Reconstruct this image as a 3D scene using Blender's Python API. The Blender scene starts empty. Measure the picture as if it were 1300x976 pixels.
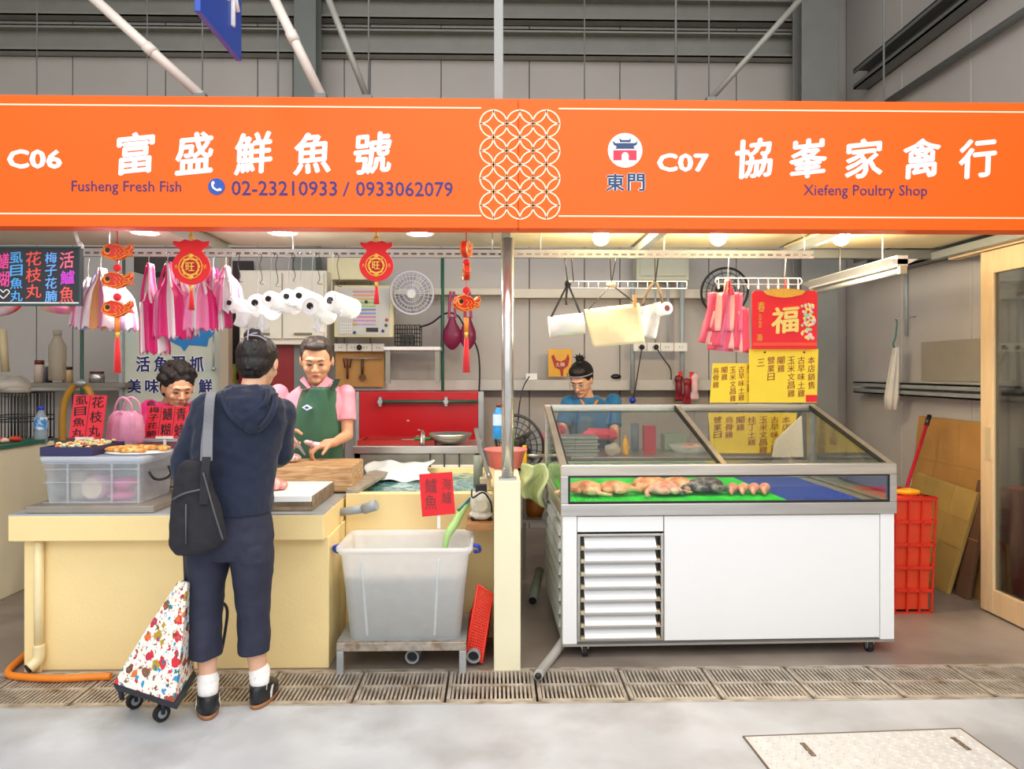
import bpy, math, random
from mathutils import Vector, Matrix
random.seed(7)
sc = bpy.context.scene
col = sc.collection
R = math.radians
PI = math.pi
# ---------------------------------------------------------------- camera, world, lights, exposure
YAW = R(1.25); CAMH = 1.5; FP = 950.0; HOR = 470.0
cd = bpy.data.cameras.new('camera'); cam = bpy.data.objects.new('camera', cd); col.objects.link(cam)
cam.location = (0, 0, CAMH); cam.rotation_euler = (PI/2, 0, -YAW)
cd.sensor_width = 36; cd.lens = FP/1300*36; cd.shift_y = (HOR-488)/1300.0
cd.clip_end = 100; sc.camera = cam
w = bpy.data.worlds.new('world'); sc.world = w; w.use_nodes = True
w.node_tree.nodes['Background'].inputs[0].default_value = (0.93, 0.96, 1.0, 1)
w.node_tree.nodes['Background'].inputs[1].default_value = 0.92
sc.view_settings.view_transform = 'Standard'; sc.view_settings.look = 'None'
sc.view_settings.exposure = 0.70; sc.view_settings.gamma = 1.0
try: sc.cycles.transparent_max_bounces = 24
except Exception: pass
def area(name, loc, rot, sx, sy, power, color=(1, 1, 1)):
    l = bpy.data.lights.new(name, 'AREA'); l.shape = 'RECTANGLE'; l.size = sx; l.size_y = sy
    l.energy = power; l.color = color
    o = bpy.data.objects.new(name, l); col.objects.link(o); o.location = loc; o.rotation_euler = rot
    return o
area('hall_daylight', (0.6, -1.6, 4.6), (R(50), 0, 0), 7, 2.5, 80, (1, .98, .95))
area('hall_skylight', (0.0, 1.9, 5.4), (0, 0, 0), 9, 1.2, 60, (1, .98, .96))
def point(name, loc, power, color, rad=.05):
    l = bpy.data.lights.new(name, 'POINT'); l.energy = power; l.color = color; l.shadow_soft_size = rad
    o = bpy.data.objects.new(name, l); col.objects.link(o); o.location = loc
    return o

def downlight(name, loc, power, color, rad=.06):
    l = bpy.data.lights.new(name, 'AREA'); l.shape = 'DISK'; l.size = rad*2; l.energy = power; l.color = color
    o = bpy.data.objects.new(name, l); col.objects.link(o); o.location = loc
    return o

# ---------------------------------------------------------------- pixel helper: a photo pixel to a point at depth Y
def at(px, py, Y):
    u = (px-650)/FP; v = (HOR-py)/FP
    s, c = math.sin(YAW), math.cos(YAW)
    d = Y/(c-u*s)
    return Vector((d*(s+u*c), Y, CAMH+v*d))
def atz(px, py, z):
    v = (HOR-py)/FP; d = (z-CAMH)/v; u = (px-650)/FP
    s, c = math.sin(YAW), math.cos(YAW)
    return Vector((d*(s+u*c), d*(c-u*s), z))
def mpp(Y): return Y/FP

# ---------------------------------------------------------------- materials
def lin(h):
    h = h.lstrip('#'); out = []
    for i in (0, 2, 4):
        x = int(h[i:i+2], 16)/255
        out.append(x/12.92 if x <= .04045 else ((x+.055)/1.055)**2.4)
    return (*out, 1)
MC = {}
def mat(name, hexc, rough=.5, metal=0, var=.06, vs=6, bump=0, bs=40, emit=0, spec=.5, sheen=0, alt=None, altat=.5, stretch=None, alts=None, coat=0):
    if name in MC: return MC[name]
    m = bpy.data.materials.new(name); MC[name] = m; m.use_nodes = True
    nt = m.node_tree; b = nt.nodes['Principled BSDF']; L = nt.links.new
    c = lin(hexc)
    b.inputs['Roughness'].default_value = rough; b.inputs['Metallic'].default_value = metal
    b.inputs['Specular IOR Level'].default_value = spec
    b.inputs['Sheen Weight'].default_value = sheen
    b.inputs['Coat Weight'].default_value = coat
    tc = nt.nodes.new('ShaderNodeTexCoord'); mp = nt.nodes.new('ShaderNodeMapping')
    L(tc.outputs['Object'], mp.inputs[0])
    if stretch: mp.inputs['Scale'].default_value = stretch
    n = nt.nodes.new('ShaderNodeTexNoise'); n.inputs['Scale'].default_value = vs; n.inputs['Detail'].default_value = 5
    L(mp.outputs[0], n.inputs[0])
    r = nt.nodes.new('ShaderNodeMapRange')
    r.inputs[1].default_value = .3; r.inputs[2].default_value = .7
    r.inputs[3].default_value = 1-var; r.inputs[4].default_value = 1+var*.5
    L(n.outputs[0], r.inputs[0])
    mx = nt.nodes.new('ShaderNodeVectorMath'); mx.operation = 'SCALE'; mx.inputs[0].default_value = c[:3]
    L(r.outputs[0], mx.inputs['Scale'])
    src = mx.outputs[0]
    if alt:
        n2 = nt.nodes.new('ShaderNodeTexNoise'); n2.inputs['Scale'].default_value = alts or vs*.6; n2.inputs['Detail'].default_value = 6
        L(mp.outputs[0], n2.inputs[0])
        r2 = nt.nodes.new('ShaderNodeMapRange'); r2.inputs[1].default_value = altat-.06; r2.inputs[2].default_value = altat+.1
        L(n2.outputs[0], r2.inputs[0])
        mi = nt.nodes.new('ShaderNodeMix'); mi.data_type = 'RGBA'
        L(r2.outputs[0], mi.inputs[0]); L(src, mi.inputs[6]); mi.inputs[7].default_value = lin(alt)
        src = mi.outputs[2]
    L(src, b.inputs['Base Color'])
    if bump:
        nb = nt.nodes.new('ShaderNodeTexNoise'); nb.inputs['Scale'].default_value = bs; nb.inputs['Detail'].default_value = 3
        L(mp.outputs[0], nb.inputs[0])
        bp = nt.nodes.new('ShaderNodeBump'); bp.inputs['Strength'].default_value = bump; bp.inputs['Distance'].default_value = .01
        L(nb.outputs[0], bp.inputs['Height']); L(bp.outputs[0], b.inputs['Normal'])
    if emit:
        b.inputs['Emission Color'].default_value = c; b.inputs['Emission Strength'].default_value = emit
    return m
def glass(name, tint='#F9FCFB', gloss=.03, rough=.02):
    if name in MC: return MC[name]
    m = bpy.data.materials.new(name); MC[name] = m; m.use_nodes = True
    nt = m.node_tree; nt.nodes.clear(); L = nt.links.new
    out = nt.nodes.new('ShaderNodeOutputMaterial'); tr = nt.nodes.new('ShaderNodeBsdfTransparent')
    tr.inputs[0].default_value = lin(tint)
    gl = nt.nodes.new('ShaderNodeBsdfGlossy'); gl.inputs['Roughness'].default_value = rough
    fr = nt.nodes.new('ShaderNodeFresnel'); fr.inputs[0].default_value = 1.45
    mp = nt.nodes.new('ShaderNodeMath'); mp.operation = 'MULTIPLY_ADD'; mp.inputs[1].default_value = .4; mp.inputs[2].default_value = gloss-.02; mp.use_clamp = True
    mx = nt.nodes.new('ShaderNodeMixShader')
    L(fr.outputs[0], mp.inputs[0]); L(mp.outputs[0], mx.inputs[0]); L(tr.outputs[0], mx.inputs[1]); L(gl.outputs[0], mx.inputs[2]); L(mx.outputs[0], out.inputs[0])
    return m
def plastic(name, hexc, clear=.4, tint='#F2F6F8', transl=.5, rough=.25):
    if name in MC: return MC[name]
    m = bpy.data.materials.new(name); MC[name] = m; m.use_nodes = True
    nt = m.node_tree; nt.nodes.clear(); L = nt.links.new
    out = nt.nodes.new('ShaderNodeOutputMaterial'); tr = nt.nodes.new('ShaderNodeBsdfTransparent'); tr.inputs[0].default_value = lin(tint)
    b = nt.nodes.new('ShaderNodeBsdfPrincipled'); b.inputs['Base Color'].default_value = lin(hexc); b.inputs['Roughness'].default_value = rough
    t = nt.nodes.new('ShaderNodeBsdfTranslucent'); t.inputs[0].default_value = lin(hexc)
    n = nt.nodes.new('ShaderNodeTexNoise'); n.inputs['Scale'].default_value = 9
    mr = nt.nodes.new('ShaderNodeMapRange'); mr.inputs[3].default_value = max(0, clear-.06); mr.inputs[4].default_value = clear+.06
    L(n.outputs[0], mr.inputs[0])
    m1 = nt.nodes.new('ShaderNodeMixShader'); m1.inputs[0].default_value = transl; L(b.outputs[0], m1.inputs[1]); L(t.outputs[0], m1.inputs[2])
    m2 = nt.nodes.new('ShaderNodeMixShader'); L(mr.outputs[0], m2.inputs[0]); L(m1.outputs[0], m2.inputs[1]); L(tr.outputs[0], m2.inputs[2])
    L(m2.outputs[0], out.inputs[0])
    return m
def ramp_mat(name, kind, stops, scale=10, rough=.6, stretch=None, bump=0, distort=0):
    if name in MC: return MC[name]
    m = bpy.data.materials.new(name); MC[name] = m; m.use_nodes = True
    nt = m.node_tree; b = nt.nodes['Principled BSDF']; L = nt.links.new; b.inputs['Roughness'].default_value = rough
    tc = nt.nodes.new('ShaderNodeTexCoord'); mp = nt.nodes.new('ShaderNodeMapping'); L(tc.outputs['Object'], mp.inputs[0])
    if stretch: mp.inputs['Scale'].default_value = stretch
    if kind == 'wood':
        n = nt.nodes.new('ShaderNodeTexWave'); n.inputs['Scale'].default_value = scale; n.inputs['Distortion'].default_value = distort or 6; n.inputs['Detail'].default_value = 3
    else:
        n = nt.nodes.new('ShaderNodeTexNoise'); n.inputs['Scale'].default_value = scale; n.inputs['Detail'].default_value = 7; n.inputs['Distortion'].default_value = distort
    L(mp.outputs[0], n.inputs[0])
    r = nt.nodes.new('ShaderNodeValToRGB'); e = r.color_ramp.elements
    while len(e) < len(stops): e.new(.5)
    for i, (p, h) in enumerate(stops): e[i].position = p; e[i].color = lin(h)
    L(n.outputs[1 if kind == 'wood' and False else 0], r.inputs[0]); L(r.outputs[0], b.inputs['Base Color'])
    if bump:
        bp = nt.nodes.new('ShaderNodeBump'); bp.inputs['Strength'].default_value = bump; bp.inputs['Distance'].default_value = .005
        L(n.outputs[0], bp.inputs['Height']); L(bp.outputs[0], b.inputs['Normal'])
    return m
def print_mat(name):
    # white cloth printed with many small coloured animal-like blots
    m = bpy.data.materials.new(name); MC[name] = m; m.use_nodes = True
    nt = m.node_tree; b = nt.nodes['Principled BSDF']; L = nt.links.new; b.inputs['Roughness'].default_value = .8
    tc = nt.nodes.new('ShaderNodeTexCoord')
    prev = None
    base = nt.nodes.new('ShaderNodeRGB'); base.outputs[0].default_value = lin('#FBF3E6'); prev = base.outputs[0]
    for sc_, thr, off in ((17, .36, 0), (30, .31, 3.3), (52, .26, 7.7)):
        mp = nt.nodes.new('ShaderNodeMapping'); mp.inputs['Location'].default_value = (off, off*.7, off*.3); L(tc.outputs['Object'], mp.inputs[0])
        nz = nt.nodes.new('ShaderNodeTexNoise'); nz.inputs['Scale'].default_value = sc_*2.2; L(mp.outputs[0], nz.inputs[0])
        ad = nt.nodes.new('ShaderNodeVectorMath'); ad.operation = 'MULTIPLY_ADD'; ad.inputs[1].default_value = (.03,)*3
        L(nz.outputs[1], ad.inputs[0]); L(mp.outputs[0], ad.inputs[2])
        v = nt.nodes.new('ShaderNodeTexVoronoi'); v.inputs['Scale'].default_value = sc_; L(ad.outputs[0], v.inputs['Vector'])
        lt = nt.nodes.new('ShaderNodeMath'); lt.operation = 'LESS_THAN'; lt.inputs[1].default_value = thr; L(v.outputs['Distance'], lt.inputs[0])
        sx = nt.nodes.new('ShaderNodeSeparateColor'); L(v.outputs['Color'], sx.inputs[0])
        r = nt.nodes.new('ShaderNodeValToRGB'); r.color_ramp.interpolation = 'CONSTANT'; e = r.color_ramp.elements
        cols = ['#1E7F86', '#D8323C', '#7A4A2A', '#2E9AD0', '#B89A2C', '#E8743A', '#8A5A3A', '#C8304A']
        while len(e) < len(cols): e.new(.5)
        for i, h in enumerate(cols): e[i].position = i/len(cols); e[i].color = lin(h)
        L(sx.outputs[0], r.inputs[0])
        mi = nt.nodes.new('ShaderNodeMix'); mi.data_type = 'RGBA'; L(lt.outputs[0], mi.inputs[0]); L(prev, mi.inputs[6]); L(r.outputs[0], mi.inputs[7]); prev = mi.outputs[2]
    L(prev, b.inputs['Base Color'])
    return m

# ---------------------------------------------------------------- mesh builder
def rootof(o):
    while o.parent: o = o.parent
    return o
def smoothpath(pts, n=6):
    pts = [Vector(p) for p in pts]
    if len(pts) < 3: return pts
    out = []
    P = [pts[0]]+pts+[pts[-1]]
    for i in range(1, len(P)-2):
        a, b, c, d = P[i-1], P[i], P[i+1], P[i+2]
        for k in range(n):
            t = k/n
            out.append(.5*((2*b)+(c-a)*t+(2*a-5*b+4*c-d)*t*t+(3*b-a-3*c+d)*t**3))
    out.append(pts[-1]); return out
class MB:
    def __init__(s, M=None): s.v = []; s.f = []; s.mi = []; s.M = M; s.cur = 0; s.sm = []
    def add(s, vs, fs, smooth=False):
        o = len(s.v)
        for p in vs:
            p = Vector(p); s.v.append(s.M @ p if s.M else p)
        for f in fs: s.f.append([i+o for i in f]); s.mi.append(s.cur); s.sm.append(smooth)
        return s
    def box(s, x0, x1, y0, y1, z0, z1):
        return s.add([(x0,y0,z0),(x1,y0,z0),(x1,y1,z0),(x0,y1,z0),(x0,y0,z1),(x1,y0,z1),(x1,y1,z1),(x0,y1,z1)],
                     [(0,3,2,1),(4,5,6,7),(0,1,5,4),(1,2,6,5),(2,3,7,6),(3,0,4,7)])
    def pbox(s, x0, y0, x1, y1, Y, th):
        a = at(x0, y1, Y); b = at(x1, y0, Y)
        return s.box(a.x, b.x, Y, Y+th, a.z, b.z)
    def hexa(s, b4, t4):
        return s.add(list(b4)+list(t4), [(0,3,2,1),(4,5,6,7),(0,1,5,4),(1,2,6,5),(2,3,7,6),(3,0,4,7)])
    def prism(s, pts, y0, y1):      # pts (x,z) extruded along y
        n = len(pts)
        return s.add([(x, y0, z) for x, z in pts]+[(x, y1, z) for x, z in pts],
                     [list(range(n)), list(range(2*n-1, n-1, -1))]+[(i, i+n, (i+1) % n+n, (i+1) % n) for i in range(n)])
    def frame(s, a, b):
        d = (Vector(b)-Vector(a)).normalized()
        h = Vector((0, 0, 1)) if abs(d.z) < .95 else Vector((1, 0, 0))
        x = d.cross(h).normalized(); y = x.cross(d).normalized()
        return x, y
    def cyl(s, a, b, r0, r1=None, n=14, cap=True):
        r1 = r0 if r1 is None else r1
        a = Vector(a); b = Vector(b); x, y = s.frame(a, b)
        vs = []
        for c, r in ((a, r0), (b, r1)):
            for i in range(n):
                t = 2*PI*i/n; vs.append(c+x*(r*math.cos(t))+y*(r*math.sin(t)))
        fs = [(i, (i+1) % n, (i+1) % n+n, i+n) for i in range(n)]
        s.add(vs, fs, True)
        if cap:
            o = len(s.v)-2*n
            s.f.append([o+i for i in range(n-1, -1, -1)]); s.f.append([o+n+i for i in range(n)]); s.mi += [s.cur]*2; s.sm += [False]*2
        return s
    def tube(s, pts, r, n=8, sm=5, cap=True):
        pts = smoothpath(pts, sm) if sm else [Vector(p) for p in pts]
        rings = []; x = None
        m = len(pts)
        for i, p in enumerate(pts):
            d = (pts[min(i+1, m-1)]-pts[max(i-1, 0)])
            d = d.normalized() if d.length > 1e-9 else Vector((0, 0, 1))
            if x is None:
                h = Vector((0, 0, 1)) if abs(d.z) < .9 else Vector((1, 0, 0)); x = d.cross(h).normalized()
            else: x = (x-d*x.dot(d)).normalized()
            y = d.cross(x)
            rr = r(i/(m-1)) if callable(r) else r
            rings.append([p+x*(rr*math.cos(2*PI*k/n))+y*(rr*math.sin(2*PI*k/n)) for k in range(n)])
        return s.loft(rings, cap)
    def loft(s, rings, cap=True, smooth=True, closed=True):
        n = len(rings[0]); vs = [p for r in rings for p in r]; fs = []
        for j in range(len(rings)-1):
            for i in range(n if closed else n-1):
                fs.append((j*n+i, j*n+(i+1) % n, (j+1)*n+(i+1) % n, (j+1)*n+i))
        s.add(vs, fs, smooth)
        if cap and closed:
            o = len(s.v)-len(vs)
            s.f.append([o+i for i in range(n-1, -1, -1)]); s.f.append([o+len(vs)-n+i for i in range(n)]); s.mi += [s.cur]*2; s.sm += [False]*2
        return s
    def ering(s, c, X, Y, n=20, rx=1, ry=1): # ellipse ring
        return [Vector(c)+X*(rx*math.cos(2*PI*i/n))+Y*(ry*math.sin(2*PI*i/n)) for i in range(n)]
    def lathe(s, c, prof, n=24, ax=None, ay=None, az=None, cap=True):
        c = Vector(c); ax = ax or Vector((1,0,0)); ay = ay or Vector((0,1,0)); az = az or Vector((0,0,1))
        return s.loft([[c+ax*(r*math.cos(2*PI*i/n))+ay*(r*math.sin(2*PI*i/n))+az*z for i in range(n)] for r, z in prof], cap)
    def ball(s, c, r, n=14, m=9, rot=None):
        if not hasattr(r, '__len__'): r = (r, r, r)
        c = Vector(c); vs = []; fs = []
        for j in range(m+1):
            p = PI*j/m
            for i in range(n):
                t = 2*PI*i/n
                q = Vector((r[0]*math.sin(p)*math.cos(t), r[1]*math.sin(p)*math.sin(t), r[2]*math.cos(p)))
                vs.append(c+(rot @ q if rot else q))
        for j in range(m):
            for i in range(n): fs.append((j*n+i, (j+1)*n+i, (j+1)*n+(i+1) % n, j*n+(i+1) % n))
        return s.add(vs, fs, True)
    def rrect(s, cx, cy, w, d, r, z, n=4):  # rounded rectangle ring in xy
        out = []
        for k, (sx, sy) in enumerate(((1,1),(-1,1),(-1,-1),(1,-1))):
            for i in range(n+1):
                t = PI/2*k+PI/2*i/n
                out.append(Vector((cx+sx*(w/2-r)+r*math.cos(t), cy+sy*(d/2-r)+r*math.sin(t), z)))
        return out
    def ring(s, a, b, r_out, r_in, n=24):   # hollow cylinder from a to b
        a = Vector(a); b = Vector(b); x, y = s.frame(a, b)
        def rg(c, r): return [c+x*(r*math.cos(2*PI*i/n))+y*(r*math.sin(2*PI*i/n)) for i in range(n)]
        return s.loft([rg(a, r_in), rg(a, r_out), rg(b, r_out), rg(b, r_in), rg(a, r_in)], False, False)
    def grid(s, fn, nu, nv, smooth=True):
        vs = [fn(i/nu, j/nv) for j in range(nv+1) for i in range(nu+1)]
        fs = [(j*(nu+1)+i, j*(nu+1)+i+1, (j+1)*(nu+1)+i+1, (j+1)*(nu+1)+i) for j in range(nv) for i in range(nu)]
        return s.add(vs, fs, smooth)
    def obj(s, name, m, parent=None, bev=0, solid=0, remesh=0, sub=0, smooth=None, disp=0, dscale=.1):
        me = bpy.data.meshes.new(name)
        org = rootof(parent).location if parent else Vector((0, 0, 0))
        me.from_pydata([tuple(p-org) for p in s.v], [], s.f)
        for mm in (m if isinstance(m, (list, tuple)) else [m]): me.materials.append(mm)
        me.polygons.foreach_set('material_index', s.mi)
        me.polygons.foreach_set('use_smooth', [True]*len(s.f) if (smooth or remesh) else s.sm)
        me.update()
        o = bpy.data.objects.new(name, me); col.objects.link(o)
        if parent: o.parent = parent
        if solid:
            md = o.modifiers.new('solid', 'SOLIDIFY'); md.thickness = solid; md.offset = 0
        if remesh:
            md = o.modifiers.new('remesh', 'REMESH'); md.mode = 'VOXEL'; md.voxel_size = remesh; md.use_smooth_shade = True
            md = o.modifiers.new('smooth', 'SMOOTH'); md.iterations = 3; md.factor = .5
        if disp:
            tx = bpy.data.textures.new('folds', 'CLOUDS'); tx.noise_scale = dscale; tx.noise_depth = 1
            md = o.modifiers.new('folds', 'DISPLACE'); md.texture = tx; md.strength = disp; md.texture_coords = 'LOCAL'; md.mid_level = .5
        if sub:
            md = o.modifiers.new('sub', 'SUBSURF'); md.levels = sub; md.render_levels = sub
        if bev:
            md = o.modifiers.new('bevel', 'BEVEL'); md.width = bev; md.segments = 2; md.limit_method = 'ANGLE'; md.angle_limit = R(50)
        return o
    def top(s, name, m, label, cat, group=None, kind=None, **k):
        # a top-level one-mesh thing, origin at its base centre
        c = Vector((sum(p.x for p in s.v)/len(s.v), sum(p.y for p in s.v)/len(s.v), min(p.z for p in s.v)))
        s.v = [p-c for p in s.v]; o = s.obj(name, m, **k); o.location = c
        tag(o, label, cat, group, kind); return o
def tag(o, label=None, cat=None, group=None, kind=None):
    if label: o['label'] = label
    if cat: o['category'] = cat
    if group: o['group'] = group
    if kind: o['kind'] = kind
    return o
def thing(name, label, cat, loc, group=None):
    o = bpy.data.objects.new(name, None); col.objects.link(o); o.location = loc; o.empty_display_size = .05
    bpy.context.view_layer.objects.active = None
    return tag(o, label, cat, group)
def struct(mb, name, m, parent=None, **k):
    o = mb.obj(name, m, parent, **k)
    if not parent: o['kind'] = 'structure'
    return o
def dup(o, loc=None, parent=None, label=None):
    c = o.copy(); col.objects.link(c)
    if loc is not None: c.location = loc
    if parent: c.parent = parent
    if label: c['label'] = label
    for ch in o.children: dup(ch, parent=c)
    return c
TC = {}
def glyphs(s, bold=0.0):
    k = (s, bold)
    if k not in TC:
        c = bpy.data.curves.new('t', 'FONT'); c.body = s; c.offset = bold; c.extrude = .5; c.resolution_u = 2
        o = bpy.data.objects.new('t', c); me = bpy.data.meshes.new_from_object(o)
        V = [v.co.copy() for v in me.vertices]; F = [list(p.vertices) for p in me.polygons]
        bpy.data.objects.remove(o); bpy.data.meshes.remove(me)
        TC[k] = (V, F)
    return TC[k]
def tbox(mb, s, x0, x1, z0, z1, Y, bold=0.0, th=.004, keep=False, tilt=0, wob=0):
    if bold:
        dx = bold*(x1-x0)/max(1, len(s))*1.0; dz = bold*(z1-z0)*.8
        for k, (i, j) in enumerate(((-1, 0), (1, 0), (0, -1), (0, 1), (0, 0))):
            tbox(mb, s, x0+abs(dx)+i*dx, x1-abs(dx)+i*dx, z0+dz+j*dz, z1-dz+j*dz, Y, 0.0, th+.0002*k, keep, tilt, wob)
        return
    # lay string s into the rectangle, facing -Y, standing th proud of plane Y
    V, F = glyphs(s, bold)
    ax = min(v.x for v in V); bx = max(v.x for v in V); ay = min(v.y for v in V); by = max(v.y for v in V)
    sx = (x1-x0)/(bx-ax); sz = (z1-z0)/(by-ay)
    out = []
    for v in V:
        X = (v.x-(ax+bx)/2)*sx; Z = (v.y-(ay+by)/2)*sz
        if wob:
            Z += wob*3*X; X += wob*1.2*Z
        if tilt: X, Z = X*math.cos(tilt)-Z*math.sin(tilt), X*math.sin(tilt)+Z*math.cos(tilt)
        out.append(Vector(((x0+x1)/2+X, Y-(v.z+.5)*th, (z0+z1)/2+Z)))
    mb.add(out, F)
def ptext(mb, s, px0, py0, px1, py1, Y, **k):
    a = at(px0, py1, Y); b = at(px1, py0, Y); tbox(mb, s, a.x, b.x, a.z, b.z, Y, **k)
def vtext(mb, s, cx, y0, y1, w, Y, **k):
    h = (y1-y0)/len(s)
    for i, ch in enumerate(s):
        ptext(mb, ch, cx-w/2, y0+i*h+h*.06, cx+w/2, y0+(i+1)*h-h*.06, Y, **k)
# ---------------------------------------------------------------- palette
steel = mat('brushed_steel', '#C8C4BE', .28, .85, var=.12, vs=3, stretch=(1, 1, 14))
galv = mat('galvanised_steel', '#B8BCBC', .42, .6, var=.15, vs=9)
greybeam = mat('grey_painted_steel', '#98968C', .5, .2, var=.08)
darkbeam = mat('dark_grey_steel', '#787A77', .5, .2)
wallm = mat('wall_sheet_metal', '#B9B2AA', .5, .1, var=.06, vs=1.5)
wallback = mat('wall_joint_grey', '#77726C', .6)
cream = mat('cream_plaster', '#FADFA0', .6, var=.05, vs=3, bump=.1, bs=60)
creamside = mat('pale_cream_plaster', '#EFE6C4', .6, var=.06, vs=2, bump=.1, bs=60)
concf = mat('pale_concrete', '#BEC1C5', .45, var=.18, vs=2.6, bump=.12, bs=25, alt='#9E9E9F', altat=.53, alts=1.6)
concb = mat('dark_brown_concrete', '#8A7D72', .35, var=.2, vs=1.8, bump=.12, bs=25, alt='#A3968A', altat=.55, alts=1.1)  # darker, browner concrete behind the drain channel
orange = mat('orange_sign_vinyl', '#FF620C', .45, var=.015, vs=1, spec=.3)
whitem = mat('white_vinyl', '#FFFFFF', .5, var=.0)
paleline = mat('pale_peach_vinyl', '#FFE3C0', .5, var=.0)
purple = mat('purple_vinyl', '#3A2A66', .5, var=0)
navyv = mat('navy_vinyl', '#24406A', .5, var=0)
redv = mat('red_vinyl', '#E0314A', .5, var=0)
bluev = mat('blue_vinyl', '#1C4FA8', .5, var=0)
black = mat('black_plastic', '#17171A', .4)
rubber = mat('black_rubber', '#202022', .7)
white = mat('white_plastic', '#F2F1EC', .4)
whitepaint = mat('white_painted_steel', '#F1F1F0', .35, var=.02, vs=1.2)
redp = mat('red_plastic', '#E8321C', .4)
redcard = mat('red_card', '#E8202C', .6, var=.03)
ink = mat('black_ink', '#1A1414', .6, var=0)
gold = mat('gold_print', '#E8B040', .35, .3, var=.1, vs=60)
woodc = mat('pale_wood', '#E6C79A', .5, var=.08, vs=4, stretch=(8, 8, 1))
glassm = glass('clear_glass')
skin = mat('skin', '#D9A07C', .5, var=.06, vs=14)
skinf = mat('fair_skin', '#E2B090', .5, var=.06, vs=14)
hairb = mat('black_hair', '#1A100C', .5, var=.4, vs=60, bump=.6, bs=90, stretch=(1, 1, .25))
hairbr = mat('dark_brown_hair', '#1C110D', .75, var=.4, vs=50, bump=.8, bs=70)
lip = mat('lip_colour', '#B0645A', .45)

# ================================================================ SETTING
Z0 = 0.0
GY0, GY1 = 3.37, 3.76
fm = MB()
fm.box(-6, 7, -5, GY0, -.3, 0)
fm.cur = 1; fm.box(-6, 7, GY1, 8, -.3, 0)
fm.cur = 2; fm.box(-6, 7, GY0, GY1, -.3, -.14)
fl = struct(fm, 'floor', [concf, concb, mat('wet_drain_channel', '#3A342E', .3)])
BY = 7.1; WX = 3.35
# back wall: sheet metal panels with recessed joints, a plain backing behind
wb = struct(MB().box(-5.4, WX+.3, BY+.016, BY+.12, 0, 6.0), 'wall_back', wallback)
xs = [-5.4]; pat = [.34, .86, .34, .5]; i = 0
start = at(46, 60, BY).x
x = start
joints = [start]
for px in (92, 210, 257, 327, 372, 437, 470, 560, 672, 742, 787, 900, 935, 1013): joints.append(at(px, 60, BY).x)
joints = [-5.4, -5.0]+joints+[WX+.1]
for a, b in zip(joints[:-1], joints[1:]):
    struct(MB().box(a+.004, b-.004, BY, BY+.015, 0, 5.9), 'wall_panel', wallm, wb, bev=.004)
wr = struct(MB().box(WX+.016, WX+.12, -1, BY+.1, 0, 6.0), 'wall_right', wallback)
for a, b in zip([-1, 2.2, 3.4, 4.3, 5.2, 6.1], [2.2, 3.4, 4.3, 5.2, 6.1, BY-.02]):
    struct(MB().box(WX, WX+.015, a+.004, b-.004, 0, 5.9), 'wall_panel', mat('right_wall_sheet', '#CBC5BE', .5, .05, var=.06, vs=1.5), wr, bev=.006)
wl = struct(MB().box(-5.6, -5.45, -1, BY+.1, 0, 6.0), 'wall_left', wallm)
ce = struct(MB().box(-5.6, WX+.2, 3.2, BY+.2, 6.0, 6.1), 'ceiling', darkbeam)
# hall steelwork
def girt(y0, y1, px0, px1, m=greybeam, label=None, Y=BY-.14, name='steel_girt', th=.13):
    a = at(px0, y1, Y); b = at(px1, y0, Y); h = b.z-a.z
    g = MB()
    g.box(a.x, b.x, Y+th-.012, Y+th, a.z, b.z); g.box(a.x, b.x, Y, Y+th, b.z-.012, b.z); g.box(a.x, b.x, Y, Y+th, a.z, a.z+.012)
    if 'ledge' in name: g = MB().box(a.x, b.x, Y, Y+th, a.z, b.z); o = g.obj(name, m, bev=.004); o['kind'] = 'structure'; return o
    g.box(a.x, b.x, Y, Y+.01, b.z-.03, b.z); g.box(a.x, b.x, Y, Y+.01, a.z, a.z+.03)
    o = g.obj(name, m); o['kind'] = 'structure'; return o
girt(-2, 16, -200, 1012)
girt(40, 62, -200, 1012)
girt(367, 378, 640, 905, mat('warm_ledge_steel', '#D6CDBA', .5, .1), name='wall_ledge')
girt(366, 374, 500, 636, mat('warm_ledge_steel', '#D6CDBA', .5, .1), name='wall_ledge')
girt(482, 496, -60, 1015, mat('ledge_light_grey', '#C4C0B8', .5, .2), name='wall_ledge', th=.2, Y=BY-.2)
def hcol(px0, px1, Y, m, name='steel_column'):
    a = at(px0, 100, Y); b = at(px1, 100, Y)
    g = MB(); g.box(a.x, b.x, Y, Y+.02, 0, 5.9); g.box(a.x, b.x, Y+.2, Y+.22, 0, 5.9); g.box((a.x+b.x)/2-.01, (a.x+b.x)/2+.01, Y+.02, Y+.2, 0, 5.9)
    o = g.obj(name, m, bev=.004); o['kind'] = 'structure'
hcol(1018, 1064, BY-.42, mat('column_grey', '#8A8A84', .5, .1))
hcol(373, 401, BY-.36, mat('column_green_grey', '#7C817A', .5, .1))
# right wall girts (run along depth)
def rgirt(z0, z1, y0=2.0, m=darkbeam, name='steel_girt'):
    g = MB(); X = WX-.14
    g.box(X, WX, y0, BY-.45, z1-.012, z1); g.box(X, WX, y0, BY-.45, z0, z0+.012); g.box(WX-.012, WX, y0, BY-.45, z0, z1)
    g.box(X, X+.012, y0, BY-.45, z1-.04, z1); g.box(X, X+.012, y0, BY-.45, z0, z0+.04)
    o = g.obj(name, m); o['kind'] = 'structure'
rgirt(4.02, 4.2); rgirt(2.32, 2.5); rgirt(1.3, 1.4, m=galv, name='wall_ledge')
MB().cyl((WX-.05, 2.0, 3.70), (WX-.05, BY-.5, 3.76), .03).obj('brace_rod', darkbeam)['kind'] = 'structure'

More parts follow.
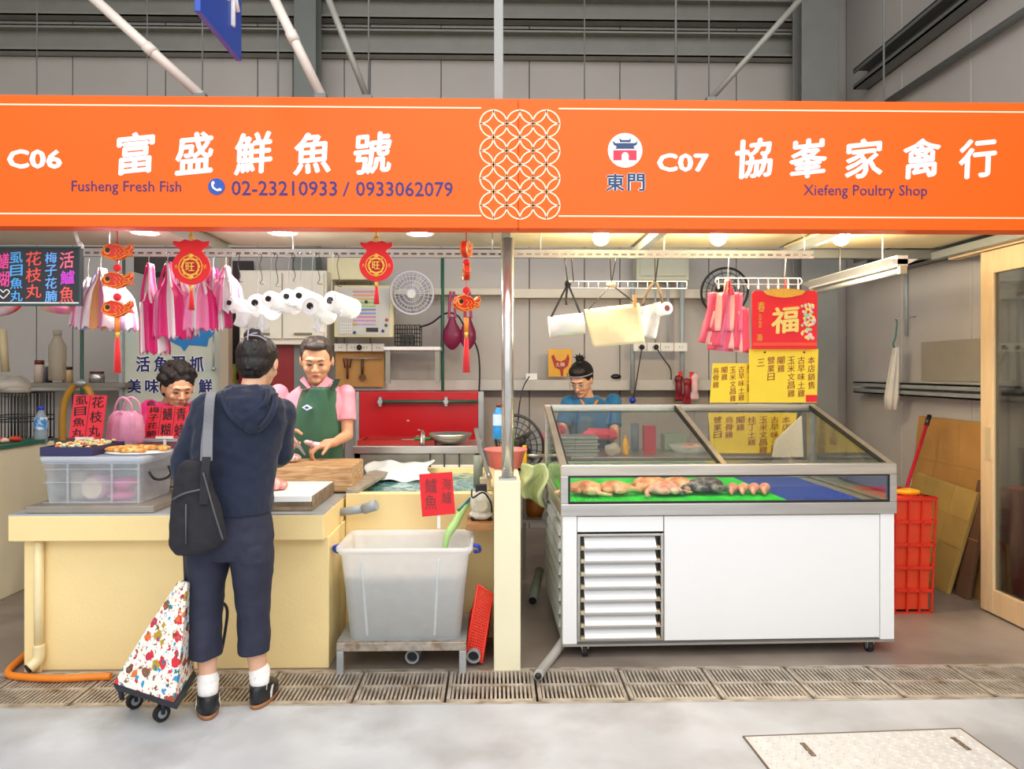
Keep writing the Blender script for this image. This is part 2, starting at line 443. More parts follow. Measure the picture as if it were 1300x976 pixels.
# pipes and braces that hang over the stalls
wp = mat('white_painted_pipe', '#E4D8CC', .4, var=.06)
def pipe(a, b, r, m, label, collars=(), name='overhead_pipe', cat='pipe', group=None):
    t = thing(name, label, cat, (Vector(b)), group)
    MB().cyl(a, b, r, n=16).obj('tube', m, t)
    for c in collars:
        p = Vector(a).lerp(Vector(b), c); d = (Vector(b)-Vector(a)).normalized()
        MB().cyl(p-d*.03, p+d*.03, r*1.18, n=16).obj('collar', m, t)
    MB().box(b[0]-.03, b[0]+.03, b[1]-.03, b[1]+.03, b[2]-.03, b[2]+.006).obj('bracket', darkbeam, t)
    return t
pipe(at(108, -12, 4.0), at(256, 122, 4.0), .026, wp, 'white slanting pipe above the left end of the orange sign', (.56,))
pipe(at(342, -14, 4.0), at(408, 122, 4.0), .026, wp, 'white slanting pipe in front of the green-grey column above the sign', (.45,))
pipe(at(412, -14, 4.2), at(466, 124, 4.2), .018, greybeam, 'dark grey slanting brace right of the white pipes', (), 'overhead_brace', 'brace')
pipe(at(1026, -12, 4.6), at(902, 126, 4.6), .018, greybeam, 'thin grey slanting brace above the second shop sign', (), 'overhead_brace', 'brace')
for px, r, Y, lb in ((47, .004, 5.6, 'at the far left above the sign'), (187, .004, 5.6, 'meeting the left white pipe'), (257, .005, 5.0, 'ending at the foot of the left white pipe'), (353, .007, 5.0, 'hanging between the blue board and the second white pipe'),
                     (468, .006, 5.0, 'beside the foot of the dark brace'), (742, .005, 5.6, 'above the start of the second shop name'), (858, .008, 5.0, 'thickest, left of the thin slanting brace'), (900, .005, 4.7, 'ending at the foot of the thin slanting brace'), (1122, .007, 5.0, 'right of the large corner column')):
    a = at(px, -40, Y); b = at(px, 124, Y)
    MB().cyl((b.x, Y, 2.75), (b.x, Y, 5.6), r, n=8).top('hanging_rod', darkbeam, 'thin dark hanging rod '+lb, 'rod', 'hanging rods above the sign')
# blue hanging direction board
def bluesign():
    t = thing('hanging_sign', 'blue hanging direction board with white arrow cut off by the top of the view', 'sign', (-1.12, 3.05, 2.87))
    X = -1.13; ya, yb = 2.86, 3.32
    b = at(305, 78, yb)
    MB().box(X-.012, X+.012, ya, yb, b.z, 3.5).obj('board', mat('blue_sign_board', '#1F47A8', .4, var=.03), t, bev=.003)
    m = MB(); xs = X+.013
    def stroke(pts, w=.026):
        for (y0, z0), (y1, z1) in zip(pts[:-1], pts[1:]):
            m.cyl((xs, y0, z0), (xs, y1, z1), w*.5, n=6)
    z = b.z
    stroke([(3.2, z+.10), (3.2, z+.42)]); stroke([(3.14, z+.19), (3.2, z+.27), (3.26, z+.19)])
    stroke([(3.0, z+.22), (3.06, z+.16), (3.12, z+.22), (3.10, z+.4)])
    m.obj('arrow', whitem, t)
    MB().cyl((X, 3.1, 3.5), (X, 3.1, 5.6), .006).obj('hanger', darkbeam, t)
bluesign()

# ---------------------------------------------------------------- drain grates
galvg = mat('grate_steel', '#C2B6A6', .45, .25, var=.3, vs=14, alt='#8C7860', altat=.58)
gt = thing('drain_grate', 'slotted steel drain grate in the channel along the stall fronts', 'grate', (0, 0, 0), 'drain grates')
gw = .42; gd = GY1-GY0-.02
g = MB(); g.box(.006, gw-.006, 0, .03, -.03, .004); g.box(.006, gw-.006, gd-.03, gd, -.03, .004); g.box(.006, .022, 0, gd, -.03, .004); g.box(gw-.022, gw-.006, 0, gd, -.03, .004); g.box(.02, gw-.02, gd/2-.012, gd/2+.012, -.03, .003)
g.obj('frame', galvg, gt)
g = MB(); nb = 19
for k in range(nb):
    x = .022+(gw-.044)*(k+.5)/nb; g.box(x-.005, x+.005, .02, gd-.02, -.03, .002)
g.obj('bars', galvg, gt)['kind'] = 'stuff'
first = True
k0 = -7
for k in range(k0, 10):
    X = -.23+k*.42
    loc = (X, GY0+.01, 0)
    if first: gt.location = loc; first = False
    else: dup(gt, loc)
MB().box(-6, 7, GY0-.004, GY0+.008, -.14, .003).obj('channel_edge', galvg)['kind'] = 'structure'
MB().box(-6, 7, GY1-.008, GY1+.004, -.14, .003).obj('channel_edge', galvg)['kind'] = 'structure'
# cast cover plate lower right
def plate():
    A = atz(945, 935, .004); B = atz(1219, 925, .004)
    d = (B-A).normalized(); nrm = Vector((d.y, -d.x, 0)); wid = (B-A).length; dep = .62
    t = thing('manhole_cover', 'pale checkered steel cover plate set in the concrete floor', 'cover', (A+B)/2+nrm*dep/2)
    M = Matrix(((d.x, -nrm.x, 0, A.x), (d.y, -nrm.y, 0, A.y), (0, 0, 1, 0), (0, 0, 0, 1)))
    pm = mat('worn_cover_plate', '#D4D2CF', .45, .1, var=.12, vs=20)
    MB(M).box(0, wid, -dep, 0, -.02, .004).obj('plate', pm, t)
    em = mat('plate_joint', '#6A5B48', .6)
    m = MB(M); m.box(-.006, 0, -dep, 0, -.02, .006); m.box(wid, wid+.006, -dep, 0, -.02, .006); m.box(-.006, wid+.006, 0, .005, -.02, .006)
    m.obj('rim', em, t)
    m = MB(M); n = 0
    y = -.02
    while y > -dep+.01:
        x = .02+(.012 if n % 2 else 0); k = 0
        while x < wid-.02:
            a = R(45) if (k+n) % 2 else R(-45); c, s_ = math.cos(a), math.sin(a)
            l, b_ = .0105, .0036
            pts = [(l, 0), (0, b_), (-l, 0), (0, -b_)]
            m.add([(x+px*c-py*s_, y+px*s_+py*c, .0035) for px, py in pts]+[(x, y, .0085)], [(0, 1, 4), (1, 2, 4), (2, 3, 4), (3, 0, 4)])
            x += .024; k += 1
        y -= .024; n += 1
    m.obj('tread_bumps', pm, t)['kind'] = 'stuff'
    m = MB(M)
    for x in (.2, .9*wid): m.box(x, x+.02, -.17, -.07, .004, .007)
    m.obj('lifting_slot', em, t)
plate()

# ================================================================ STALL FRAME, SIGNS
SY = 3.6
def sign(px0, px1, label, cols):
    a = at(px0, 291, SY); b = at(px1, 126, SY)
    t = thing('shop_sign', label, 'sign', ((a.x+b.x)/2, SY+.06, a.z))
    z0, z1 = 2.183, 2.807
    MB().box(a.x+.001, b.x-.001, SY, SY+.12, z0, z1).obj('panel', orange, t, bev=.003)
    return t, a.x, b.x
sL, sx0, sx1 = sign(-70, 658, 'orange shop sign over the fish stall with white lettering and a phone number', 0)
sR, sx2, sx3 = sign(658, 1380, 'orange shop sign over the poultry stall with round gate emblem', 0)
def lines(t, px0, px1):
    m = MB()
    for yy in (137.5, 274):
        a = at(px0, 0, SY); b = at(px1, 0, SY); z = at(650, yy, SY).z
        m.box(a.x, b.x, SY-.002, SY+.001, z-.0035, z+.0035)
    m.obj('border_line', paleline, t)
lines(sL, -70, 611); lines(sR, 709, 1380)
def coins(t, pxs):
    m = MB(); r = 17.2*mpp(SY); w_ = .0032
    def arc(cx, cz, r, a0, a1, n):
        pts = []
        for i in range(n+1):
            a = a0+(a1-a0)*i/n; pts.append((cx+(r+w_)*math.cos(a), cz+(r+w_)*math.sin(a)))
        q = []
        for i in range(n+1):
            a = a0+(a1-a0)*i/n; q.append((cx+(r-w_)*math.cos(a), cz+(r-w_)*math.sin(a)))
        for i in range(n):
            m.add([(pts[i][0], SY-.002, pts[i][1]), (pts[i+1][0], SY-.002, pts[i+1][1]), (q[i+1][0], SY-.002, q[i+1][1]), (q[i][0], SY-.002, q[i][1]),
                   (pts[i][0], SY, pts[i][1]), (pts[i+1][0], SY, pts[i+1][1]), (q[i+1][0], SY, q[i+1][1]), (q[i][0], SY, q[i][1])], [(0, 1, 2, 3), (0, 4, 5, 1), (3, 2, 6, 7)])
    for px in pxs:
        for row in range(4):
            c = at(px, 157+row*34.6, SY)
            arc(c.x, c.z, r, 0, 2*PI, 32)
            for q in range(4):
                a = PI/4+q*PI/2; ox, oz = math.copysign(r, math.cos(a)), math.copysign(r, math.sin(a))
                arc(c.x+ox, c.z+oz, r, a+PI-PI/4, a+PI+PI/4, 8)
    m.obj('ring_pattern', paleline, t)
coins(sL, (626.5, 660)); coins(sR, (693.5,))
wbold = 0
def sgl(t, s, x0, y0, x1, y1, m, bold=0.0, name='lettering', th=.0015, wob=0, tilt=0):
    mb = MB(); ptext(mb, s, x0, y0, x1, y1, SY, bold=bold, th=th, wob=wob, tilt=tilt)
    return mb.obj(name, m, t)
for ch, cx in zip('富盛鮮魚號', (172, 247, 322, 397, 473)): sgl(sL, ch, cx-24, 168, cx+24, 221, whitem, .028, 'shop_name_character', wob=.035)
for ch, cx in zip('協峯家禽行', (957, 1026, 1097, 1170, 1241)): sgl(sR, ch, cx-24, 176, cx+24, 226, whitem, .028, 'shop_name_character', wob=.035)
sgl(sL, 'C06', 9, 190, 79, 214, whitem, .06); sgl(sR, 'C07', 834, 195, 900, 218, whitem, .06)
sgl(sL, 'Fusheng Fresh Fish', 91, 230, 230, 247, purple, .005)
dpv = mat('dark_purple_vinyl', '#2E2470', .5, var=0)
sgl(sL, '02-23210933', 294, 230, 428, 248, dpv, .02); sgl(sL, '/', 435, 231, 444, 249, dpv); sgl(sL, '0933062079', 452, 231, 575, 249, dpv, .02)
sgl(sR, 'Xiefeng Poultry Shop', 1020, 235, 1177, 252, purple, .005)
sgl(sR, '東', 769, 220, 793, 243, whitem, .06, th=.0015); sgl(sR, '門', 796, 220, 819, 243, whitem, .06, th=.0015)
sgl(sR, '東', 769.5, 220.5, 792.5, 242.5, navyv, .025, th=.003); sgl(sR, '門', 796.5, 220.5, 818.5, 242.5, navyv, .025, th=.003)
def disc(mb, px, py, r, Y, n=32, th=.003):
    c = at(px, py, Y); mb.cyl((c.x, Y, c.z), (c.x, Y-th, c.z), r*mpp(Y), n=n)
mb = MB(); disc(mb, 275, 237, 10.5, SY); mb.obj('phone_icon_disc', bluev, sL)
mb = MB(); c = at(275, 237, SY)
mb.tube([(c.x-.018, SY-.004, c.z+.02), (c.x-.016, SY-.004, c.z-.002), (c.x+.002, SY-.004, c.z-.017), (c.x+.02, SY-.004, c.z-.016)], .0055, 6)
mb.ball((c.x-.015, SY-.004, c.z+.017), (.007, .003, .009)); mb.ball((c.x+.016, SY-.004, c.z-.015), (.009, .003, .007))
mb.obj('phone_icon_handset', whitem, sL)
mb = MB(); disc(mb, 793.5, 191, 22, SY); mb.obj('emblem_disc', whitem, sR)
def poly(t, pts, m, name, th=.006):
    mb = MB(); mb.prism([(at(x, y, SY).x, at(x, y, SY).z) for x, y in pts], SY-th, SY-.001); return mb.obj(name, m, t)
poly(sR, [(778.5, 203.5), (778.5, 191), (808, 191), (808, 203.5), (798, 203.5), (798, 197), (796.5, 194), (793.5, 193), (790.5, 194), (789, 197), (789, 203.5)], redv, 'emblem_gate_wall')
poly(sR, [(777.5, 179), (781, 182), (806, 182), (809, 179), (808, 184), (804, 186), (805.5, 189), (781, 189), (783, 186), (779, 184)], navyv, 'emblem_gate_roof')
poly(sR, [(786, 176), (789, 178), (798, 178), (801, 176), (800, 180.5), (787, 180.5)], navyv, 'emblem_gate_roof')

# canopy frame behind the signs
RZ = 2.32
mb = MB()
cfm = mat('canopy_steel_tube', '#A9AEA8', .4, .4)
for (x0, x1, y0, y1, z0, z1) in ((-3.4, 3.05, 3.74, 3.80, 2.20, 2.26), (-3.4, 3.05, 5.02, 5.08, 2.26, 2.32), (-3.4, 3.05, 3.74, 3.8, 2.7, 2.76)):
    MB().box(x0, x1, y0, y1, z0, z1).obj('canopy_beam', darkbeam if y0 > 5 else cfm, bev=.004)['kind'] = 'structure'  # rear beam darker: shade behind the rail slots put into its colour
for X in (-3.3, -1.75, .06, .92, 1.92, 2.98):
    MB().box(X-.025, X+.025, 3.8, 5.02, 2.25, 2.3).obj('canopy_beam', cfm, bev=.004)['kind'] = 'structure'
cpan = mat('cream_canopy_sheet', '#D8CDB4', .5, var=.05)
cpanw = mat('warm_canopy_sheet', '#EAD9AC', .5, var=.05)
ct = MB().box(-3.4, 3.05, 3.74, 5.08, 2.345, 2.36).obj('canopy_roof', cpan); ct['kind'] = 'structure'
for a, b, m_ in ((-3.4, -1.77, cpan), (-1.73, .04, cpan), (.08, .9, cpanw), (.94, 1.9, cpanw), (1.94, 2.96, cpanw)):
    MB().box(a, b, 3.82, 5.0, 2.325, 2.34).obj('canopy_panel', m_, ct, bev=.003)
# slotted angle rails
def rail(px0, px1, label):
    a = at(px0, 322, 4.3); b = at(px1, 322, 4.3)
    z0, z1 = 2.148, 2.190
    t = thing('slotted_rail', label, 'rail', ((a.x+b.x)/2, 4.3, z0))
    m = MB(); m.box(a.x, b.x, 4.3, 4.303, z0, z0+.014); m.box(a.x, b.x, 4.3, 4.303, z1-.016, z1); m.box(a.x, b.x, 4.3, 4.335, z1, z1+.003)
    x = a.x
    while x < b.x-.01:
        m.box(x, min(x+.018, b.x), 4.3, 4.303, z0+.013, z1-.015); x += .05
    m.obj('angle_bar', mat('white_slotted_steel', '#E6E6E2', .4, .1), t)
    for X in (a.x+.15, (a.x+b.x)/2, b.x-.05):
        MB().cyl((X, 4.315, z1), (X, 4.315, 2.325), .004, n=8).obj('hanger', galv, t)
rail(103, 636, 'white slotted steel rail over the fish stall'); rail(653, 1033, 'white slotted steel rail over the poultry stall')
# round recessed lights, fish stall; warm bulbs, poultry stall
lampw = mat('white_lamp_glass', '#FFFFFF', .3, emit=9)
for px, lb in ((170, 'above the upper carp charm'), (350, 'above the white cupboard'), (530, 'above the wall fan')):
    c = at(px, 293, 4.26)
    t = thing('ceiling_light', 'round white recessed ceiling light '+lb, 'light', (c.x, 4.40, 2.30), 'recessed lights of the fish stall')
    MB().ring((c.x, 4.40, 2.298), (c.x, 4.40, 2.325), .085, .07).obj('rim', white, t)
    MB().cyl((c.x, 4.40, 2.305), (c.x, 4.40, 2.324), .07).obj('diffuser', lampw, t)
    downlight('lamp', (c.x, 4.40, 2.303), 8, (1, .97, .92), .065)
lampy = mat('warm_bulb', '#FFE6A8', .3, emit=22)
for px, lb in ((763, 'nearest the steel pole'), (912, 'over the pink hanging bags'), (1068, 'at the right end of the canopy')):
    c = at(px, 301, 4.4)
    t = thing('ceiling_light', 'glowing warm round bulb under the canopy, '+lb, 'light', (c.x, 4.4, c.z), 'warm bulbs of the poultry stall')
    MB().cyl((c.x, 4.4, c.z+.02), (c.x, 4.4, 2.325), .03, .045).obj('socket', white, t)
    MB().ball((c.x, 4.4, c.z), .05, 16, 12).obj('bulb', lampy, t)
    point('lamp', (c.x, 4.34, c.z-.07), 17, (1, .86, .64), .05)

# pole, half wall
hp = thing('support_pole', 'shiny steel pole standing on the cream half wall between the stalls', 'pole', (at(644.5, 600, 3.78).x, 3.8, .93))
pc = at(644.5, 600, 3.8)
MB().cyl((pc.x, 3.8, .955), (pc.x, 3.8, 2.17), 7.8*mpp(3.8), n=24).obj('tube', mat('polished_pole', '#D4D2CC', .2, .8, var=.05), hp)
MB().box(pc.x-.045, pc.x+.045, 3.755, 3.845, .949, .956).obj('base_plate', galv, hp)
up = at(633, 60, 3.86)
MB().box(up.x-.024, up.x+.024, 3.84, 3.89, 2.36, 5.6).top('support_post', mat('post_grey', '#9C9C98', .5, .1), 'square galvanised post rising above the joint of the two signs', 'post', bev=.004)
hx0, hx1 = at(627, 700, 3.73).x, at(661, 700, 3.73).x
o = MB().box(hx0, hx1, 3.73, 5.4, 0, .948).top('half_wall', creamside, 'cream plastered half wall dividing the fish stall from the poultry stall', 'wall', bev=.006)

# ================================================================ FISH STALL counter
ct = thing('fish_counter', 'cream plastered masonry counter where the woman in the hoodie is served', 'counter', (-1.6, 4.2, 0))
cx0, cx1 = at(10, 660, 3.72).x, at(411, 660, 3.72).x
MB().box(cx0, cx1, 3.72, 4.72, .66, .785).obj('top_slab', cream, ct, bev=.005)
MB().box(cx0+.05, cx1+.01, 3.79, 4.68, 0, .66).obj('body', cream, ct, bev=.004)
MB().box(cx0+.05, cx0+.13, 3.765, 3.79, 0, .66).obj('pilaster', cream, ct, bev=.003)
MB().box(cx0, cx1-.002, 3.722, 4.7, .785, .792).obj('steel_sheet', mat('counter_sheet', '#C9CDD0', .3, .5, var=.1), ct)
pp = mat('cream_pvc_pipe', '#F0DDAA', .35)
dp = thing('drain_pipe', 'cream drain pipe running down the front of the fish counter', 'pipe', (at(46, 800, 3.74).x, 3.76, 0))
x = at(46, 800, 3.74).x
MB().tube([(x, 3.762, .655), (x, 3.762, .3), (x, 3.762, .1)], .022, 14, 0).obj('tube', pp, dp)
MB().tube([(x, 3.762, .14), (x, 3.755, .07), (x-.025, 3.72, .038)], .028, 14).obj('elbow', pp, dp)
MB().cyl((x-.023, 3.722, .04), (x-.0285, 3.714, .036), .023).obj('bore', black, dp)
oh = thing('garden_hose', 'orange hose lying on the floor at the foot of the fish counter', 'hose', (-2.0, 3.7, 0))
MB().tube([(-2.55, 4.4, .02), (cx0-.06, 3.95, .02), (cx0+.0, 3.72, .02), (cx0+.12, 3.66, .02), (cx0+.3, 3.64, .02), (-1.95, 3.655, .02), (-1.86, 3.66, .02)], .017, 10).obj('tube', mat('orange_rubber', '#F0861E', .4), oh)
# tank
TY0, TY1 = 4.2, 5.35
tx0, tx1 = cx1+.012, hx0-.002
tk = thing('fish_tank', 'cream masonry fish tank with greenish water behind the white tub', 'tank', ((tx0+tx1)/2, 4.7, 0))
m = MB(); m.box(tx0, tx1, TY0, TY0+.08, 0, .81); m.box(tx0, tx1, TY1-.06, TY1, 0, .81); m.box(tx1-.06, tx1, TY0+.08, TY1-.06, 0, .81); m.box(tx0, tx0+.03, TY0+.08, TY1-.06, 0, .81); m.box(tx0+.03, tx1-.06, TY0+.08, TY1-.06, 0, .5)
m.obj('basin_wall', cream, tk, bev=.004)
m = MB(); m.hexa([(tx0, 4.21, .81), (tx0+.07, 4.21, .81), (tx0+.16, 5.33, .81), (tx0, 5.33, .81)], [(tx0, 4.21, .83), (tx0+.07, 4.21, .83), (tx0+.16, 5.33, .83), (tx0, 5.33, .83)]); m.obj('stone_rim', mat('weathered_rim', '#A89C8C', .6, var=.3, vs=20), tk)
wm = mat('tank_water', '#5E9A9C', .06, var=.35, vs=9, bump=.9, bs=14, alt='#C4DCDC', altat=.6, alts=14, spec=.8)
MB().grid(lambda u, v: Vector((tx0+.03+(tx1-tx0-.09)*u, TY0+.08+(TY1-TY0-.14)*v, .775+.003*math.sin(u*40+v*13)*math.sin(v*33))), 40, 40).obj('water', wm, tk)
# foam / plastic sheet at the rear edge of the tank
m = MB()
fa, fb = at(464, 590, 5.0).x, at(545, 590, 5.0).x
def ff(u, v):
    n = .006*math.sin(u*17+3*v)+.008*math.sin(u*7-v*6)
    return Vector((fa+(fb-fa)*u+.02*math.sin(v*9), 4.85+.42*v, .79+.07*v+n+.02*math.sin(v*PI)))
m.grid(ff, 40, 12).top('plastic_sheet', mat('milky_sheet', '#EDF1F0', .3, bump=.4, bs=20), 'crumpled white plastic sheet along the rear of the fish tank', 'sheet', solid=.004)
# steel work shelf behind the tank
sb = thing('sink_bench', 'steel work bench behind the fish tank under the red board', 'bench', (-.5, 5.6, 0))
bx0, bx1 = at(448, 580, 5.4).x, at(612, 580, 5.4).x
MB().box(bx0, bx1, 5.4, 5.9, .9, .955).obj('bench_top', steel, sb, bev=.004)
MB().box(bx0, bx1, 5.41, 5.43, .80, .9).obj('apron_panel', mat('dull_steel', '#8C8A80', .4, .5, var=.2), sb)
for X in (bx0+.03, bx1-.03):
    for Y in (5.43, 5.86): MB().box(X-.02, X+.02, Y-.02, Y+.02, 0, .9).obj('leg', galv, sb)
for px in (546, 564, 583): 
    X = at(px, 600, 5.38).x; MB().cyl((X, 5.39, .60), (X, 5.39, .9), .006, n=6).obj('rod', black, sb)
MB().box(at(546, 0, 5.38).x, at(604, 0, 5.38).x, 5.395, 5.405, .72, .82).obj('splash_tile', white, sb)
rt = thing('red_tray', 'flat red tray on the steel bench below the red board', 'tray', (at(500, 570, 5.6).x, 5.6, .956))
a, b = at(455, 570, 5.5).x, at(552, 570, 5.5).x
m = MB(); m.box(a, b, 5.46, 5.8, .956, .966); m.box(a, b, 5.46, 5.475, .966, .99); m.box(a, a+.015, 5.475, 5.8, .966, .99); m.box(b-.015, b, 5.475, 5.8, .966, .99); m.box(a, b, 5.785, 5.8, .966, .99); m.obj('tray_body', mat('dark_red_plastic', '#9C2018', .4), rt)
kb = at(540, 562, 5.5)
t = thing('kitchen_knife', 'knife with green handle lying on the red tray', 'knife', (kb.x, 5.5, .992))
MB().box(kb.x-.17, kb.x-.08, 5.49, 5.51, .992, .996).obj('blade', steel, t)
MB().cyl((kb.x-.08, 5.5, .998), (kb.x+.05, 5.5, 1.0), .011).obj('handle', mat('green_plastic', '#2C9C50', .4), t)
bc = at(570, 580, 5.36)
m = MB(); m.lathe((bc.x, 5.52, .957), [(.05, 0), (.1, .012), (.15, .055), (.16, .08), (.155, .08), (.14, .05), (.09, .018), (.0, .012)], 28)
m.top('steel_bowl', steel, 'round steel bowl on the bench behind the fish tank', 'bowl')
fc = at(536, 575, 5.36)
t = thing('tap', 'steel tap standing on the steel bench beside the bowl', 'tap', (fc.x, 5.44, .957))
MB().cyl((fc.x, 5.44, .957), (fc.x, 5.44, 1.05), .014).obj('stem', steel, t)
MB().tube([(fc.x, 5.44, 1.04), (fc.x, 5.36, 1.06), (fc.x+.0, 5.3, .98)], .01).obj('spout', steel, t)
# red board on the wall with green bar
rb = thing('red_board', 'large red panel on the rear wall under the steel ledge', 'panel', (at(530, 560, 6.7).x, 6.7, .85))
m = MB(); a = at(456, 563, 6.7); b = at(607, 497, 6.7)
m.box(a.x, b.x, 6.7, BY-.001, a.z-.1, b.z).obj('sheet', mat('glossy_red_board', '#C81018', .3, var=.08, vs=2), rb, bev=.004)
m = MB(); m.box(a.x-.03, a.x-.002, 6.7, 6.74, a.z-.1, b.z); m.box(b.x+.002, b.x+.05, 6.7, 6.74, a.z-.1, b.z); m.obj('side_strip', galv, rb)
for px, py in ((518, 534), (532, 546), (530, 554)):
    c = at(px, py, 6.69); MB().ball(c, (.014, .004, .008)).obj('scratch_mark', mat('pale_scratch', '#F0B0A8', .6), rb)
a = at(480, 510, 6.6); b = at(607, 510, 6.6)
t = thing('green_bar', 'green steel bar clamped across the red panel', 'bar', ((a.x+b.x)/2, 6.64, a.z))
MB().cyl((a.x, 6.64, a.z), (b.x, 6.64, a.z), .014).obj('tube', mat('green_painted_tube', '#2F6B55', .4), t)
for px in (482, 566):
    X = at(px, 510, 6.6).x; m = MB(); m.box(X-.012, X+.012, 6.62, 6.7, a.z-.04, a.z+.04); m.cyl((X, 6.61, a.z), (X, 6.66, a.z), .022); m.obj('clamp', galv, t)
for c2, nm in (((562, 320), 'tall thin green pole standing before the rear wall left of the mesh bags'),):
    X = at(562, 400, 6.75).x; MB().cyl((X, 6.75, .95), (X, 6.75, 2.6), .014).top('green_pole', MC['green_painted_tube'], nm, 'pole')
X = at(104, 400, 6.2).x
MB().cyl((X, 6.2, 0), (X, 6.2, 2.6), .014).top('green_pole', mat('dark_green_tube', '#1E4A3A', .4), 'dark green pole behind the menu board at the left', 'pole')
# pipe stubs, white tub on its stand, basket, pump ... in front of the tank
pg = mat('grey_pvc_pipe', '#9AA2A6', .35)
t = thing('overflow_pipe', 'grey plastic pipe sticking out sideways in front of the fish tank', 'pipe', at(455, 646, 4.1))
a = at(432, 650, 4.12); b = at(462, 646, 4.10); c = at(478, 641, 4.08)
MB().cyl(a, b, .022).obj('tube', pg, t); MB().cyl(b, c, .029).obj('socket', pg, t)
TX0, TX1 = at(428, 680, 3.8).x, at(602, 680, 3.8).x
tcx = (TX0+TX1)/2; TYc = 3.93
tub = thing('storage_tub', 'large translucent white tub full of water on a low steel stand', 'tub', (tcx, TYc, .17))
tw = plastic('tub_plastic', '#FFFFFF', .20, '#FDFEFE', transl=.5, rough=.3)
zb = at(500, 806, 3.8).z; zt = at(500, 697, 3.7).z
tb = MB()
def trr(w_, d_, z, r=.05): return tb.rrect(tcx, TYc, w_, d_, r, z, 5)
W = TX1-TX0; D = .44
tb.loft([trr(W*.80, D*.84, zb), trr(W*.92, D*.94, zt-.04), trr(W*.955, D*.97, zt-.035), trr(W*.965, D*.98, zt-.02), trr(W*.98, D*1.02, zt-.02), trr(W*.985, D*1.02, zt), trr(W*.94, D*.96, zt), trr(W*.91, D*.92, zt-.03), trr(W*.79, D*.80, zb+.008)], True)
tb.obj('shell', tw, tub)
wt = MB()
zw = at(500, 728, 3.74).z
k = (zw-zb)/(zt-zb)
wt.loft([wt.rrect(tcx, TYc, W*(.785), D*.79, .05, zb+.012, 5), wt.rrect(tcx, TYc, W*(.785+.11*k), D*(.79+.1*k), .05, zw, 5)])
wt.obj('water', plastic('tub_water', '#D6DEDC', .25, '#DCE6E4', .5, .1), tub)
for px in (458, 556):
    X = at(px, 750, 3.7).x; X2 = tcx+(X-tcx)*.88
    MB().hexa([(X2-.006, TYc-D*.42-.006, zb+.02), (X2+.006, TYc-D*.42-.006, zb+.02), (X2+.006, TYc-D*.42+.01, zb+.02), (X2-.006, TYc-D*.42+.01, zb+.02)],
              [(X-.006, TYc-D*.47-.005, zt-.06), (X+.006, TYc-D*.47-.005, zt-.06), (X+.006, TYc-D*.47+.01, zt-.06), (X-.006, TYc-D*.47+.01, zt-.06)]).obj('rib', plastic('tub_rib', '#FFFFFF', .5), tub)
bl = mat('blue_plastic', '#1E3FBE', .35)
for sx, X in ((-1, TX0), (1, TX1)):
    MB().tube([(X+sx*-.012, TYc-.10, zt-.01), (X+sx*.022, TYc-.10, zt-.02), (X+sx*.025, TYc-.02, zt-.06), (X+sx*.0, TYc+.02, zt-.075)], .010, 8).obj('latch_handle', bl, tub)
# stand
st = thing('tub_stand', 'low steel stand with weathered edge carrying the white water tub', 'stand', (tcx, TYc, 0))
aX, bX = at(428, 830, 3.72).x, at(592, 830, 3.72).x
for Y in (3.70, 4.12): MB().box(aX, bX, Y, Y+.035, zb-.045, zb-.002).obj('rail', mat('rusty_steel', '#B0A698', .5, .4, var=.35, vs=25, alt='#8A6A4A', altat=.6, alts=18), st, bev=.003)
MB().box(aX, bX, 3.735, 4.12, zb-.012, zb-.001).obj('shelf_sheet', galv, st)
for X in (aX, bX-.035):
    for Y in (3.70, 4.12): MB().box(X, X+.035, Y, Y+.035, 0, zb-.045).obj('leg', galv, st, bev=.003)
for px, Y, lb in ((523, 3.9, 'under the white tub'), (601, 3.88, 'under the red basket')):
    p = at(px, 836, 3.78)
    a = Vector((p.x, 3.78, .055)); b = Vector((p.x+.03, 4.2, .075))
    t = thing('drain_pipe', 'open-ended grey drain pipe on the floor '+lb, 'pipe', a)
    MB().ring(a, b, .035, .027).obj('tube', pg, t); MB().cyl(a+Vector((0, .02, 0)), a+Vector((0, .03, 0)), .027).obj('bore', black, t)
# red price card on a stick
t = thing('price_card', 'red card on a white stick standing before the tank', 'card', at(553, 668, 3.98))
a = at(533, 652, 3.98); b = at(577, 600, 3.98)
m = MB(); m.M = None
p = [at(532, 602, 3.98), at(574, 599, 3.98), at(578, 652, 3.98), at(536, 656, 3.98)]
m.hexa([(p[3].x, 3.98, p[3].z), (p[2].x, 3.98, p[2].z), (p[2].x, 3.983, p[2].z), (p[3].x, 3.983, p[3].z)], [(p[0].x, 3.98, p[0].z), (p[1].x, 3.98, p[1].z), (p[1].x, 3.983, p[1].z), (p[0].x, 3.983, p[0].z)])
m.obj('card', redcard, t)
m = MB(); vtext(m, '鱸魚', 547, 606, 648, 15, 3.98, th=.0015); vtext(m, '海鱸', 567, 606, 640, 12, 3.98, th=.0015); m.obj('lettering', mat('faded_ink', '#7A3A3A', .7, var=.2), t)
c = at(557, 655, 3.985); MB().box(c.x-.008, c.x+.008, 3.985, 3.99, .66, c.z+.03).obj('stick', white, t)
# green net / hose into tub
p = at(585, 640, 4.05)
t = thing('green_hose', 'limp pale green hose hanging over the edge of the white tub', 'hose', p)
MB().tube([at(604, 628, 4.15), at(588, 645, 4.1), at(577, 665, 4.02), at(568, 680, 3.98), at(564, 700, 3.96)], lambda u: .012+.012*math.sin(u*PI), 10).obj('tube', mat('pale_green_rubber', '#A8D080', .4), t)
MB().tube([at(598, 632, 4.10), at(590, 640, 4.1), at(582, 648, 4.06)], .008).obj('cable', mat('teal_cable', '#2A6A78', .4), t)
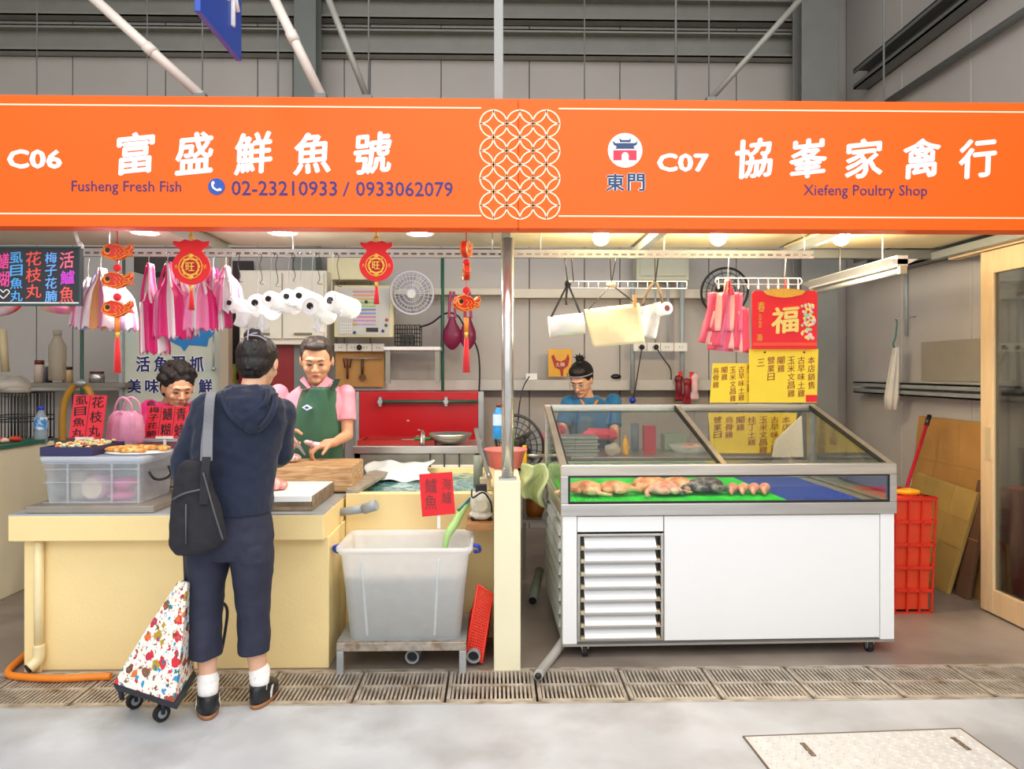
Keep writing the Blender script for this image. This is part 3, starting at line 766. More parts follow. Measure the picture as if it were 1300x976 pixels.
# wooden ledge + pump
a = at(592, 668, 3.95); b = at(627, 660, 3.95)
t = MB().box(a.x, hx0-.003, 3.95, 4.195, .655, .69).top('wood_ledge', mat('worn_plywood', '#B07A48', .6, var=.2, vs=12), 'small brown plywood ledge beside the half wall carrying the pump', 'shelf', bev=.003)
pm_ = mat('dirty_white_plastic', '#D8D2C0', .45, var=.3, vs=30)
pu = thing('air_pump', 'dirty white air pump with black cables on the plywood ledge', 'pump', (at(611, 660, 4.05).x, 4.05, .691))
c = at(611, 640, 4.05)
m = MB(); m.ball((c.x, 4.06, .78), (.062, .055, .075), 18, 12); m.ball((c.x, 4.06, .72), (.068, .06, .03)); m.obj('housing', pm_, pu)
m = MB(); m.cyl((c.x+.005, 4.0, .78), (c.x+.005, 3.985, .78), .03); m.obj('front_cover', mat('beige_plastic', '#C8BCA0', .5, var=.2), pu)
for dx in (-.045, .045): MB().ball((c.x+dx, 4.03, .704), (.014, .014, .012)).obj('foot', rubber, pu)
MB().tube([(c.x-.05, 4.02, .86), (c.x-.045, 4.0, .82), (c.x+.01, 3.985, .85), (c.x+.05, 3.99, .80), (c.x+.058, 4.0, .74)], .005, 6).obj('cable', rubber, pu)
MB().box(c.x-.03, c.x+.03, 4.04, 4.09, .84, .88).obj('cap', rubber, pu)
m = MB(); q = at(616, 612, 4.3); m.box(q.x-.03, q.x+.03, 4.28, 4.34, .812, .885); m.top('junction_box', mat('beige_plastic', '#C8BCA0'), 'small beige junction box on the tank corner by the half wall', 'box', bev=.006)
q = at(607, 590, 4.4); MB().cyl((q.x, 4.4, .812), (q.x, 4.4, 1.0), .028).top('filter_pipe', mat('dirty_grey_green', '#8A9482', .5, var=.2), 'stubby grey-green filter pipe at the tank corner', 'pipe')
MB().tube([at(604, 545, 4.8), at(612, 578, 4.5), at(622, 606, 4.2)], .014, 10).top('chrome_pipe', steel, 'slanting chrome pipe along the edge of the half wall', 'pipe')
# red basket leaning beside half wall
rbk = thing('red_basket', 'red perforated plastic basket leaning on its end against the half wall', 'basket', at(606, 840, 3.95))
P = lambda x, y, Y: at(x, y, Y)
mB = MB()
A, B, C_, D_ = P(610, 742, 3.96), P(627, 752, 4.1), P(612, 838, 4.0), P(592, 830, 3.86)
n = ((B-A).cross(D_-A)).normalized()*-.03
m = MB(); 
def quad(p0, p1, p2, p3, name, parent, mt, nu, nv, w_=.35, th=.004):
    mm = MB(); nn = ((p1-p0).cross(p3-p0)).normalized()*th
    def pt(u, v): return p0.lerp(p1, u).lerp(p3.lerp(p2, u), v)
    for i in range(nu+1):
        u0, u1 = max(0, (i-w_/2)/nu), min(1, (i+w_/2)/nu); q = [pt(u0, 0), pt(u1, 0), pt(u1, 1), pt(u0, 1)]
        mm.hexa(q, [x+nn for x in q])
    for j in range(nv+1):
        v0, v1 = max(0, (j-w_/2)/nv), min(1, (j+w_/2)/nv); q = [pt(0, v0), pt(1, v0), pt(1, v1), pt(0, v1)]
        mm.hexa(q, [x+nn for x in q])
    return mm.obj(name, mt, parent)
E1, F1, G1, H1 = P(607, 742, 3.80), P(625, 754, 3.82), P(612, 841, 3.80), P(590, 836, 3.80)
E2, F2 = P(598, 775, 4.10), P(624, 765, 4.15)
G2, H2 = P(616, 828, 4.15), P(594, 815, 4.1)
quad(E1, F1, G1, H1, 'bottom_lattice', rbk, redp, 8, 26, .55)
quad(E1, H1, H2, E2, 'side_lattice', rbk, redp, 18, 8, .5); quad(F1, G1, G2, F2, 'side_lattice', rbk, redp, 18, 6, .5)
m = MB(); m.tube([E2, F2, G2, H2, E2], .008, 8, 0); m.tube([E1, F1, G1, H1, E1], .006, 8, 0); m.obj('rim', redp, rbk)

# ---------------------------------------------------------------- on the fish counter
# chopping block, fish, white ribbed board, meat
blx0, blx1 = at(300, 590, 4.3).x, at(446, 590, 4.3).x
endg = ramp_mat('chopping_wood', 'noise', [(.3, '#A8764A'), (.55, '#D2A876'), (.75, '#E6C49A')], 6, .55, stretch=(1.2, 4, 14), bump=.2, distort=1)
zt_ = .95
m = MB(); m.box(blx0, blx1, 4.32, 4.70, .80, zt_); m.top('chopping_block', endg, 'thick worn wooden chopping block on the counter before the man', 'block', bev=.012)
wbx0, wbx1 = at(330, 638, 3.84).x, at(397, 640, 3.84).x
t = thing('draining_board', 'white board with ribbed steel edge on the front of the fish counter', 'board', ((wbx0+wbx1)/2-.1, 4.0, .793))
MB().box(wbx0-.25, wbx1, 3.80, 4.31, .835, .865).obj('board', mat('white_board', '#FBFBF8', .5, var=.01), t, bev=.003)
m = MB()
for k in range(16): m.box(wbx1, wbx1+.012, 3.82+k*.03, 3.835+k*.03, .80, .862)
m.box(wbx1, wbx1+.008, 3.8, 4.3, .795, .805); m.box(wbx0-.25, wbx1+.008, 3.79, 3.80, .795, .812); m.box(wbx0-.24, wbx1-.002, 3.81, 4.3, .795, .834); m.obj('ribbed_edge', mat('rusted_edge', '#A08A70', .5, .3, var=.3, vs=30), t)
meat = ramp_mat('raw_fish', 'noise', [(.35, '#C8464A'), (.5, '#EBB4A8'), (.65, '#F6E6DE')], 14, .3, distort=1)
c = at(350, 606, 3.98); m = MB(); m.ball((c.x-.01, 3.98, .900), (.05, .05, .035)); m.ball((c.x-.045, 3.96, .888), (.03, .03, .022)); m.ball((c.x+.03, 4.0, .89), (.03, .035, .025))
m.top('fish_chunk', meat, 'pink and white chunk of fish on the white draining board', 'fish', remesh=.008)
c = at(367, 578, 4.5); fish = ramp_mat('fish_flesh', 'noise', [(.35, '#C07078'), (.5, '#E6CBC8'), (.65, '#F2EAE8')], 30, .35, distort=1)
m = MB(); m.ball((c.x+.0, 4.5, .978), (.075, .05, .028)); m.ball((c.x-.05, 4.48, .972), (.04, .04, .022)); m.top('fish_fillet', fish, 'pale speckled fish fillet on the chopping block below the knife', 'fish', remesh=.008)
# knife held by man
t = thing('cleaver_knife', 'long steel knife held in the man\'s hand over the chopping block', 'knife', at(382, 570, 4.5))
a = at(374, 562, 4.52); b = at(387, 578, 4.42); a2 = at(370, 556, 4.54)
d = (b-a); up_ = Vector((.018, 0, .016))
MB().hexa([a-up_*.2, b-up_*.1, b+Vector((0, .003, 0)), a+Vector((0, .003, 0))-up_*.2], [a+up_, b+up_*.3, b+up_*.3+Vector((0, .003, 0)), a+up_+Vector((0, .003, 0))]).obj('blade', steel, t)
MB().cyl(a, a2+(a2-a)*.7, .011).obj('handle', black, t)
m = MB(); c = at(395, 563, 4.62); m.ball(c, (.05, .018, .018), rot=Matrix.Rotation(R(18), 3, 'Y')); m.ball(c+Vector((.03, 0, -.01)), (.035, .02, .022)); m.top('fish_piece', fish, 'slice of pale fish in the man\'s other hand', 'fish', remesh=.006)

# steel tray below clear box, box
gx0, gx1 = at(34, 645, 3.76).x, at(196, 645, 3.76).x
MB().box(gx0, gx1, 3.75, 4.2, .793, .828).top('steel_tray', mat('dull_tray', '#A39A8C', .4, .5, var=.15), 'flat steel tray under the clear storage box on the fish counter', 'tray', bev=.004)
qx0, qx1 = at(50, 600, 3.80).x, at(181, 600, 3.80).x
box = thing('storage_box', 'clear lidded storage box holding jars and pink bags on the fish counter', 'box', ((qx0+qx1)/2, 3.98, .829))
cl = plastic('clear_box_plastic', '#F6F9FD', .62, '#F6FAFD', .3, .1)
bz0, bz1 = .83, at(100, 586, 3.80).z
m = MB(); cxq = (qx0+qx1)/2; wq = qx1-qx0; dq = .40
m.loft([m.rrect(cxq, 4.0, wq*.92, dq*.9, .03, bz0, 4), m.rrect(cxq, 4.0, wq*.98, dq*.97, .03, bz1, 4), m.rrect(cxq, 4.0, wq*1.0, dq, .03, bz1, 4), m.rrect(cxq, 4.0, wq*1.0, dq, .03, bz1-.012, 4)], False)
m.loft([m.rrect(cxq, 4.0, wq*.92, dq*.9, .03, bz0, 4), m.rrect(cxq, 4.0, .02, .02, .005, bz0, 4)], False)
m.obj('shell', cl, box)
m = MB(); m.loft([m.rrect(cxq, 4.0, wq*1.02, dq*1.03, .03, bz1-.004, 4), m.rrect(cxq, 4.0, wq*1.02, dq*1.03, .03, bz1+.018, 4), m.rrect(cxq, 4.0, wq*.98, dq*.98, .03, bz1+.024, 4)]); m.obj('lid', plastic('box_lid', '#E8EEF6', .35, '#E8EEF6', .3, .15), box)
wl_ = plastic('box_rib', '#FFFFFF', .72)
m = MB()
for px in (86, 142, 176):
    X = at(px, 600, 3.8).x; m.box(X-.005, X+.005, 3.797, 3.802, bz0, bz1)
for zz in (bz0+.005, bz0+.5*(bz1-bz0), bz1-.04): m.box(qx0+.02, qx1-.02, 3.795, 3.802, zz, zz+.005)
m.obj('rib', wl_, box)
X = cxq+wq*.5
m = MB(); m.tube([(X, 3.87, bz1-.06), (X+.02, 3.89, bz1-.10), (X+.02, 4.0, bz1-.115), (X+.02, 4.08, bz1-.10), (X, 4.1, bz1-.06)], .007); m.obj('handle', black, box)
jar = mat('pink_tinted_tub', '#D8A8B4', .4); jl = mat('cream_lid', '#E8D0B4', .5)
for px, py, r, ax, lb in ((122, 625, 15, 1, 'cream lid facing out'), (97, 612, 12, 0, '')):
    c = at(px, py, 3.9)
    if ax:
        t = thing('plastic_jar', 'round tub with cream lid facing out, seen through the clear storage box', 'jar', (c.x, 3.9, .835))
        MB().cyl((c.x, 3.87, .838+r*mpp(3.9)), (c.x, 4.02, .838+r*mpp(3.9)), r*mpp(3.9), n=24).obj('body', jar, t)
        MB().cyl((c.x, 3.855, .838+r*mpp(3.9)), (c.x, 3.87, .838+r*mpp(3.9)), r*.85*mpp(3.9), n=24).obj('lid', jl, t)
    else:
        MB().lathe((c.x, 3.95, .835), [(.045, 0), (.05, .02), (.05, .13), (.045, .15)]).top('plastic_cup', mat('beige_cup', '#CDBFA8', .5), 'beige cup standing inside the clear storage box', 'cup')
pk = plastic('pink_bag_film', '#F06CA8', .15, '#F8A0C8', .4)
for px, py, r, lb in ((160, 613, .06, 'upper'), (155, 628, .07, 'lower')):
    c = at(px, py, 3.93); m = MB(); m.ball((c.x, 3.93, c.z), (r, .07, .025 if lb == 'lower' else .03), 14, 8)
    m.top('folded_bag', mat('hot_pink_film', '#EE5FA0', .35, bump=.5, bs=60), lb+' pink folded plastic bag inside the clear storage box', 'bag', disp=.02, dscale=.03)
c = at(60, 612, 3.9); m = MB(); m.ball((c.x+.04, 3.95, .88), (.06, .06, .045)); m.top('wrapped_bundle', mat('grey_wrap', '#9A968E', .5, var=.4, vs=30), 'grey wrapped bundle at the left end inside the clear storage box', 'bundle', disp=.02, dscale=.03)
# navy trays with food on the box lid
nav = mat('navy_plastic', '#2E2A55', .4)
food = ramp_mat('chopped_garnish', 'noise', [(.38, '#C83028'), (.45, '#E89A30'), (.53, '#F4E6C0'), (.6, '#7FA040'), (.68, '#F0E0D0')], 40, .5)
nx0, nx1 = at(52, 575, 3.84).x, at(134, 575, 3.95).x
zl = bz1+.025
t = thing('food_tray', 'navy blue tray of chopped red and yellow garnish on the clear storage box', 'tray', ((nx0+nx1)/2, 4.0, zl))
m = MB(); m.box(nx0, nx1, 3.83, 4.15, zl, zl+.01); m.box(nx0, nx1, 3.83, 3.84, zl+.01, zl+.045); m.box(nx0, nx1, 4.14, 4.15, zl+.01, zl+.045); m.box(nx0, nx0+.01, 3.84, 4.14, zl+.01, zl+.045); m.box(nx1-.01, nx1, 3.84, 4.14, zl+.01, zl+.045); m.obj('tray_body', nav, t)
m = MB()
for k in range(70):
    m.ball((random.uniform(nx0+.03, nx1-.03), random.uniform(3.86, 4.12), zl+.035+random.uniform(0, .02)), (random.uniform(.008, .022), random.uniform(.008, .02), random.uniform(.006, .014)), 7, 5)
m.obj('garnish', food, t)['kind'] = 'stuff'
fx0, fx1 = at(112, 575, 3.86).x, at(180, 575, 3.86).x
m = MB()
t = thing('fish_cake_platter', 'golden brown fried fish cakes heaped on the storage box beside the navy tray', 'food', ((fx0+fx1)/2+.06, 4.0, zl))
MB().ball(((fx0+fx1)/2+.06, 3.98, zl+.006), (.17, .13, .008), 20, 6).obj('plate', white, t)
for k in range(26):
    a = random.uniform(0, 6.28); r = random.random()**.5
    m.ball(((fx0+fx1)/2+.06+.14*r*math.cos(a), 3.98+.1*r*math.sin(a), zl+.022+.012*(1-r)), (random.uniform(.025, .04), .02, .013), 9, 6, Matrix.Rotation(random.uniform(-.3, .3), 3, 'Z'))
m.obj('fish_cakes', ramp_mat('fried_fish_cake', 'noise', [(.35, '#B8681C'), (.5, '#E09A3C'), (.68, '#F2D89A')], 30, .45), t)['kind'] = 'stuff'
# stacked clear tubs behind (right of box)
for i in range(5):
    c = at(203, 590, 4.3); z = .795+i*.05
    m = MB(); m.box(c.x-.08, c.x+.10, 4.25, 4.45, z, z+.044); m.top('food_container', mat('brown_tinted_tub', '#A89888', .35, var=.3, vs=30), ['lowest', 'second lowest', 'middle', 'second highest', 'topmost'][i]+' flat brownish food container in the stack right of the clear box', 'container', 'stacked flat food containers', bev=.008)
# glass display strip behind the cards
gx = thing('glass_guard', 'low clear glass guard standing behind the storage box', 'screen', (at(190, 575, 4.5).x, 4.5, .793))
a, b = at(132, 575, 4.5).x, at(232, 575, 4.5).x
MB().box(a, b, 4.48, 4.50, .793, at(180, 560, 4.5).z).obj('pane', glass('green_glass', '#BFD8CC', .12), gx)
MB().box(a, b, 4.475, 4.505, at(180, 560, 4.5).z, at(180, 557, 4.5).z).obj('rail', mat('pale_green_edge', '#A8C4B4', .3), gx)
# red cards on the counter
def card(px, words, Y, base, label):
    t = thing('price_card', label, 'card', at((px[0][0]+px[2][0])/2, base, Y))
    p = [at(x, y, Y) for x, y in px]      # TL TR BR BL
    off = Vector((0, .004, 0))
    MB().hexa([p[3], p[2], p[2]+off, p[3]+off], [p[0], p[1], p[1]+off, p[0]+off]).obj('card', mat('pinkish_red_card', '#F03040', .6, var=.02), t)
    cols_ = len(words)
    m = MB(); sep = MB()
    for i, wd in enumerate(words):
        u = (i+.5)/cols_; h = len(wd); cw = abs(px[1][0]-px[0][0])/cols_*.72
        tx = px[0][0]+(px[1][0]-px[0][0])*u; bx = px[3][0]+(px[2][0]-px[3][0])*u
        ty = px[0][1]; by = px[3][1]
        for j, ch in enumerate(wd):
            v0, v1 = (j+.12)/h, (j+.92)/h; cxp = tx+(bx-tx)*(v0+v1)/2
            ptext(m, ch, cxp-cw/2, ty+(by-ty)*v0, cxp+cw/2, ty+(by-ty)*v1, Y, bold=.008, th=.0015, wob=.03)
        if i:
            u = i/cols_; tx = px[0][0]+(px[1][0]-px[0][0])*u; bx = px[3][0]+(px[2][0]-px[3][0])*u
            a = at(tx, ty+1, Y); b = at(bx, by-1, Y); sep.hexa([b+Vector((-.0015, -.001, 0)), b+Vector((.0015, -.001, 0)), b+Vector((.0015, 0, 0)), b+Vector((-.0015, 0, 0))], [a+Vector((-.0015, -.001, 0)), a+Vector((.0015, -.001, 0)), a+Vector((.0015, 0, 0)), a+Vector((-.0015, 0, 0))])
    m.obj('lettering', ink, t); sep.obj('divider_line', mat('dark_red_line', '#801018', .6), t)
    c = (p[2]+p[3])/2; bz = at(100, base, Y).z
    m = MB(); m.box(c.x-.05, c.x+.05, Y-.008, Y+.012, c.z-.006, c.z+.008); m.box(c.x-.008, c.x+.008, Y, Y+.008, bz, c.z); m.obj('card_holder', white, t)
card([(94, 501), (136, 502), (129, 557), (87, 556)], ['虱目魚丸', '花枝丸'], 4.20, 572, 'red two-column card on the storage box, behind the navy tray')
card([(188, 515), (240, 516), (235, 556), (183, 555)], ['梅子花腩', '鱔糊', '青蛙'], 4.47, 575, 'red three-column card before the woman in the magenta top')
# pink carrier bag
def carrier():
    Y = 4.38; t = thing('carrier_bag', 'standing translucent pink carrier bag with looped handles behind the red cards', 'bag', at(160, 560, Y))
    b = at(160, 562, Y); s = mpp(Y)
    mm = MB(); rings = []
    for v, wd, dp_ in ((0, 20, .06), (.15, 22, .08), (.4, 21, .08), (.6, 18, .07), (.72, 12, .05)):
        rings.append([Vector((b.x+wd*s*math.cos(q)*(1+.05*math.cos(q*7)), Y+dp_*math.sin(q)*(1+.12*math.cos(q*9)), b.z+v*56*s)) for q in [2*PI*i/36 for i in range(36)]])
    mm.loft(rings, False); mm.obj('bag_body', pk2, t, solid=.001, disp=.03, dscale=.03)
    for dx in (-.012, .02):
        MB().tube([(b.x-.05+dx, Y+dx, b.z+.62*56*s), (b.x-.035+dx, Y+dx, b.z+.9*56*s), (b.x+dx, Y+dx, b.z+57*s), (b.x+.045+dx, Y+dx, b.z+.88*56*s), (b.x+.055+dx, Y+dx, b.z+.6*56*s)], .007).obj('handle', pk2, t)
pk2 = plastic('rose_bag_film', '#FAC4DE', .35, '#FBD4E8', .35)
carrier()
# water bottle
def bottle(px, py0, py1, Y, label, body, capc, labc=None):
    b = at(px, py1, Y); h = (py1-py0)*mpp(Y); t = thing('plastic_bottle', label, 'bottle', b)
    r = h*.16
    MB().lathe(b, [(r*.9, 0), (r, .02*h), (r, .3*h), (r*.94, .35*h), (r, .4*h), (r, .68*h), (r*.5, .84*h), (r*.4, .9*h)], 20).obj('body', body, t)
    MB().lathe(b+Vector((0, 0, .9*h)), [(r*.48, 0), (r*.48, .1*h)], 16).obj('cap', capc, t)
    if labc: MB().lathe(b, [(r*1.02, .38*h), (r*1.02, .7*h)], 20, cap=False).obj('label_wrap', labc, t)
bottle(52, 516, 563, 5.42, 'clear water bottle with blue cap and blue label at the left end', plastic('bottle_plastic', '#DCE8F0', .6, '#DCE8F4', .2, .05), bl, mat('blue_label', '#3C8CC8', .4, var=.3, vs=50, alt='#E8F0F4', altat=.55, alts=30))
# left low partition wall and tray
lwx = -3.12*1.035
MB().box(lwx-.12, lwx, 4.0, 5.55, 0, .985).top('partition_wall', creamside, 'pale cream low wall running back at the left edge of the fish stall', 'wall', bev=.006)
t = thing('green_tray', 'dark green tray with red and orange items on the low wall at the left edge', 'tray', (lwx-.05, 5.0, .986))
MB().box(lwx-.5, lwx+.02, 4.75, 5.45, .986, 1.01).obj('tray_body', mat('dark_green_plastic', '#1C6A50', .4), t)
m = MB()
for k in range(14): m.ball((random.uniform(lwx-.4, lwx-.02), random.uniform(4.85, 5.35), 1.03), (.05, .03, .02), 8, 5)
m.obj('packets', ramp_mat('red_packets', 'noise', [(.4, '#C02818'), (.55, '#E0602C'), (.66, '#E8D8C8')], 12, .5), t)['kind'] = 'stuff'
# wire cage with bag on it
cg = thing('wire_cage', 'black wire cage behind the low wall at the left edge', 'cage', (at(10, 560, 5.6).x, 5.75, .96))
a = at(-25, 560, 5.6); b = at(33, 499, 5.6)
m = MB()
for k in range(14):
    X = a.x+(b.x-a.x)*k/13; m.cyl((X, 5.6, a.z), (X, 5.6, b.z), .004, n=6)
    m.cyl((X, 5.95, a.z), (X, 5.95, b.z), .004, n=6)
for k in range(8): 
    Y = 5.6+.35*k/7; m.cyl((b.x, Y, a.z), (b.x, Y, b.z), .004, n=6)
for z in (a.z, (a.z+b.z)/2, a.z+(b.z-a.z)*.4, b.z):
    m.tube([(a.x, 5.6, z), (b.x, 5.6, z), (b.x, 5.95, z), (a.x, 5.95, z), (a.x, 5.6, z)], .005, 6, 0)
m.obj('wires', black, cg)
MB().box(a.x, b.x, 5.6, 5.95, a.z-.02, a.z-.006).obj('floor_tray', darkbeam, cg)
m = MB(); c = at(6, 486, 5.75); m.ball((c.x, 5.78, c.z-.02), (.16, .14, .075), 20, 12); m.ball((c.x+.06, 5.76, c.z-.05), (.1, .1, .05))
m.top('plastic_bag', plastic('milky_bag', '#E8E0D4', .15), 'crumpled milky plastic bag lying on the wire cage', 'bag', disp=.06, dscale=.06)
bnch = thing('side_table', 'dark side table carrying the wire cage at the left edge', 'table', (at(10, 560, 5.8).x, 5.8, 0))
MB().box(a.x-.1, b.x+.2, 5.5, 6.1, .90, a.z-.021).obj('table_top', darkbeam, bnch)
for X in (a.x, b.x+.15):
    for Y in (5.53, 6.05): MB().box(X-.02, X+.02, Y-.02, Y+.02, 0, .9).obj('leg', darkbeam, bnch)
# yellow hose loop
hy = thing('yellow_hose', 'coiled yellow hose hooked up behind the two-column red card', 'hose', at(95, 560, 5.9))
yh = mat('yellow_rubber', '#B8862A', .4)
MB().tube([at(80, 572, 5.9), at(79, 540, 5.9), at(82, 510, 5.9), at(92, 492, 5.9), at(104, 488, 5.9), at(114, 498, 5.9), at(119, 520, 5.9), at(120, 560, 5.9)], .026, 10).obj('tube', yh, hy)
c = at(102, 486, 5.87); MB().ball(c, (.05, .03, .03)).obj('clamp', galv, hy)
# shelf ledge left with jars
a = at(20, 492, 6.4); b = at(158, 484, 6.4)
sh = MB().box(a.x, b.x, 6.4, 6.75, a.z, a.z+.04).top('wall_shelf', mat('greyish_shelf', '#8C8478', .5, .2), 'grey steel shelf behind the menu board holding jars', 'shelf', bev=.003)
zs = a.z+.041
def jarr(px, w_, h_, cols_, label, name='spice_jar', cat='jar', lid=None):
    c = at(px, 480, 6.5); r = w_/2*mpp(6.5); h = h_*mpp(6.5); t = thing(name, label, cat, (c.x, 6.5, zs))
    MB().lathe((c.x, 6.5, zs), [(r, 0), (r, h*.75), (r*.8, h*.82)], 16).obj('body', cols_, t)
    MB().lathe((c.x, 6.5, zs+h*.82), [(r*.9, 0), (r*.9, h*.18)], 16).obj('lid', lid or black, t)
jarr(50, 12, 28, mat('jar_cream', '#C8B4A0', .5), 'small jar with dark red lid on the grey shelf', lid=mat('dark_red_lid', '#6A2420', .4))
jarr(62, 8, 24, mat('jar_dark', '#3A3E4C', .4), 'smallest dark jar with pale lid on the grey shelf', lid=mat('pale_lid', '#CFC6B0', .4))
jarr(123, 18, 14, steel, 'squat tin with red rim on the grey shelf', 'metal_tin', 'tin', lid=mat('dark_red_lid', '#6A2420', .4))
jarr(86, 12, 20, mat('jar_straw', '#B89C74', .4), 'straw-coloured jar behind the tall bottle on the grey shelf')
bottle(73, 420, 483, 6.45, 'tall cloudy clear plastic bottle on the grey shelf', plastic('cloudy_bottle', '#D8C8B0', .3), plastic('cloudy_bottle', '#D8C8B0', .3))
# broom handle left
MB().cyl(at(3, 418, 6.3), at(7, 472, 6.3), .03).top('wooden_mallet', mat('pale_handle', '#C8B48A', .5), 'pale wooden handle hanging at the far left edge', 'tool')
# banner panel with slogan (old cooler door)
PY = 6.55
t = thing('banner_panel', 'pale banner with navy slogan and blue fish-map print behind the seated seller', 'banner', at(218, 560, PY))
a = at(153, 620, PY); b = at(279, 398, PY)
MB().box(a.x, b.x, PY, PY+.03, a.z, b.z).obj('sheet', mat('pale_banner', '#C4C6B4', .5, var=.08, vs=3, alt='#A8C4C4', altat=.6, alts=2), t)
for s, y0, y1, x0, x1 in (('活魚現抓', 451, 473, 171, 262), ('美味又新鮮', 480, 500, 160, 273)):
    m = MB(); n_ = len(s); w_ = (x1-x0)/n_
    for i, ch in enumerate(s): ptext(m, ch, x0+i*w_+1, y0, x0+(i+1)*w_-2, y1, PY, bold=.08, th=.004)
    m.obj('lettering_outline', white, t)
    m = MB()
    for i, ch in enumerate(s): ptext(m, ch, x0+i*w_+2, y0+1, x0+(i+1)*w_-3, y1-1, PY, bold=.03, th=.008)
    m.obj('lettering', mat('navy_print', '#1C1E64', .5), t)
m = MB(); m.prism([(at(x, y, PY).x, at(x, y, PY).z) for x, y in [(205, 425), (222, 418), (240, 422), (258, 414), (273, 414), (272, 424), (265, 430), (263, 440), (254, 439), (240, 438), (234, 446), (230, 440), (218, 434)]][::-1], PY-.006, PY); m.obj('blue_print', mat('blue_print', '#1C78B8', .5), t)
m = MB(); m.cyl(at(271, 425, PY-.05), at(271, 470, PY-.05), .008); m.ball(at(271, 468, PY-.05), .02); m.top('hanging_hook', galv, 'thin metal hook rod hanging before the banner', 'hook')
a = at(279, 640, 6.5); b = at(290, 318, 6.5); MB().box(a.x, b.x, 6.5, 6.6, 0.0, b.z).top('door_post', mat('pale_brown_post', '#B0A08A', .5), 'pale brown upright post right of the banner', 'post')
a = at(151, 640, 6.5); b = at(155, 318, 6.5); MB().box(a.x, b.x, 6.5, 6.56, 0, b.z).top('door_post', galv, 'narrow grey upright post left of the banner', 'post')
a = at(291, 620, 6.9); b = at(304, 330, 6.9); MB().box(a.x, b.x+.1, 6.95, 7.0, 0, b.z).top('gap_cover', mat('dark_brown_panel', '#2E2420', .6), 'dark brown gap panel left of the white wall cupboard', 'panel')
MB().tube([at(297, 462, 6.91), at(296, 485, 6.91), at(298, 502, 6.91)], .033, 10).top('yellow_duster', mat('yellow_green', '#D8D040', .5, alt='#3C9C50', altat=.5, vs=5), 'yellow and green striped duster behind the hair of the woman in the hoodie', 'duster')
# dark extractor box top left
a = at(170, 345, 6.7); b = at(225, 325, 6.7); MB().box(a.x, b.x, 6.7, 7.09, a.z, b.z).top('vent_box', mat('dark_slatted', '#3A342C', .6), 'dark slatted vent box high on the wall behind the pink bags', 'vent')
# white wall cupboard
t = thing('wall_cupboard', 'cream two-door cupboard mounted on the rear wall above the man', 'cupboard', at(358, 437, 6.6))
a = at(303, 437, 6.6); b = at(414, 343, 6.6); cw = mat('cream_cupboard', '#EDE6D4', .45, var=.03)
MB().box(a.x, b.x, 6.62, 7.0, a.z, b.z).obj('body', cw, t, bev=.004)
mid = (a.x+b.x)/2
for x0, x1 in ((a.x+.02, mid-.006), (mid+.006, b.x-.02)):
    d = MB().box(x0, x1, 6.59, 6.615, a.z+.05, b.z-.02).obj('door', cw, t, bev=.004)
    MB().box(x0+.1, x1-.1, 6.575, 6.59, a.z+.08, a.z+.10).obj('handle', mat('olive_handle', '#7C7454', .4), d)
a = at(374, 465, 6.75); b = at(303, 437, 6.75)
MB().box(b.x, a.x, 6.75, 6.8, a.z-.3, at(0, 437, 6.75).z).top('red_wall_cover', mat('deep_red_panel', '#8C1414', .4), 'deep red panel below the cream cupboard behind the man', 'panel')
# cream electrical box upper
a = at(415, 355, 6.8); b = at(472, 322, 6.8); m = MB()
MB().box(a.x, b.x, 6.8, 7.0, a.z, b.z).top('electrical_box', mat('pale_yellow_box', '#E8DEB0', .45), 'pale yellow electrical box behind the right red pouch charm', 'box', bev=.008)
# control panel / colour chart
t = thing('control_panel', 'cream control panel with rows of coloured stripes and dials on the rear wall', 'panel', at(461, 428, 6.6))
a = at(424, 428, 6.6); b = at(500, 362, 6.6); MB().box(a.x, b.x, 6.6, 6.7, a.z, b.z).obj('case', mat('yellowed_case', '#D8D0A4', .5), t, bev=.01)
a2 = at(428, 425, 6.59); b2 = at(494, 366, 6.59); MB().box(a2.x, b2.x, 6.592, 6.60, a2.z, b2.z).obj('face', mat('panel_face', '#C8C6BC', .5), t)
for i, h in enumerate(['#D890A0', '#E0A080', '#E8B060', '#8CC060', '#A0C850', '#7088C0', '#8090D0', '#D878A8', '#C888C0', '#B8A0C8']):
    p0 = at(448, 371+i*4.6, 6.59); p1 = at(477, 369+i*4.6, 6.59); MB().box(p0.x, p1.x, 6.588, 6.591, p0.z, p1.z).obj('stripe', mat('stripe_'+str(i), h, .5, var=.1, vs=80), t)
for px, py, h in ((491, 406, '#C8304A'), (490, 413, '#2C6048'), (486, 420, '#303C8C'), (450, 422, '#2C4C7C'), (450, 411, '#D8B828'), (465, 383, '#303030')):
    MB().ball(at(px, py, 6.585), (.014, .008, .014)).obj('dial', mat('dial_'+h[1:], h, .4), t)
a3 = at(465, 421, 6.585); b3 = at(480, 416, 6.585); MB().box(a3.x, b3.x, 6.583, 6.591, a3.z, b3.z).obj('display', black, t)
m = MB()
for i in range(4):
    for j in range(6):
        c = at(433+j*2.6, 411+i*3.6, 6.586); m.box(c.x-.004, c.x+.004, 6.584, 6.591, c.z-.008, c.z+.008)
m.obj('switches', white, t)
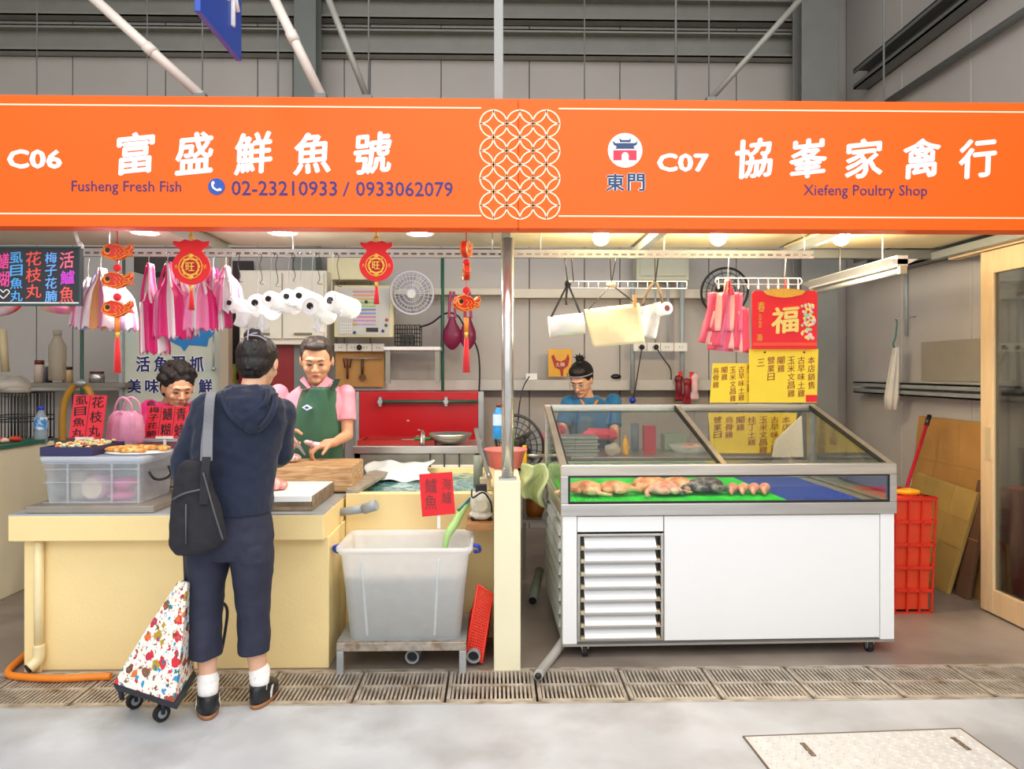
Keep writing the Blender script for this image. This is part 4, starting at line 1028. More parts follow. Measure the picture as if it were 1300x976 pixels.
# sockets
def sockets(px0, px1, py0, py1, n_, Y, label, plugs):
    t = thing('socket_strip', label, 'sockets', at((px0+px1)/2, py1, Y)); a = at(px0, py1, Y); b = at(px1, py0, Y)
    for i in range(n_):
        x0 = a.x+(b.x-a.x)*i/n_; x1 = a.x+(b.x-a.x)*(i+1)/n_
        p = MB().box(x0+.002, x1-.002, Y, Y+.04, a.z, b.z).obj('socket_box', mat('socket_white', '#E4E0D6', .4), t, bev=.004)
        m = MB(); zc = (a.z+b.z)/2
        for dx in (-.012, .012): m.box((x0+x1)/2+dx-.002, (x0+x1)/2+dx+.002, Y-.002, Y, zc-.008, zc+.008)
        m.obj('socket_slots', black, p)
    for px in plugs:
        c = at(px, (py0+py1)/2, Y-.02); MB().ball(c, (.024, .02, .024)).obj('plug', black, t)
sockets(424, 488, 436, 446, 4, 6.75, 'white row of four sockets under the control panel', (456,))
# cardboard panel with hooks/tools
a = at(425, 488, 6.8); b = at(487, 446, 6.8)
MB().box(a.x, b.x, 6.83, 6.86, a.z-.02, b.z).top('tool_board', mat('brown_cardboard', '#B98848', .7, var=.12), 'brown cardboard panel behind the hanging tools under the sockets', 'panel')
for px, lb, h in ((441, 'dark red garden fork hanging', '#5A1C18'), (460, 'brown handled scissors hanging', '#5A3A20')):
    t = thing('hanging_tool', lb+' before the brown cardboard panel', 'tool', at(px, 485, 6.7))
    c = at(px, 455, 6.80)
    m = MB(); s_ = mpp(6.7)
    if px == 441:
        for dx in (-5, 0, 5): m.cyl(c+Vector((dx*s_, 0, 0)), c+Vector((dx*s_*.6, 0, -12*s_)), .007, n=6)
        m.cyl(c+Vector((0, 0, -10*s_)), c+Vector((0, 0, -26*s_)), .01, n=6)
    else:
        m.cyl(c, c+Vector((0, 0, -20*s_)), .012, n=8); m.ring(c+Vector((0, -.01, -24*s_)), c+Vector((0, .01, -24*s_)), .03, .018, 14)
    m.obj('tool_body', mat('tool_'+h[1:], h, .5), t)
a = at(436, 455, 6.80); b = at(484, 455, 6.80); MB().cyl(a, b, .006).top('hook_rod', galv, 'thin rod carrying the fork and the scissors', 'rod')
# folding bracket shelf
t = thing('bracket_shelf', 'narrow white bracket shelf with grey legs right of the cardboard panel', 'shelf', at(523, 488, 6.6))
a = at(487, 446, 6.5); b = at(559, 440, 6.5); MB().box(a.x, b.x, 6.5, 6.9, a.z+.01, b.z).obj('shelf_board', white, t, bev=.004)
for px in (492, 555): X = at(px, 450, 6.5).x; MB().box(X-.02, X+.02, 6.52, 6.56, at(0, 487, 6.5).z, a.z+.01).obj('leg', greybeam, t)
t = thing('wire_gadget', 'dark wire appliance cage standing on the white bracket shelf', 'appliance', at(515, 440, 6.6))
a = at(502, 439, 6.6); b = at(533, 413, 6.6); m = MB()
for k in range(6):
    X = a.x+(b.x-a.x)*k/5; m.cyl((X, 6.58, a.z), (X, 6.58, b.z), .005, n=6); m.cyl((X, 6.75, a.z), (X, 6.75, b.z), .005, n=6)
for k in range(6):
    z = a.z+(b.z-a.z)*k/5; m.cyl((a.x, 6.58, z), (b.x, 6.58, z), .005, n=6); m.cyl((b.x, 6.58, z), (b.x, 6.75, z), .005, n=6)
m.obj('cage', mat('dark_wire', '#3C3A38', .4, .5), t)
MB().box(a.x+.04, b.x-.06, 6.62, 6.7, a.z, a.z+.1).obj('motor', mat('dark_motor', '#4A4A44', .5), t)
# mesh bags
for px, w_, lb in ((574, 24, 'larger dark pink mesh bag hanging right of the green pole'), (594, 20, 'smaller dark pink mesh bag hanging behind the right carp string')):
    t = thing('mesh_bag', lb, 'bag', at(px, 445, 6.7)); s_ = mpp(6.65)
    top = at(px, 392, 6.65); m = MB(); rings = []
    for v, r in ((0, 3), (.2, 6), (.45, w_*.5), (.7, w_*.52), (.9, w_*.3), (1, 2)):
        rings.append([Vector((top.x+r*s_*math.cos(q), 6.65+.6*r*s_*math.sin(q), top.z-(10+v*42)*s_)) for q in [2*PI*i/20 for i in range(20)]])
    m.loft(rings, False); m.obj('net', plastic('pink_net', '#9C3058', .35, '#E0A0B8', .2), t)
    for dx in (-4, 4): MB().tube([(top.x+dx*s_, 6.65, top.z-12*s_), (top.x+dx*s_*.8, 6.65, top.z+6*s_), (top.x+dx*s_*.5, 6.66, top.z+22*s_)], .012).obj('handle', mat('pink_strap', '#B04068', .6), t)
# black cable on the rear wall
t = thing('power_cable', 'black power cable draped from the wire appliance past the mesh bags', 'cable', at(606, 500, 6.9))
MB().tube([at(533, 415, 6.8), at(548, 410, 6.8), at(565, 398, 6.8), at(580, 400, 6.8), at(590, 415, 6.8), at(605, 440, 6.8), at(609, 470, 6.8), at(607, 520, 6.8), at(606, 560, 6.8)], .009, 6).obj('cord', black, t)
# wall fan factory
def wallfan(px, py, r, Y, label, frame, guardm, tilt=0, n_=30):
    c = at(px, py, Y); s_ = mpp(Y); rr = r*s_
    t = thing('wall_fan', label, 'fan', (c.x, Y, c.z-rr))
    rot = Matrix.Rotation(tilt, 3, 'Z') @ Matrix.Rotation(R(12), 3, 'X')
    def q(x, y, z): return Vector(c)+rot @ Vector((x, y, z))
    m = MB()
    for f in (1, .8, .6, .4, .2):
        dy = -.05*(1-f*f)
        m.tube([q(rr*f*math.cos(a), dy, rr*f*math.sin(a)) for a in [2*PI*i/32 for i in range(33)]], .004 if f < 1 else .011, 6, 0, False)
    for i in range(n_):
        a = 2*PI*i/n_; m.tube([q(rr*f*math.cos(a), -.05*(1-f*f), rr*f*math.sin(a)) for f in (.1, .5, 1)], .0028, 5, 2, False)
    m.obj('guard', guardm, t)
    m = MB()
    for k in range(3):
        a0 = k*2*PI/3
        def bf(u, v, a0=a0): a = a0+(v-.5)*1.3*(.5+u); return q(rr*(.15+.7*u)*math.cos(a), .03+.03*(v-.5), rr*(.15+.7*u)*math.sin(a))
        m.grid(bf, 6, 6)
    m.obj('blade', plastic('fan_blade', '#C8CCD4', .5), t)
    m = MB(); m.cyl(q(0, -.06, 0), q(0, .16, 0), rr*.2); m.obj('motor', frame, t)
    m = MB(); m.tube([q(0, .1, -.02), q(0, .12, -rr*.7), q(0, .2, -rr*1.1)], .025); m.obj('bracket', frame, t)
wallfan(523, 372, 27, 6.5, 'white round wall fan right of the red pouch charm', white, mat('pale_wire', '#D8D6E0', .4, .2))
V3 = lambda x, y, z: Vector((x, y, z))
# ================================================================ HANGING GOODS, fish stall
HY = 4.3
def hook(t, x, z0, z1, Y, r=.0022, m=None, name='hook'):
    h = z1-z0
    MB().tube([(x-.012, Y, z1-.012), (x-.006, Y, z1), (x+.006, Y, z1-.006), (x, Y, z1-.3*h), (x, Y, z0+.02), (x+.008, Y, z0), (x-.006, Y, z0-.008), (x-.012, Y, z0+.006)], r, 6, 4).obj(name, m or galv, t)
bagm = [mat('bag_magenta', '#E4287C', .35, bump=.3, bs=50), mat('bag_white', '#FBEFF4', .35, bump=.3, bs=50), mat('bag_pink', '#F48CBC', .35, bump=.3, bs=50), mat('bag_lilac', '#C8BCE8', .35, bump=.3, bs=50), mat('bag_orange', '#F4B070', .35)]
def bagbundle(px, y0, y1, w_, Y, label, pattern, skew=0, neck=.22, nseg=56, seed=0, flare=1.0, name='bag_bundle', group=None):
    rnd = random.Random(seed)
    t = thing(name, label, 'bags', at(px, y1, Y), group)
    s_ = mpp(Y); H = (y1-y0)*s_; c = at(px, y0, Y); ph = rnd.uniform(0, 6); k1 = rnd.choice([7, 8, 9]); k2 = rnd.choice([13, 15])
    m = MB(); prof = [(0, .10), (.06, .16), (neck*.7, .17), (neck, .26), (neck+.12, .62), (.45, .85), (.65, .95*flare), (.85, 1.0*flare), (.97, 1.02*flare), (1.0, .98*flare)]
    rings = []
    for v, f in prof:
        r = w_/2*s_*f; dep = .035+.4*r
        ring = []
        for i in range(nseg):
            a = 2*PI*i/nseg; pl = 1+(.06+.12*v)*math.cos(k1*a+ph)+.05*math.cos(k2*a+ph*2)
            ring.append(Vector((c.x+skew*s_*v+r*math.cos(a)*(1+.04*math.sin(k1*a)), Y+.02+min(dep, .09)*math.sin(a)*pl-(.012*math.cos(k1*a+ph))*v, c.z-H*v-.012*v*math.sin(k2*a))))
        rings.append(ring)
    n = nseg; base = [p for r in rings for p in r]
    o0 = len(m.v); m.v += base
    for j in range(len(rings)-1):
        for i in range(n):
            m.cur = pattern[(i*len(pattern)*2//n) % len(pattern)]
            m.f.append([j*n+i, j*n+(i+1) % n, (j+1)*n+(i+1) % n, (j+1)*n+i]); m.mi.append(m.cur); m.sm.append(True)
    m.obj('bag_sheets', bagm, t, solid=.0012)
    # loose handle loops
    mm = MB(); mm.cur = 0
    for dx in (-1, 1):
        x0 = c.x+dx*w_*.18*s_
        mm.cur = 1 if dx > 0 else pattern[0]
        mm.tube([(x0, Y-.015, c.z-H*(neck+.22)), (x0-dx*.01, Y-.035, c.z-H*(neck+.02)), (c.x+dx*.006, Y-.01, c.z-H*.03)], lambda u: .011-.005*u, 8)
    mm.obj('bag_handle', bagm, t)
    zr = 2.165
    hook(t, c.x, c.z-.015, zr, Y)
bagbundle(128, 340, 416, 52, 4.35, 'pale pink and lilac striped bag bundle flaring out left of the carp charm', [3, 1, 2, 1, 4, 2, 1, 3, 2], skew=-4, seed=1, flare=1.05)
bagbundle(112, 352, 413, 34, 4.5, 'small pale bag bundle at the far left of the pink bags', [1, 2, 3, 1, 4], seed=9, skew=-6)
bagbundle(150, 350, 418, 36, 4.5, 'white and violet bag bundle behind the carp charm', [1, 1, 3, 1, 2], seed=2, skew=4)
bagbundle(189, 334, 447, 36, 4.3, 'longest magenta and white striped bag bundle', [0, 1, 0, 0, 1, 2], skew=6, neck=.3, seed=3, flare=.95)
bagbundle(213, 332, 428, 46, 4.27, 'deep magenta striped bag bundle left of the left pouch charm', [0, 2, 0, 1, 0, 2], skew=4, neck=.25, seed=4)
bagbundle(230, 342, 424, 34, 4.33, 'narrow pink bag bundle half behind the left pouch charm', [1, 0, 2, 1], skew=3, seed=5)
bagbundle(256, 346, 418, 48, 4.3, 'pink and white bag bundle below the left pouch charm', [1, 2, 1, 2, 0, 1], seed=6)
bagbundle(271, 340, 414, 40, 4.36, 'magenta and white bag bundle right of the left pouch charm', [0, 2, 1, 0], seed=7)
bagbundle(287, 337, 396, 38, 4.32, 'shortest pale pink bag bundle nearest the white rolls', [2, 2, 1, 2], seed=8, neck=.2)
# white bag rolls hanging on wire hooks: px,py of the open end, axis offset in px, radius px, length
rollm = plastic('bag_roll_film', '#FFFFFF', .0, transl=.35, rough=.45)
def bagroll(px, py, r, dx, dz, dy, label, tail=0, Y=4.25, hx=None):
    s_ = mpp(Y); c = at(px, py, Y); e = c+Vector((dx*s_, dy, -dz*s_)); t = thing('bag_roll', label, 'roll', c-Vector((0, 0, r*s_)), 'rolls of white bags on wire hooks')
    d = (e-c).normalized(); m = MB(); x, y = m.frame(c, e); R_ = r*s_
    rg = lambda p, q: [p+x*(q*math.cos(2*PI*i/24))+y*(q*math.sin(2*PI*i/24)) for i in range(24)]
    m.loft([rg(c+d*.01, R_*.36), rg(c, R_*.9), rg(c+d*.012, R_), rg(e-d*.012, R_), rg(e, R_*.9)], True); m.obj('film', rollm, t)
    MB().cyl(c-d*.002, c+d*.012, R_*.34).obj('core_hole', black, t)
    if tail:
        mm = MB(); p = c.lerp(e, .5)
        def tf(u, v):
            q = c.lerp(e, .15+.7*u); return Vector((q.x+.02*math.sin(u*11+v*4)*v+tail*.3*v*s_*(.5-u), q.y-R_*.8+.03*v*math.sin(u*9), q.z-v*abs(tail)*s_*(1-.35*abs(u-.4))))
        mm.grid(tf, 14, 8); mm.obj('loose_bag', rollm, t, solid=.001)
    x0 = c.x if hx is None else at(hx, 0, Y).x
    hook(t, c.x+.01, c.z+R_*.2, 2.165, c.y+.02)
bagroll(290, 384, 9, 34, 10, .22, 'white bag roll at the left end of the row, next to the pink bags', 30)
bagroll(323, 384, 12, 10, 8, .22, 'white bag roll second from the pink bags, with a long loose bag', 34)
bagroll(340, 379, 10.5, 20, 6, .25, 'white bag roll third from the pink bags', 14, 4.22)
bagroll(363, 376, 10, 14, 5, .25, 'white bag roll in the middle of the row', 12, 4.28)
bagroll(379, 375, 11, 10, 4, .25, 'white bag roll right of the middle, set highest', 0, 4.24)
bagroll(393, 388, 12, 14, 10, .22, 'white bag roll hanging lowest, with a pointed loose bag', 30, 4.2)
bagroll(418, 381, 13, 26, 9, .15, 'largest white bag roll at the right end of the row', 16, 4.2)
for i, px in enumerate((302, 330, 350, 372, 403, 428)):
    a = at(px, 326, 4.3)
    t = thing('wire_hook', 'bent dark wire hook on the slotted rail, '+['nearest the pink bags', 'second from the pink bags', 'left of the highest white rolls', 'above the middle of the white rolls', 'above the lowest white roll', 'above the largest white roll'][i], 'hook', at(px, 362, 4.3), 'empty wire hooks on the fish stall rail')
    b = at(px+3, 350+3*(i % 3), 4.3)
    MB().tube([(a.x-.01, 4.3, 2.15), (a.x, 4.3, 2.165), (a.x+.01, 4.3, 2.15), (a.x, 4.3, 2.1), b, (b.x-.012, 4.3, b.z-.03), (b.x+.015, 4.3, b.z-.035)], .0022, 6).obj('wire', mat('dark_wire', '#3C3A38'), t)
# red pouch charms
redf = mat('red_flock', '#E01018', .7, sheen=.4, var=.08); goldp = gold
def pouch(px, label, Y=3.77, s=1.0, cy=332):
    t = thing('pouch_charm', label, 'charm', at(px, 395, Y)); S = mpp(Y)*s; c = at(px, cy, Y)
    def p(x, y): return (c.x+x*S, c.z-y*S)
    out = []
    for a in range(-58, 239, 9): 
        q = R(a); out.append((24*math.cos(q), 6-22*math.sin(q)*-1 if False else 7-22*math.sin(q)))
    pts = [(24*math.cos(R(a)), 7-22*math.sin(R(a))) for a in range(40, -221, -9)]
    collar = [(-13, -14), (-22, -21), (-23, -26), (-14, -25), (-8, -28), (0, -26), (8, -28), (15, -25), (23, -26), (22, -20), (13, -14)]
    prof = [p(x, y) for x, y in pts+collar]
    m = MB(); m.prism(prof[::-1], Y-.008, Y+.008); m.obj('pouch', redf, t, bev=.004)
    m = MB(); m.ring((c.x, Y-.012, c.z-7*S), (c.x, Y-.006, c.z-7*S), 15*S, 14*S, 32); m.ring((c.x, Y-.012, c.z-7*S), (c.x, Y-.006, c.z-7*S), 11.5*S, 9*S, 28)
    for a in range(0, 360, 45): m.ball((c.x+10.5*S*math.cos(R(a)), Y-.012, c.z-7*S+12*S*math.sin(R(a))), (2.2*S, .004, 2.2*S), 8, 6)
    m.ball((c.x, Y-.01, c.z+7*S), (4*S, .005, 3*S)); m.ball((c.x, Y-.01, c.z-20*S), (4*S, .005, 3*S)); m.obj('gold_medallion', goldp, t)
    m = MB(); m.cyl((c.x, Y-.008, c.z-7*S), (c.x, Y-.014, c.z-7*S), 8.2*S, n=28); m.obj('medallion_centre', mat('dark_red_flock', '#B8101C', .7), t)
    m = MB(); tbox(m, '旺', c.x-5.5*S, c.x+5.5*S, c.z-12.5*S, c.z-1.5*S, Y-.014, bold=.02, th=.003); m.obj('lettering', goldp, t)
    m = MB(); tbox(m, '大', c.x-20*S, c.x-16*S, c.z-9*S, c.z-4*S, Y-.008, th=.002); tbox(m, '吉', c.x+16*S, c.x+20*S, c.z-9*S, c.z-4*S, Y-.008, th=.002); m.obj('small_lettering', goldp, t)
    m = MB(); m.ball((c.x, Y, c.z+31*S), (3.4*S, .008, 4*S)); m.cyl((c.x, Y, c.z+34*S), (c.x, Y, 2.2), .004, n=8); m.obj('cord', goldp, t)
    m = MB(); m.cyl((c.x, Y, c.z-29*S), (c.x, Y, c.z-37*S), .006, .01); m.obj('tassel_knot', goldp, t)
    m = MB()
    for k in range(14):
        a = 2*PI*k/14; m.cyl((c.x+.004*math.cos(a), Y+.004*math.sin(a), c.z-36*S), (c.x+.012*math.cos(a), Y+.012*math.sin(a), c.z-61*S), .0035, n=5)
    m.obj('tassel', redf, t)
pouch(243, 'red money pouch charm with gold medallion hanging before the pink bags')
pouch(478, 'red money pouch charm with gold medallion hanging before the control panel', s=.9, cy=331)
carpm = mat('carp_red', '#D8281C', .4); carpo = mat('carp_orange', '#F08A2C', .4)
def carpstring(px, label, side=False, Y=3.77):
    t = thing('carp_charm', label, 'charm', at(px, 473, Y)); S = mpp(Y); c0 = at(px, 300, Y)
    def fish(cy, flip=False, rotz=0):
        c = at(px, cy, Y); M = Matrix.Translation(c) @ Matrix.Rotation(rotz, 4, 'Z')
        body = MB(M)
        out = [(-18, -2), (-14, 6), (-6, 9), (4, 7), (10, 3), (18, 9), (19, 3), (15, 0), (19, -6), (12, -5), (6, -9), (-2, -11), (-10, -9), (-16, -6)]
        body.prism([(x*S, y*S) for x, y in out][::-1], -.012, .012); fo = body.obj('carp', carpm, t, bev=.004)
        d = MB(M)
        edge = [(x*S, y*S) for x, y in out]
        for yy in (-.014, .014):
            d.tube([(x, yy, z) for x, z in edge+[edge[0]]], .0035, 5, 0, False)
        for i in range(3):
            for j in range(2):
                for yy in (-.014, .014): d.tube([((-2+i*5)*S, yy, (3-j*6)*S), ((1.5+i*5)*S, yy, (0-j*6+.0)*S), ((-2+i*5)*S, yy, (-3-j*4)*S)], .0022, 5, 3, False)
        for yy in (-.014, .014):
            for k in range(3): d.tube([(10*S, yy, (2-k*2)*S), (17*S, yy, (6-k*5)*S)], .003, 5, 0)
            d.ball((-11*S, yy, 0), (5*S, .002, 5*S), 14, 4); d.tube([(-14*S, yy, -6*S), (-8*S, yy, -8*S), (2*S, yy, -8*S)], .003, 5, 3)
        d.obj('scales', carpo, fo)
        e = MB(M)
        for yy in (-.017, .017): e.ball((-10*S, yy, 1*S), (3.2*S, .002, 3.2*S), 12, 4)
        e.obj('eye', black, fo)
    ys = (319, 355, 391) if not side else (316, 345, 384)
    rz = (0, 0, 0) if not side else (R(80), R(95), R(35))
    for y_, r_ in zip(ys, rz): fish(y_, rotz=r_)
    for y_ in (((ys[0]+ys[1])/2+3), ((ys[1]+ys[2])/2+4)): MB().ball(at(px, y_, Y), (5*S, 5*S, 5*S), 14, 10).obj('bead', redf, t)
    m = MB(); m.cyl(V3(at(px, 310, Y).x, Y, 2.2), at(px, 310, Y), .003, n=6); m.cyl(at(px, 325, Y), at(px, 404, Y), .002, n=6); m.obj('string', carpm, t)
    m = MB(); m.cyl(at(px, 403, Y), at(px, 421, Y), 3.2*S, 3.0*S); m.obj('tassel_cap', carpo, t)
    m = MB(); m.cyl(at(px, 421, Y), at(px, 429, Y), 2.6*S, 2.4*S); m.obj('tassel_band', gold, t)
    m = MB(); top_ = at(px, 429, Y)
    for k in range(14):
        a = 2*PI*k/14; m.cyl(top_+Vector((.006*math.cos(a), .006*math.sin(a), 0)), top_+Vector((.015*math.cos(a), .015*math.sin(a), -44*S)), .0045, n=5)
    m.obj('tassel', redf, t)
carpstring(149, 'string of three red and gold carp with a red tassel at the left')
carpstring(592, 'string of red and gold carp seen edge-on left of the steel pole', True)
# menu blackboard
Y = 3.765
t = thing('menu_board', 'black menu board with neon chalk characters at the upper left', 'sign', at(50, 388, Y))
a = at(-60, 388, Y); b = at(103, 313, Y)
MB().box(a.x, b.x, Y, Y+.02, a.z, b.z).obj('board', mat('blackboard', '#2A2A30', .5, var=.1), t)
m = MB(); w_ = .008
m.box(a.x, b.x, Y-.006, Y, b.z-w_, b.z); m.box(a.x, b.x, Y-.006, Y, a.z, a.z+w_); m.box(b.x-w_, b.x, Y-.006, Y, a.z+w_, b.z-w_); m.obj('frame', mat('teal_frame', '#2A4A48', .4), t)
MB().box(a.x, b.x-.01, Y-.002, Y, a.z+.012, a.z+.018).obj('lower_line', white, t)
def chalk(s, cx, y0, y1, w_, h): 
    m = MB(); vtext(m, s, cx, y0, y1, w_, Y, bold=.012, th=.002, wob=.03); m.obj('chalk_column', mat('chalk_'+h[1:], h, .6, var=0), t)
chalk('活', 85, 318, 342, 18, '#FF7A9A'); chalk('鱸', 86, 342, 362, 18, '#E050E0'); chalk('魚', 85, 362, 386, 18, '#F0605A')
chalk('梅子花腩', 65, 319, 384, 15, '#7AB8FF'); chalk('花枝丸', 43, 318, 380, 20, '#F05A50'); chalk('虱目魚丸', 21, 319, 384, 16, '#58B0F0'); chalk('鱔糊', 4, 320, 366, 16, '#F050A0')
m = MB(); c = at(4, 374, Y-.003); m.tube([(c.x, Y-.002, c.z-.02), (c.x-.03, Y-.002, c.z+.012), (c.x-.015, Y-.002, c.z+.025), (c.x, Y-.002, c.z+.012), (c.x+.015, Y-.002, c.z+.025), (c.x+.03, Y-.002, c.z+.012), (c.x, Y-.002, c.z-.02)], .003, 6); m.obj('chalk_heart', white, t)
m = MB(); m.cyl(at(94, 291, Y+.01), at(101, 312, Y+.01), .008); m.cyl(at(101, 308, Y+.01), at(104, 316, Y+.01), .012); m.obj('clip', white, t)
# folded umbrella-like cloth left, under the board
m = MB(); c = at(8, 396, 4.4); m.ball((c.x, 4.4, c.z+.02), (.09, .05, .035), rot=Matrix.Rotation(R(-20), 3, 'Y')); m.top('cloth_bundle', mat('red_cloth', '#D02C28', .6, alt='#E8EEF4', altat=.5, vs=4), 'red and white cloth bundle under the left end of the menu board', 'cloth')
m = MB(); c = at(76, 391, 4.5); m.ball((c.x, 4.5, c.z), (.12, .05, .035), rot=Matrix.Rotation(R(6), 3, 'Y')); m.top('striped_bag', mat('peach_stripes', '#F4C09A', .5, alt='#F07AA8', altat=.5, vs=9), 'peach and pink bag sticking out under the menu board', 'bag')

# ================================================================ HALF WALL TOP, between the stalls
c = at(642, 578, 4.2)
t = thing('basin', 'pink round plastic basin on the half wall beside the steel pole', 'basin', (c.x, 4.25, .949))
r = 27*mpp(4.25); h_ = .105
MB().lathe((c.x, 4.25, .95), [(r*.72, 0), (r*.94, h_*.92), (r*1.02, h_*.92), (r*1.02, h_), (r*.92, h_), (r*.72, .012), (0, .012)], 36).obj('bowl', mat('salmon_plastic', '#F08078', .4, var=.03), t)
bottle(633, 512, 557, 4.75, 'small blue spray bottle behind the pink basin', mat('blue_liquid', '#2A90D8', .2), mat('brown_cap', '#7A3A28', .5), mat('white_label_print', '#C8E0F0', .5))
# floor fan
wallfan(659, 562, 36, 5.2, 'large dark industrial fan behind the half wall', mat('dark_wire', '#3C3A38'), mat('dark_wire', '#3C3A38'), tilt=R(-35), n_=22)
c = at(680, 578, 4.9)
t = thing('work_table', 'steel work table behind the glass display fridge', 'table', (1.2, 5.5, 0))
MB().box(.52, 2.05, 5.15, 5.75, .86, .90).obj('table_top', steel, t, bev=.004)
for X in (.55, 2.02):
    for Yy in (5.18, 5.72): MB().box(X-.02, X+.02, Yy-.02, Yy+.02, 0, .86).obj('leg', galv, t)
MB().box(.55, 2.02, 5.2, 5.7, .3, .32).obj('lower_shelf', galv, t)
c = at(676, 588, 4.85)
t = thing('yellow_tool', 'yellow and black clamp beside the basin left of the fridge', 'tool', (c.x, 5.0, .95))
MB().box(c.x-.06, c.x-.03, 4.98, 5.02, .86, 1.0).obj('grip', mat('yellow_plastic', '#F0B020', .4), t, bev=.008)
MB().cyl((c.x-.05, 5.0, .93), (c.x+.12, 5.0, .93), .012).obj('bar', steel, t)
MB().box(c.x+.09, c.x+.12, 4.98, 5.02, .87, 1.04).obj('grip', mat('yellow_plastic', '#F0B020', .4), t, bev=.008)
m = MB()
c = at(676, 605, 4.75)
m.grid(lambda u, v: Vector((c.x-.09+.17*u+.02*math.sin(v*7), 4.75+.06*math.sin(u*9+v*4), c.z+.08-.2*v-.08*u*v)), 20, 14).top('rag', mat('pale_green_cloth', '#D4DCA8', .8), 'pale green rag draped beside the fridge', 'cloth', solid=.006)
t = thing('rack_shelf', 'dark rack with orange pot seen in the gap left of the fridge', 'rack', (at(677, 740, 5.3).x, 5.5, 0))
a = at(664, 740, 5.3); b = at(692, 740, 5.3)
for z in (.42, .72, .84): MB().box(a.x, b.x+.1, 4.95 if z > .8 else 5.3, 5.7, z, z+.02).obj('shelf', galv, t)
for X in (a.x+.01, b.x+.08): MB().box(X-.012, X+.012, 5.31, 5.33, 0.02, .86).obj('leg', greybeam, t)
m = MB(); q = at(679, 712, 5.4); m.lathe((q.x, 5.45, .441), [(.055, 0), (.075, .05), (.07, .12), (.05, .14)]); m.top('clay_pot', mat('orange_clay', '#B8702C', .5), 'orange clay pot on the lower rack in the gap left of the fridge', 'pot')
for px, py, r, h in ((672, 655, .05, '#5A2A2C'), (680, 672, .045, '#2C2C34'), (676, 690, .04, '#4C3438')):
    q = at(px, py, 5.4); m = MB(); m.box(q.x-r, q.x+r, 5.38, 5.5, .741, .741+r*1.6+(.05 if py == 655 else 0)); m.top('storage_pack', mat('pack_'+h[1:], h, .5), {655: 'dark red', 672: 'black', 690: 'brown'}[py]+' pack on the upper rack shelf left of the fridge', 'pack', bev=.006)
    break
t = thing('drain_pipe', 'pale grey drain pipe bending down to the grate left of the fridge', 'pipe', at(683, 868, 3.6))
MB().tube([at(716, 812, 4.0), at(705, 828, 3.9), at(692, 845, 3.75), Vector((at(683, 864, 3.6).x, 3.58, .04))], .024, 12).obj('tube', mat('pale_grey_pvc', '#B8B4AC', .4), t)
e = Vector((at(683, 864, 3.6).x, 3.58, .04)); 
MB().ball(e+Vector((-.001, -.012, 0)), (.017, .012, .017)).obj('bore', black, t)
t = thing('drain_pipe', 'short grey-green pipe stub on the floor in the gap left of the fridge', 'pipe', at(676, 770, 4.75))
MB().cyl(Vector((at(676, 776, 4.7).x, 4.68, .06)), Vector((at(685, 748, 5.0).x, 5.0, .16)), .03).obj('tube', mat('dirty_grey_green', '#8A9482'), t)
MB().cyl(Vector((at(676, 776, 4.7).x, 4.675, .058)), Vector((at(676, 776, 4.7).x, 4.69, .062)), .024).obj('bore', black, t)

# ================================================================ DISPLAY FRIDGE
FM = Matrix.Translation((.348, 3.885, 0)) @ Matrix.Rotation(R(1.2), 4, 'Z')
FW, FD = 1.765, 1.0
z0, z1 = .075, .742
fr = thing('display_fridge', 'white and steel display fridge with slanted glass top on castors', 'fridge', (1.23, 4.4, 0))
def F(): return MB(FM)
zf0, zf1, zb0, zb1, zt0 = .742, .805, .950, 1.008, 1.272
m = F(); m.box(.0, .075, 0, .03, z0, z1); m.obj('front_stile', whitepaint, fr, bev=.002)
F().box(FW-.075, FW, 0, .03, z0, z1).obj('front_stile', whitepaint, fr, bev=.002)
F().box(.535, FW-.078, .002, .03, z0+.01, z1-.005).obj('front_panel', whitepaint, fr, bev=.003)
F().box(.078, .53, .002, .03, z1-.085, z1-.005).obj('louvre_header', whitepaint, fr, bev=.003)
F().box(.02, FW-.02, .03, FD, z0, z0+.03).obj('base', galv, fr); F().box(0, FW, -.004, .03, z0-.012, z0-.001).obj('kick_strip', steel, fr)
F().box(FW-.02, FW, .03, FD, z0, z1).obj('side_panel', whitepaint, fr); F().box(0.05, FW-.02, FD-.02, FD, z0, z1).obj('rear_panel', whitepaint, fr)
F().box(.02, FW-.02, .03, FD-.02, z1-.03, z1).obj('deck', steel, fr)
# louvre opening
lz0, lz1 = z0+.015, z1-.095
m = F(); m.box(.078, .092, -.004, .03, lz0, lz1); m.box(.515, .53, -.004, .03, lz0, lz1); m.box(.092, .515, -.004, .03, lz1-.012, lz1); m.box(.092, .515, -.004, .03, lz0, lz0+.01); m.obj('louvre_frame', steel, fr, bev=.002)
F().box(.092, .515, .05, .06, lz0, lz1).obj('louvre_back', mat('dark_interior', '#5A564E', .6), fr)
pitch = (lz1-lz0-.02)/8
for k in range(8):
    zz = lz0+.012+k*pitch
    lv = F().hexa([(.115, -.012, zz), (.49, -.012, zz), (.49, .03, zz+pitch*.75), (.115, .03, zz+pitch*.75)], [(.115, -.016, zz+.008), (.49, -.016, zz+.008), (.49, .026, zz+pitch*.82), (.115, .026, zz+pitch*.82)]).obj('louvre', whitepaint, fr)
    F().box(.095, .115, -.006, .02, zz, zz+.012).obj('louvre_clip', mat('brass_clip', '#D8C49A', .4, .5), lv)
    F().box(.49, .51, -.006, .02, zz, zz+.012).obj('louvre_clip', mat('brass_clip', '#D8C49A', .4, .5), lv)
    F().box(.094, .514, -.014, -.004, zz-.006, zz+.002).obj('louvre_rod', steel, lv)
